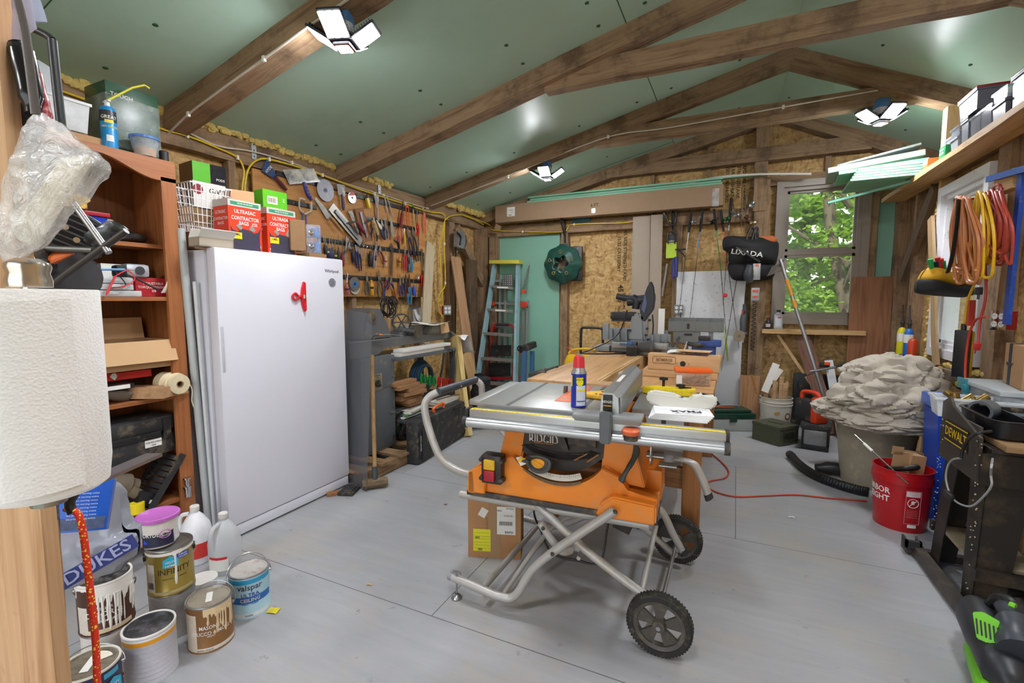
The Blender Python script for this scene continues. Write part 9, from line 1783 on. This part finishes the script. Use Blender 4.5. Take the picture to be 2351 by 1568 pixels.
for k in range(15):
 a=rnd.uniform(0,2*PI);r_=rnd.uniform(0,.09);q=P+V((r_*math.cos(a),r_*math.sin(a),.1));tp=P+V((r_*1.45*math.cos(a),r_*1.45*math.sin(a),rnd.uniform(.46,.6)));b=B();b.bar(q,tp,rnd.choice((.02,.03,.04)),rnd.choice((.02,.025)),(0,1,.2))
 single('wood_offcut','pale square wood offcut standing in the white bucket','wood offcut',b,WOOD('#c3a077','#9f7c55',.7,1.0),group='wood offcuts in the white bucket')
for k,(u0,v0,u1,v1,wd,mt,lab_)in enumerate(((1755,900,1782,835,.07,WP,'tall white plastic trim offcut sticking out of the white bucket'),(1770,880,1793,848,.05,WP,'short white trim offcut leaning right in the white bucket'),(1737,905,1725,860,.022,WOOD('#a8743e','#845628',.6),'round brown stick leaning left in the white bucket'))):
 dd=dep(P);b=B();b.bar(onD(u0,v0,dd),onD(u1,v1,dd),wd,.018,(0,1,.2));single('trim_offcut',lab_,'offcut',b,mt)
t=T('plastic_pitcher','clear plastic cup hanging behind the white bucket','cup',onD(1752,875,5.85));b=B();b.tube([onD(1745,862,5.8),onD(1752,870,5.8),onD(1762,878,5.8)],[.06,.07,.05],n=16,smooth=3);part('cup',b,CLEAR('#9aa4a8',.5,.15),t,world=True)
fc,rz_,w_=front(1790,1027,1836,1012);P0,P1=onZ(1765,1003),onZ(1789,1026);P2=onZ(1832,1018)
d=(P2-P1).normalized();t=T('ammo_can','olive steel ammo can on the floor beside the white bucket','ammo can',(P1+P2)/2,math.atan2(d.y,d.x));wd=(P2-P1).length;AM=M('#4b4e3c',.5,.2,var=.08,dirt=.12)
b=B();b.bx(-wd/2,wd/2,0,.30,0,.175,.005);part('can_body',b,AM,t);b=B();b.bx(-wd/2-.004,wd/2+.004,-.004,.304,.155,.185,.005);b.bx(-.02,.03,.08,.22,.185,.192,.003);part('lid',b,AM,t);b=B();b.tube([(-wd*.3,-.006,.15),(-wd*.3,-.012,.05),(wd*.3,-.012,.05),(wd*.3,-.006,.15)],.004,n=6,smooth=2);b.bx(-wd*.25,wd*.25,-.008,.0,.07,.13,.003);part('latch',b,M('#33362a',.5,.3),t)
P1,P2=onZ(1838,1030),onZ(1902,1040);d=(P2-P1).normalized();t=T('toolbox','black toolbox with clear front compartment under the orange inflator','toolbox',(P1+P2)/2,math.atan2(d.y,d.x));wd=(P2-P1).length
b=B();b.bx(-wd/2,wd/2,0,.42,0,.05,.006);b.bx(-wd/2,wd/2,.02,.42,.05,.24,.008);part('toolbox_body',b,BLACK,t);b=B();b.bx(-wd/2+.02,wd/2-.02,.003,.015,.05,.19,.004);part('clear_window',b,CLEAR('#9fa0a0',.65,.2,.1),t);b=B();b.bx(-wd/2-.012,wd/2+.012,-.02,.44,.20,.25,.012);part('lid',b,BLK2,t)
q=(P1+P2)/2+V((0,.12,0));t=T('tire_inflator','orange and black portable inflator with top handle on the black toolbox','inflator',V((q.x-.03,q.y+.02,.252)),-.9)
b=B();b.bx(-.13,.07,-.06,.06,0,.2,.02);part('black_body',b,BLK2,t)
for x,w2 in((.09,.05),):b=B();b.bx(x-w2/2,x+w2/2+.02,-.07,.07,.0,.24,.015);part('orange_end',b,M('#d2401c',.4),t)
b=B();b.tube([(-.1,0,.19),(-.1,0,.25),(-.05,0,.27),(.06,0,.27),(.1,0,.23)],.02,n=12,smooth=4);part('handle',b,M('#d2401c',.4),t);b=B();b.bx(.118,.124,-.03,.03,.12,.17,.004);part('display',b,M('#8a8c90',.3),t)
b=B();q=onY(1893,838,5.9);b.box(q,(.09,.05,.05),bev=.01);b.mat(1);b.box(q+V((.02,-.028,.02)),(.05,.01,.03));single('rafter_clamp','black and orange clamp at the top of the grey level bar','clamp',b,[BLACK,ORNG])
P1,P2=onZ(1628,990),onZ(1733,990);d=(P2-P1).normalized();t=T('tackle_box','green and pale grey tackle box on the floor by the workbench','tackle box',(P1+P2)/2,math.atan2(d.y,d.x));wd=(P2-P1).length
b=B();b.bx(-wd/2,wd/2,0,.25,0,.13,.012);part('lower_body',b,M('#a5a9a6',.45),t);b=B();b.bx(-wd/2-.006,wd/2+.006,-.006,.256,.132,.19,.012);b.bx(-wd/2+.03,wd/2-.03,.02,.24,.19,.225,.02);part('lid',b,M('#1d4032',.4),t)
b=B();b.bx(-.03,.045,-.016,-.006,.10,.16,.004);part('latch',b,M('#1d4032',.4),t);b=B();b.tube([(-wd*.22,.12,.22),(-wd*.18,.12,.25),(wd*.2,.12,.25),(wd*.24,.12,.22)],.012,n=10,smooth=3);part('handle',b,M('#8a8e90',.4,.4),t)
b=B();b.bx(-wd*.28,wd*.12,.1,.18,.226,.245,.006);single('plier_grips','orange-handled tool lying on the tackle box lid','tool',b,M('#c2552c',.4),V(((P1+P2)/2)),math.atan2(d.y,d.x))
b=B();b.tube([(P1+P2)/2+V((-.26,.1,.0)),(P1+P2)/2+V((-.25,.12,.2)),(P1+P2)/2+V((-.18,.12,.28)),(P1+P2)/2+V((-.12,.12,.22))],.018,n=10,smooth=5);single('curved_tool','curved black tool handle rising behind the tackle box','handle',b,BLACK)
b=B();b.sph(onZ(1622,972,.1),.05,12,8,(.6,.8,1.2));single('lime_pouch','lime green pouch squeezed between the workbench and tackle box','pouch',b,M('#9ccc1c',.6))
t=T('air_hose','thin red hose snaking over the grey floor to the red bucket','hose',onZ(1700,1140,0));b=B();b.tube([onZ(u,v,.007)for u,v in((1560,1000),(1618,1032),(1650,1055),(1672,1080),(1665,1097),(1632,1104),(1624,1113),(1640,1128),(1690,1140),(1760,1138),(1830,1136),(1900,1143),(1990,1150))],.006,n=8,smooth=8);part('hose_line',b,M('#b8452c',.5),t,world=True)
t=T('leaf_blower','lime green and black cordless garden tool lying at the bottom right corner','garden tool',(1.0,2.3,0));LM_=M('#6fc41c',.35)
def Fz(u,v,z):return onZ(u,v,z)
b=B();b.tube([Fz(2240,1395,.14),Fz(2262,1440,.15),Fz(2300,1520,.14),Fz(2340,1600,.12)],[.05,.075,.07,.05],n=18,smooth=5);part('black_housing',b,M('#2b2d31',.4),t,world=True)
b=B();b.tube([Fz(2300,1390,.25),Fz(2320,1410,.27),Fz(2335,1450,.25),Fz(2345,1500,.22)],[.025,.03,.05,.06],n=14,smooth=4);part('battery_hood',b,M('#3a3e46',.4),t,world=True)
b=B();b.tube([Fz(2275,1390,.22),Fz(2290,1375,.27),Fz(2315,1378,.29),Fz(2332,1392,.28)],.02,n=10,smooth=4);part('handle',b,BLACK,t,world=True)
q=Fz(2277,1445,.235);Fx=frame(q,CAM-q)@Matrix.Rotation(-.1,4,'Z');b=B(Fx);b.prism([(-.055,.03),(-.03,.045),(.05,.03),(.055,-.02),(.02,-.05),(-.03,-.05)],.012,bev=.003);gp=part('green_vent',b,LM_,t,world=True)
b=B(Fx)
for k in range(8):b.box((-.036+.011*k,-.01,.013),(.005,.05,.002),(0,0,.25))
part('vent_slots',b,BLACK,gp,world=True)
b=B();b.tube([Fz(2243,1480,.06),Fz(2255,1520,.06),Fz(2275,1580,.06),Fz(2290,1640,.06)],[.03,.045,.045,.03],n=14,smooth=4);part('green_chute',b,LM_,t,world=True)
b=B();b.tube([Fz(2262,1480,.16),Fz(2270,1505,.16),Fz(2282,1530,.16)],.006,n=8);part('green_trim',b,LM_,t,world=True);b=B();b.tube([Fz(2318,1388,.30),Fz(2332,1394,.30)],.012,n=8);part('green_button',b,LM_,t,world=True)
b=B();q=onZ(2325,1352,.0);b.tube([onZ(2298,1350,.015),onZ(2320,1354,.02),onZ(2351,1350,.03)],[.02,.035,.05],n=12,smooth=3,flat=.5);b.tube([onZ(2351,1350,.03),onZ(2355,1330,.1)],.03);single('floor_pedal','flat black foot pedal on the floor under the machine stand','pedal',b,BLACK)
def leaf_mat(c):
 m,n,b=newmat('leaf_'+c.strip('#'));b.inputs['Base Color'].default_value=lin(c);b.inputs['Roughness'].default_value=.5
 f=noise(n,coords(n),1.5,3);n.links.new(mixc(n,f,c,'#a8c850'),b.inputs['Base Color'])
 tr=N(n,'BsdfTranslucent');tr.inputs[0].default_value=lin('#9ccc3c');mx=N(n,'MixShader');mx.inputs[0].default_value=.45
 out=n.nodes['Material Output'];n.links.new(b.outputs[0],mx.inputs[1]);n.links.new(tr.outputs[0],mx.inputs[2]);n.links.new(mx.outputs[0],out.inputs[0]);return m
LEAF=[leaf_mat('#4a7a24'),leaf_mat('#6a9a30'),leaf_mat('#3a6422')];BARK=WOOD('#6b6250','#453e33',.9,.5,.3,ax=2)
def tree(lab_,x,y,rx,ry,z0,z1,n,mt,seed,tr=.14,size=.11,bend=0.0):
 rnd=random.Random(seed);t=T('broadleaf_tree',lab_,'tree',(x,y,-.6));b=B()
 b.tube([(x,y,-.6),(x+bend*.3,y,1.0),(x+bend,y,2.6),(x+bend*1.4,y,z1)],[tr,tr*.85,tr*.6,tr*.3],n=12,smooth=4)
 for k in range(6):
  a=rnd.uniform(0,2*PI);h_=rnd.uniform(.8,z1*.7);b.tube([(x+bend*.5,y,h_),(x+bend*.5+math.cos(a)*rx*.4,y+math.sin(a)*ry*.4,h_+.6),(x+math.cos(a)*rx*.8,y+math.sin(a)*ry*.8,h_+1.0)],[tr*.35,tr*.2,tr*.08],n=6,smooth=3)
 part('trunk',b,BARK,t,world=True);b=B();vs,fs=[],[]
 cl=[(rnd.uniform(-1,1)*rx,rnd.uniform(-1,1)*ry,rnd.uniform(z0,z1),rnd.uniform(.3,.6))for _ in range(70)]
 for k in range(n):
  cx,cy,cz,cr=rnd.choice(cl);a,e=rnd.uniform(0,2*PI),rnd.uniform(-1,1)
  p=V((x+cx+cr*math.cos(a)*rnd.random(),y+cy+cr*math.sin(a)*rnd.random(),cz+cr*e*.5));s=size*rnd.uniform(.6,1.2)
  d=V((rnd.uniform(-1,1),rnd.uniform(-1,1),rnd.uniform(-.6,.3))).normalized();q=d.cross(V((rnd.uniform(-1,1),rnd.uniform(-1,1),rnd.uniform(.2,1)))).normalized();i=len(vs)
  vs+=[p,p+d*s*.4+q*s*.38,p+d*s,p+d*s*.4-q*s*.38];fs.append((i,i+1,i+2,i+3))
 b._add(vs,fs);part('foliage',b,mt,t,world=True,smooth=False)
tree('leafy tree close outside the back window with leaning trunk',1.9,9.6,2.0,.9,-.4,5.0,6500,LEAF[0],1,bend=-.5)
tree('bright tree standing left outside the back window',.4,11.5,2.4,1.2,-.5,6.5,9000,LEAF[1],2,.12,.18,.3)
tree('darker tree behind, right of the back window',3.6,12.5,2.8,1.3,-.5,7.0,9000,LEAF[2],3,.2,.2,-.4)
tree('tall far tree filling the gap beyond the back window',1.6,15.0,3.2,1.8,-.5,6.5,20000,LEAF[1],4,.25,.34)
tree('leafy tree outside the right window',5.2,6.2,1.4,2.6,-.5,5.0,7500,LEAF[1],5,.15,.13)
tree('second tree farther out beyond the right window',8.5,7.5,1.8,4.5,-.5,7.5,12000,LEAF[0],6,.2,.3)
tree('tree outside the nearer right window',5.5,2.2,1.5,2.2,-.5,5.0,4500,LEAF[2],7,.15,.16)
tree('far tree beyond the right window toward the back corner',7.0,12.0,3.0,2.5,-.5,8.0,7500,LEAF[0],8,.2,.2)
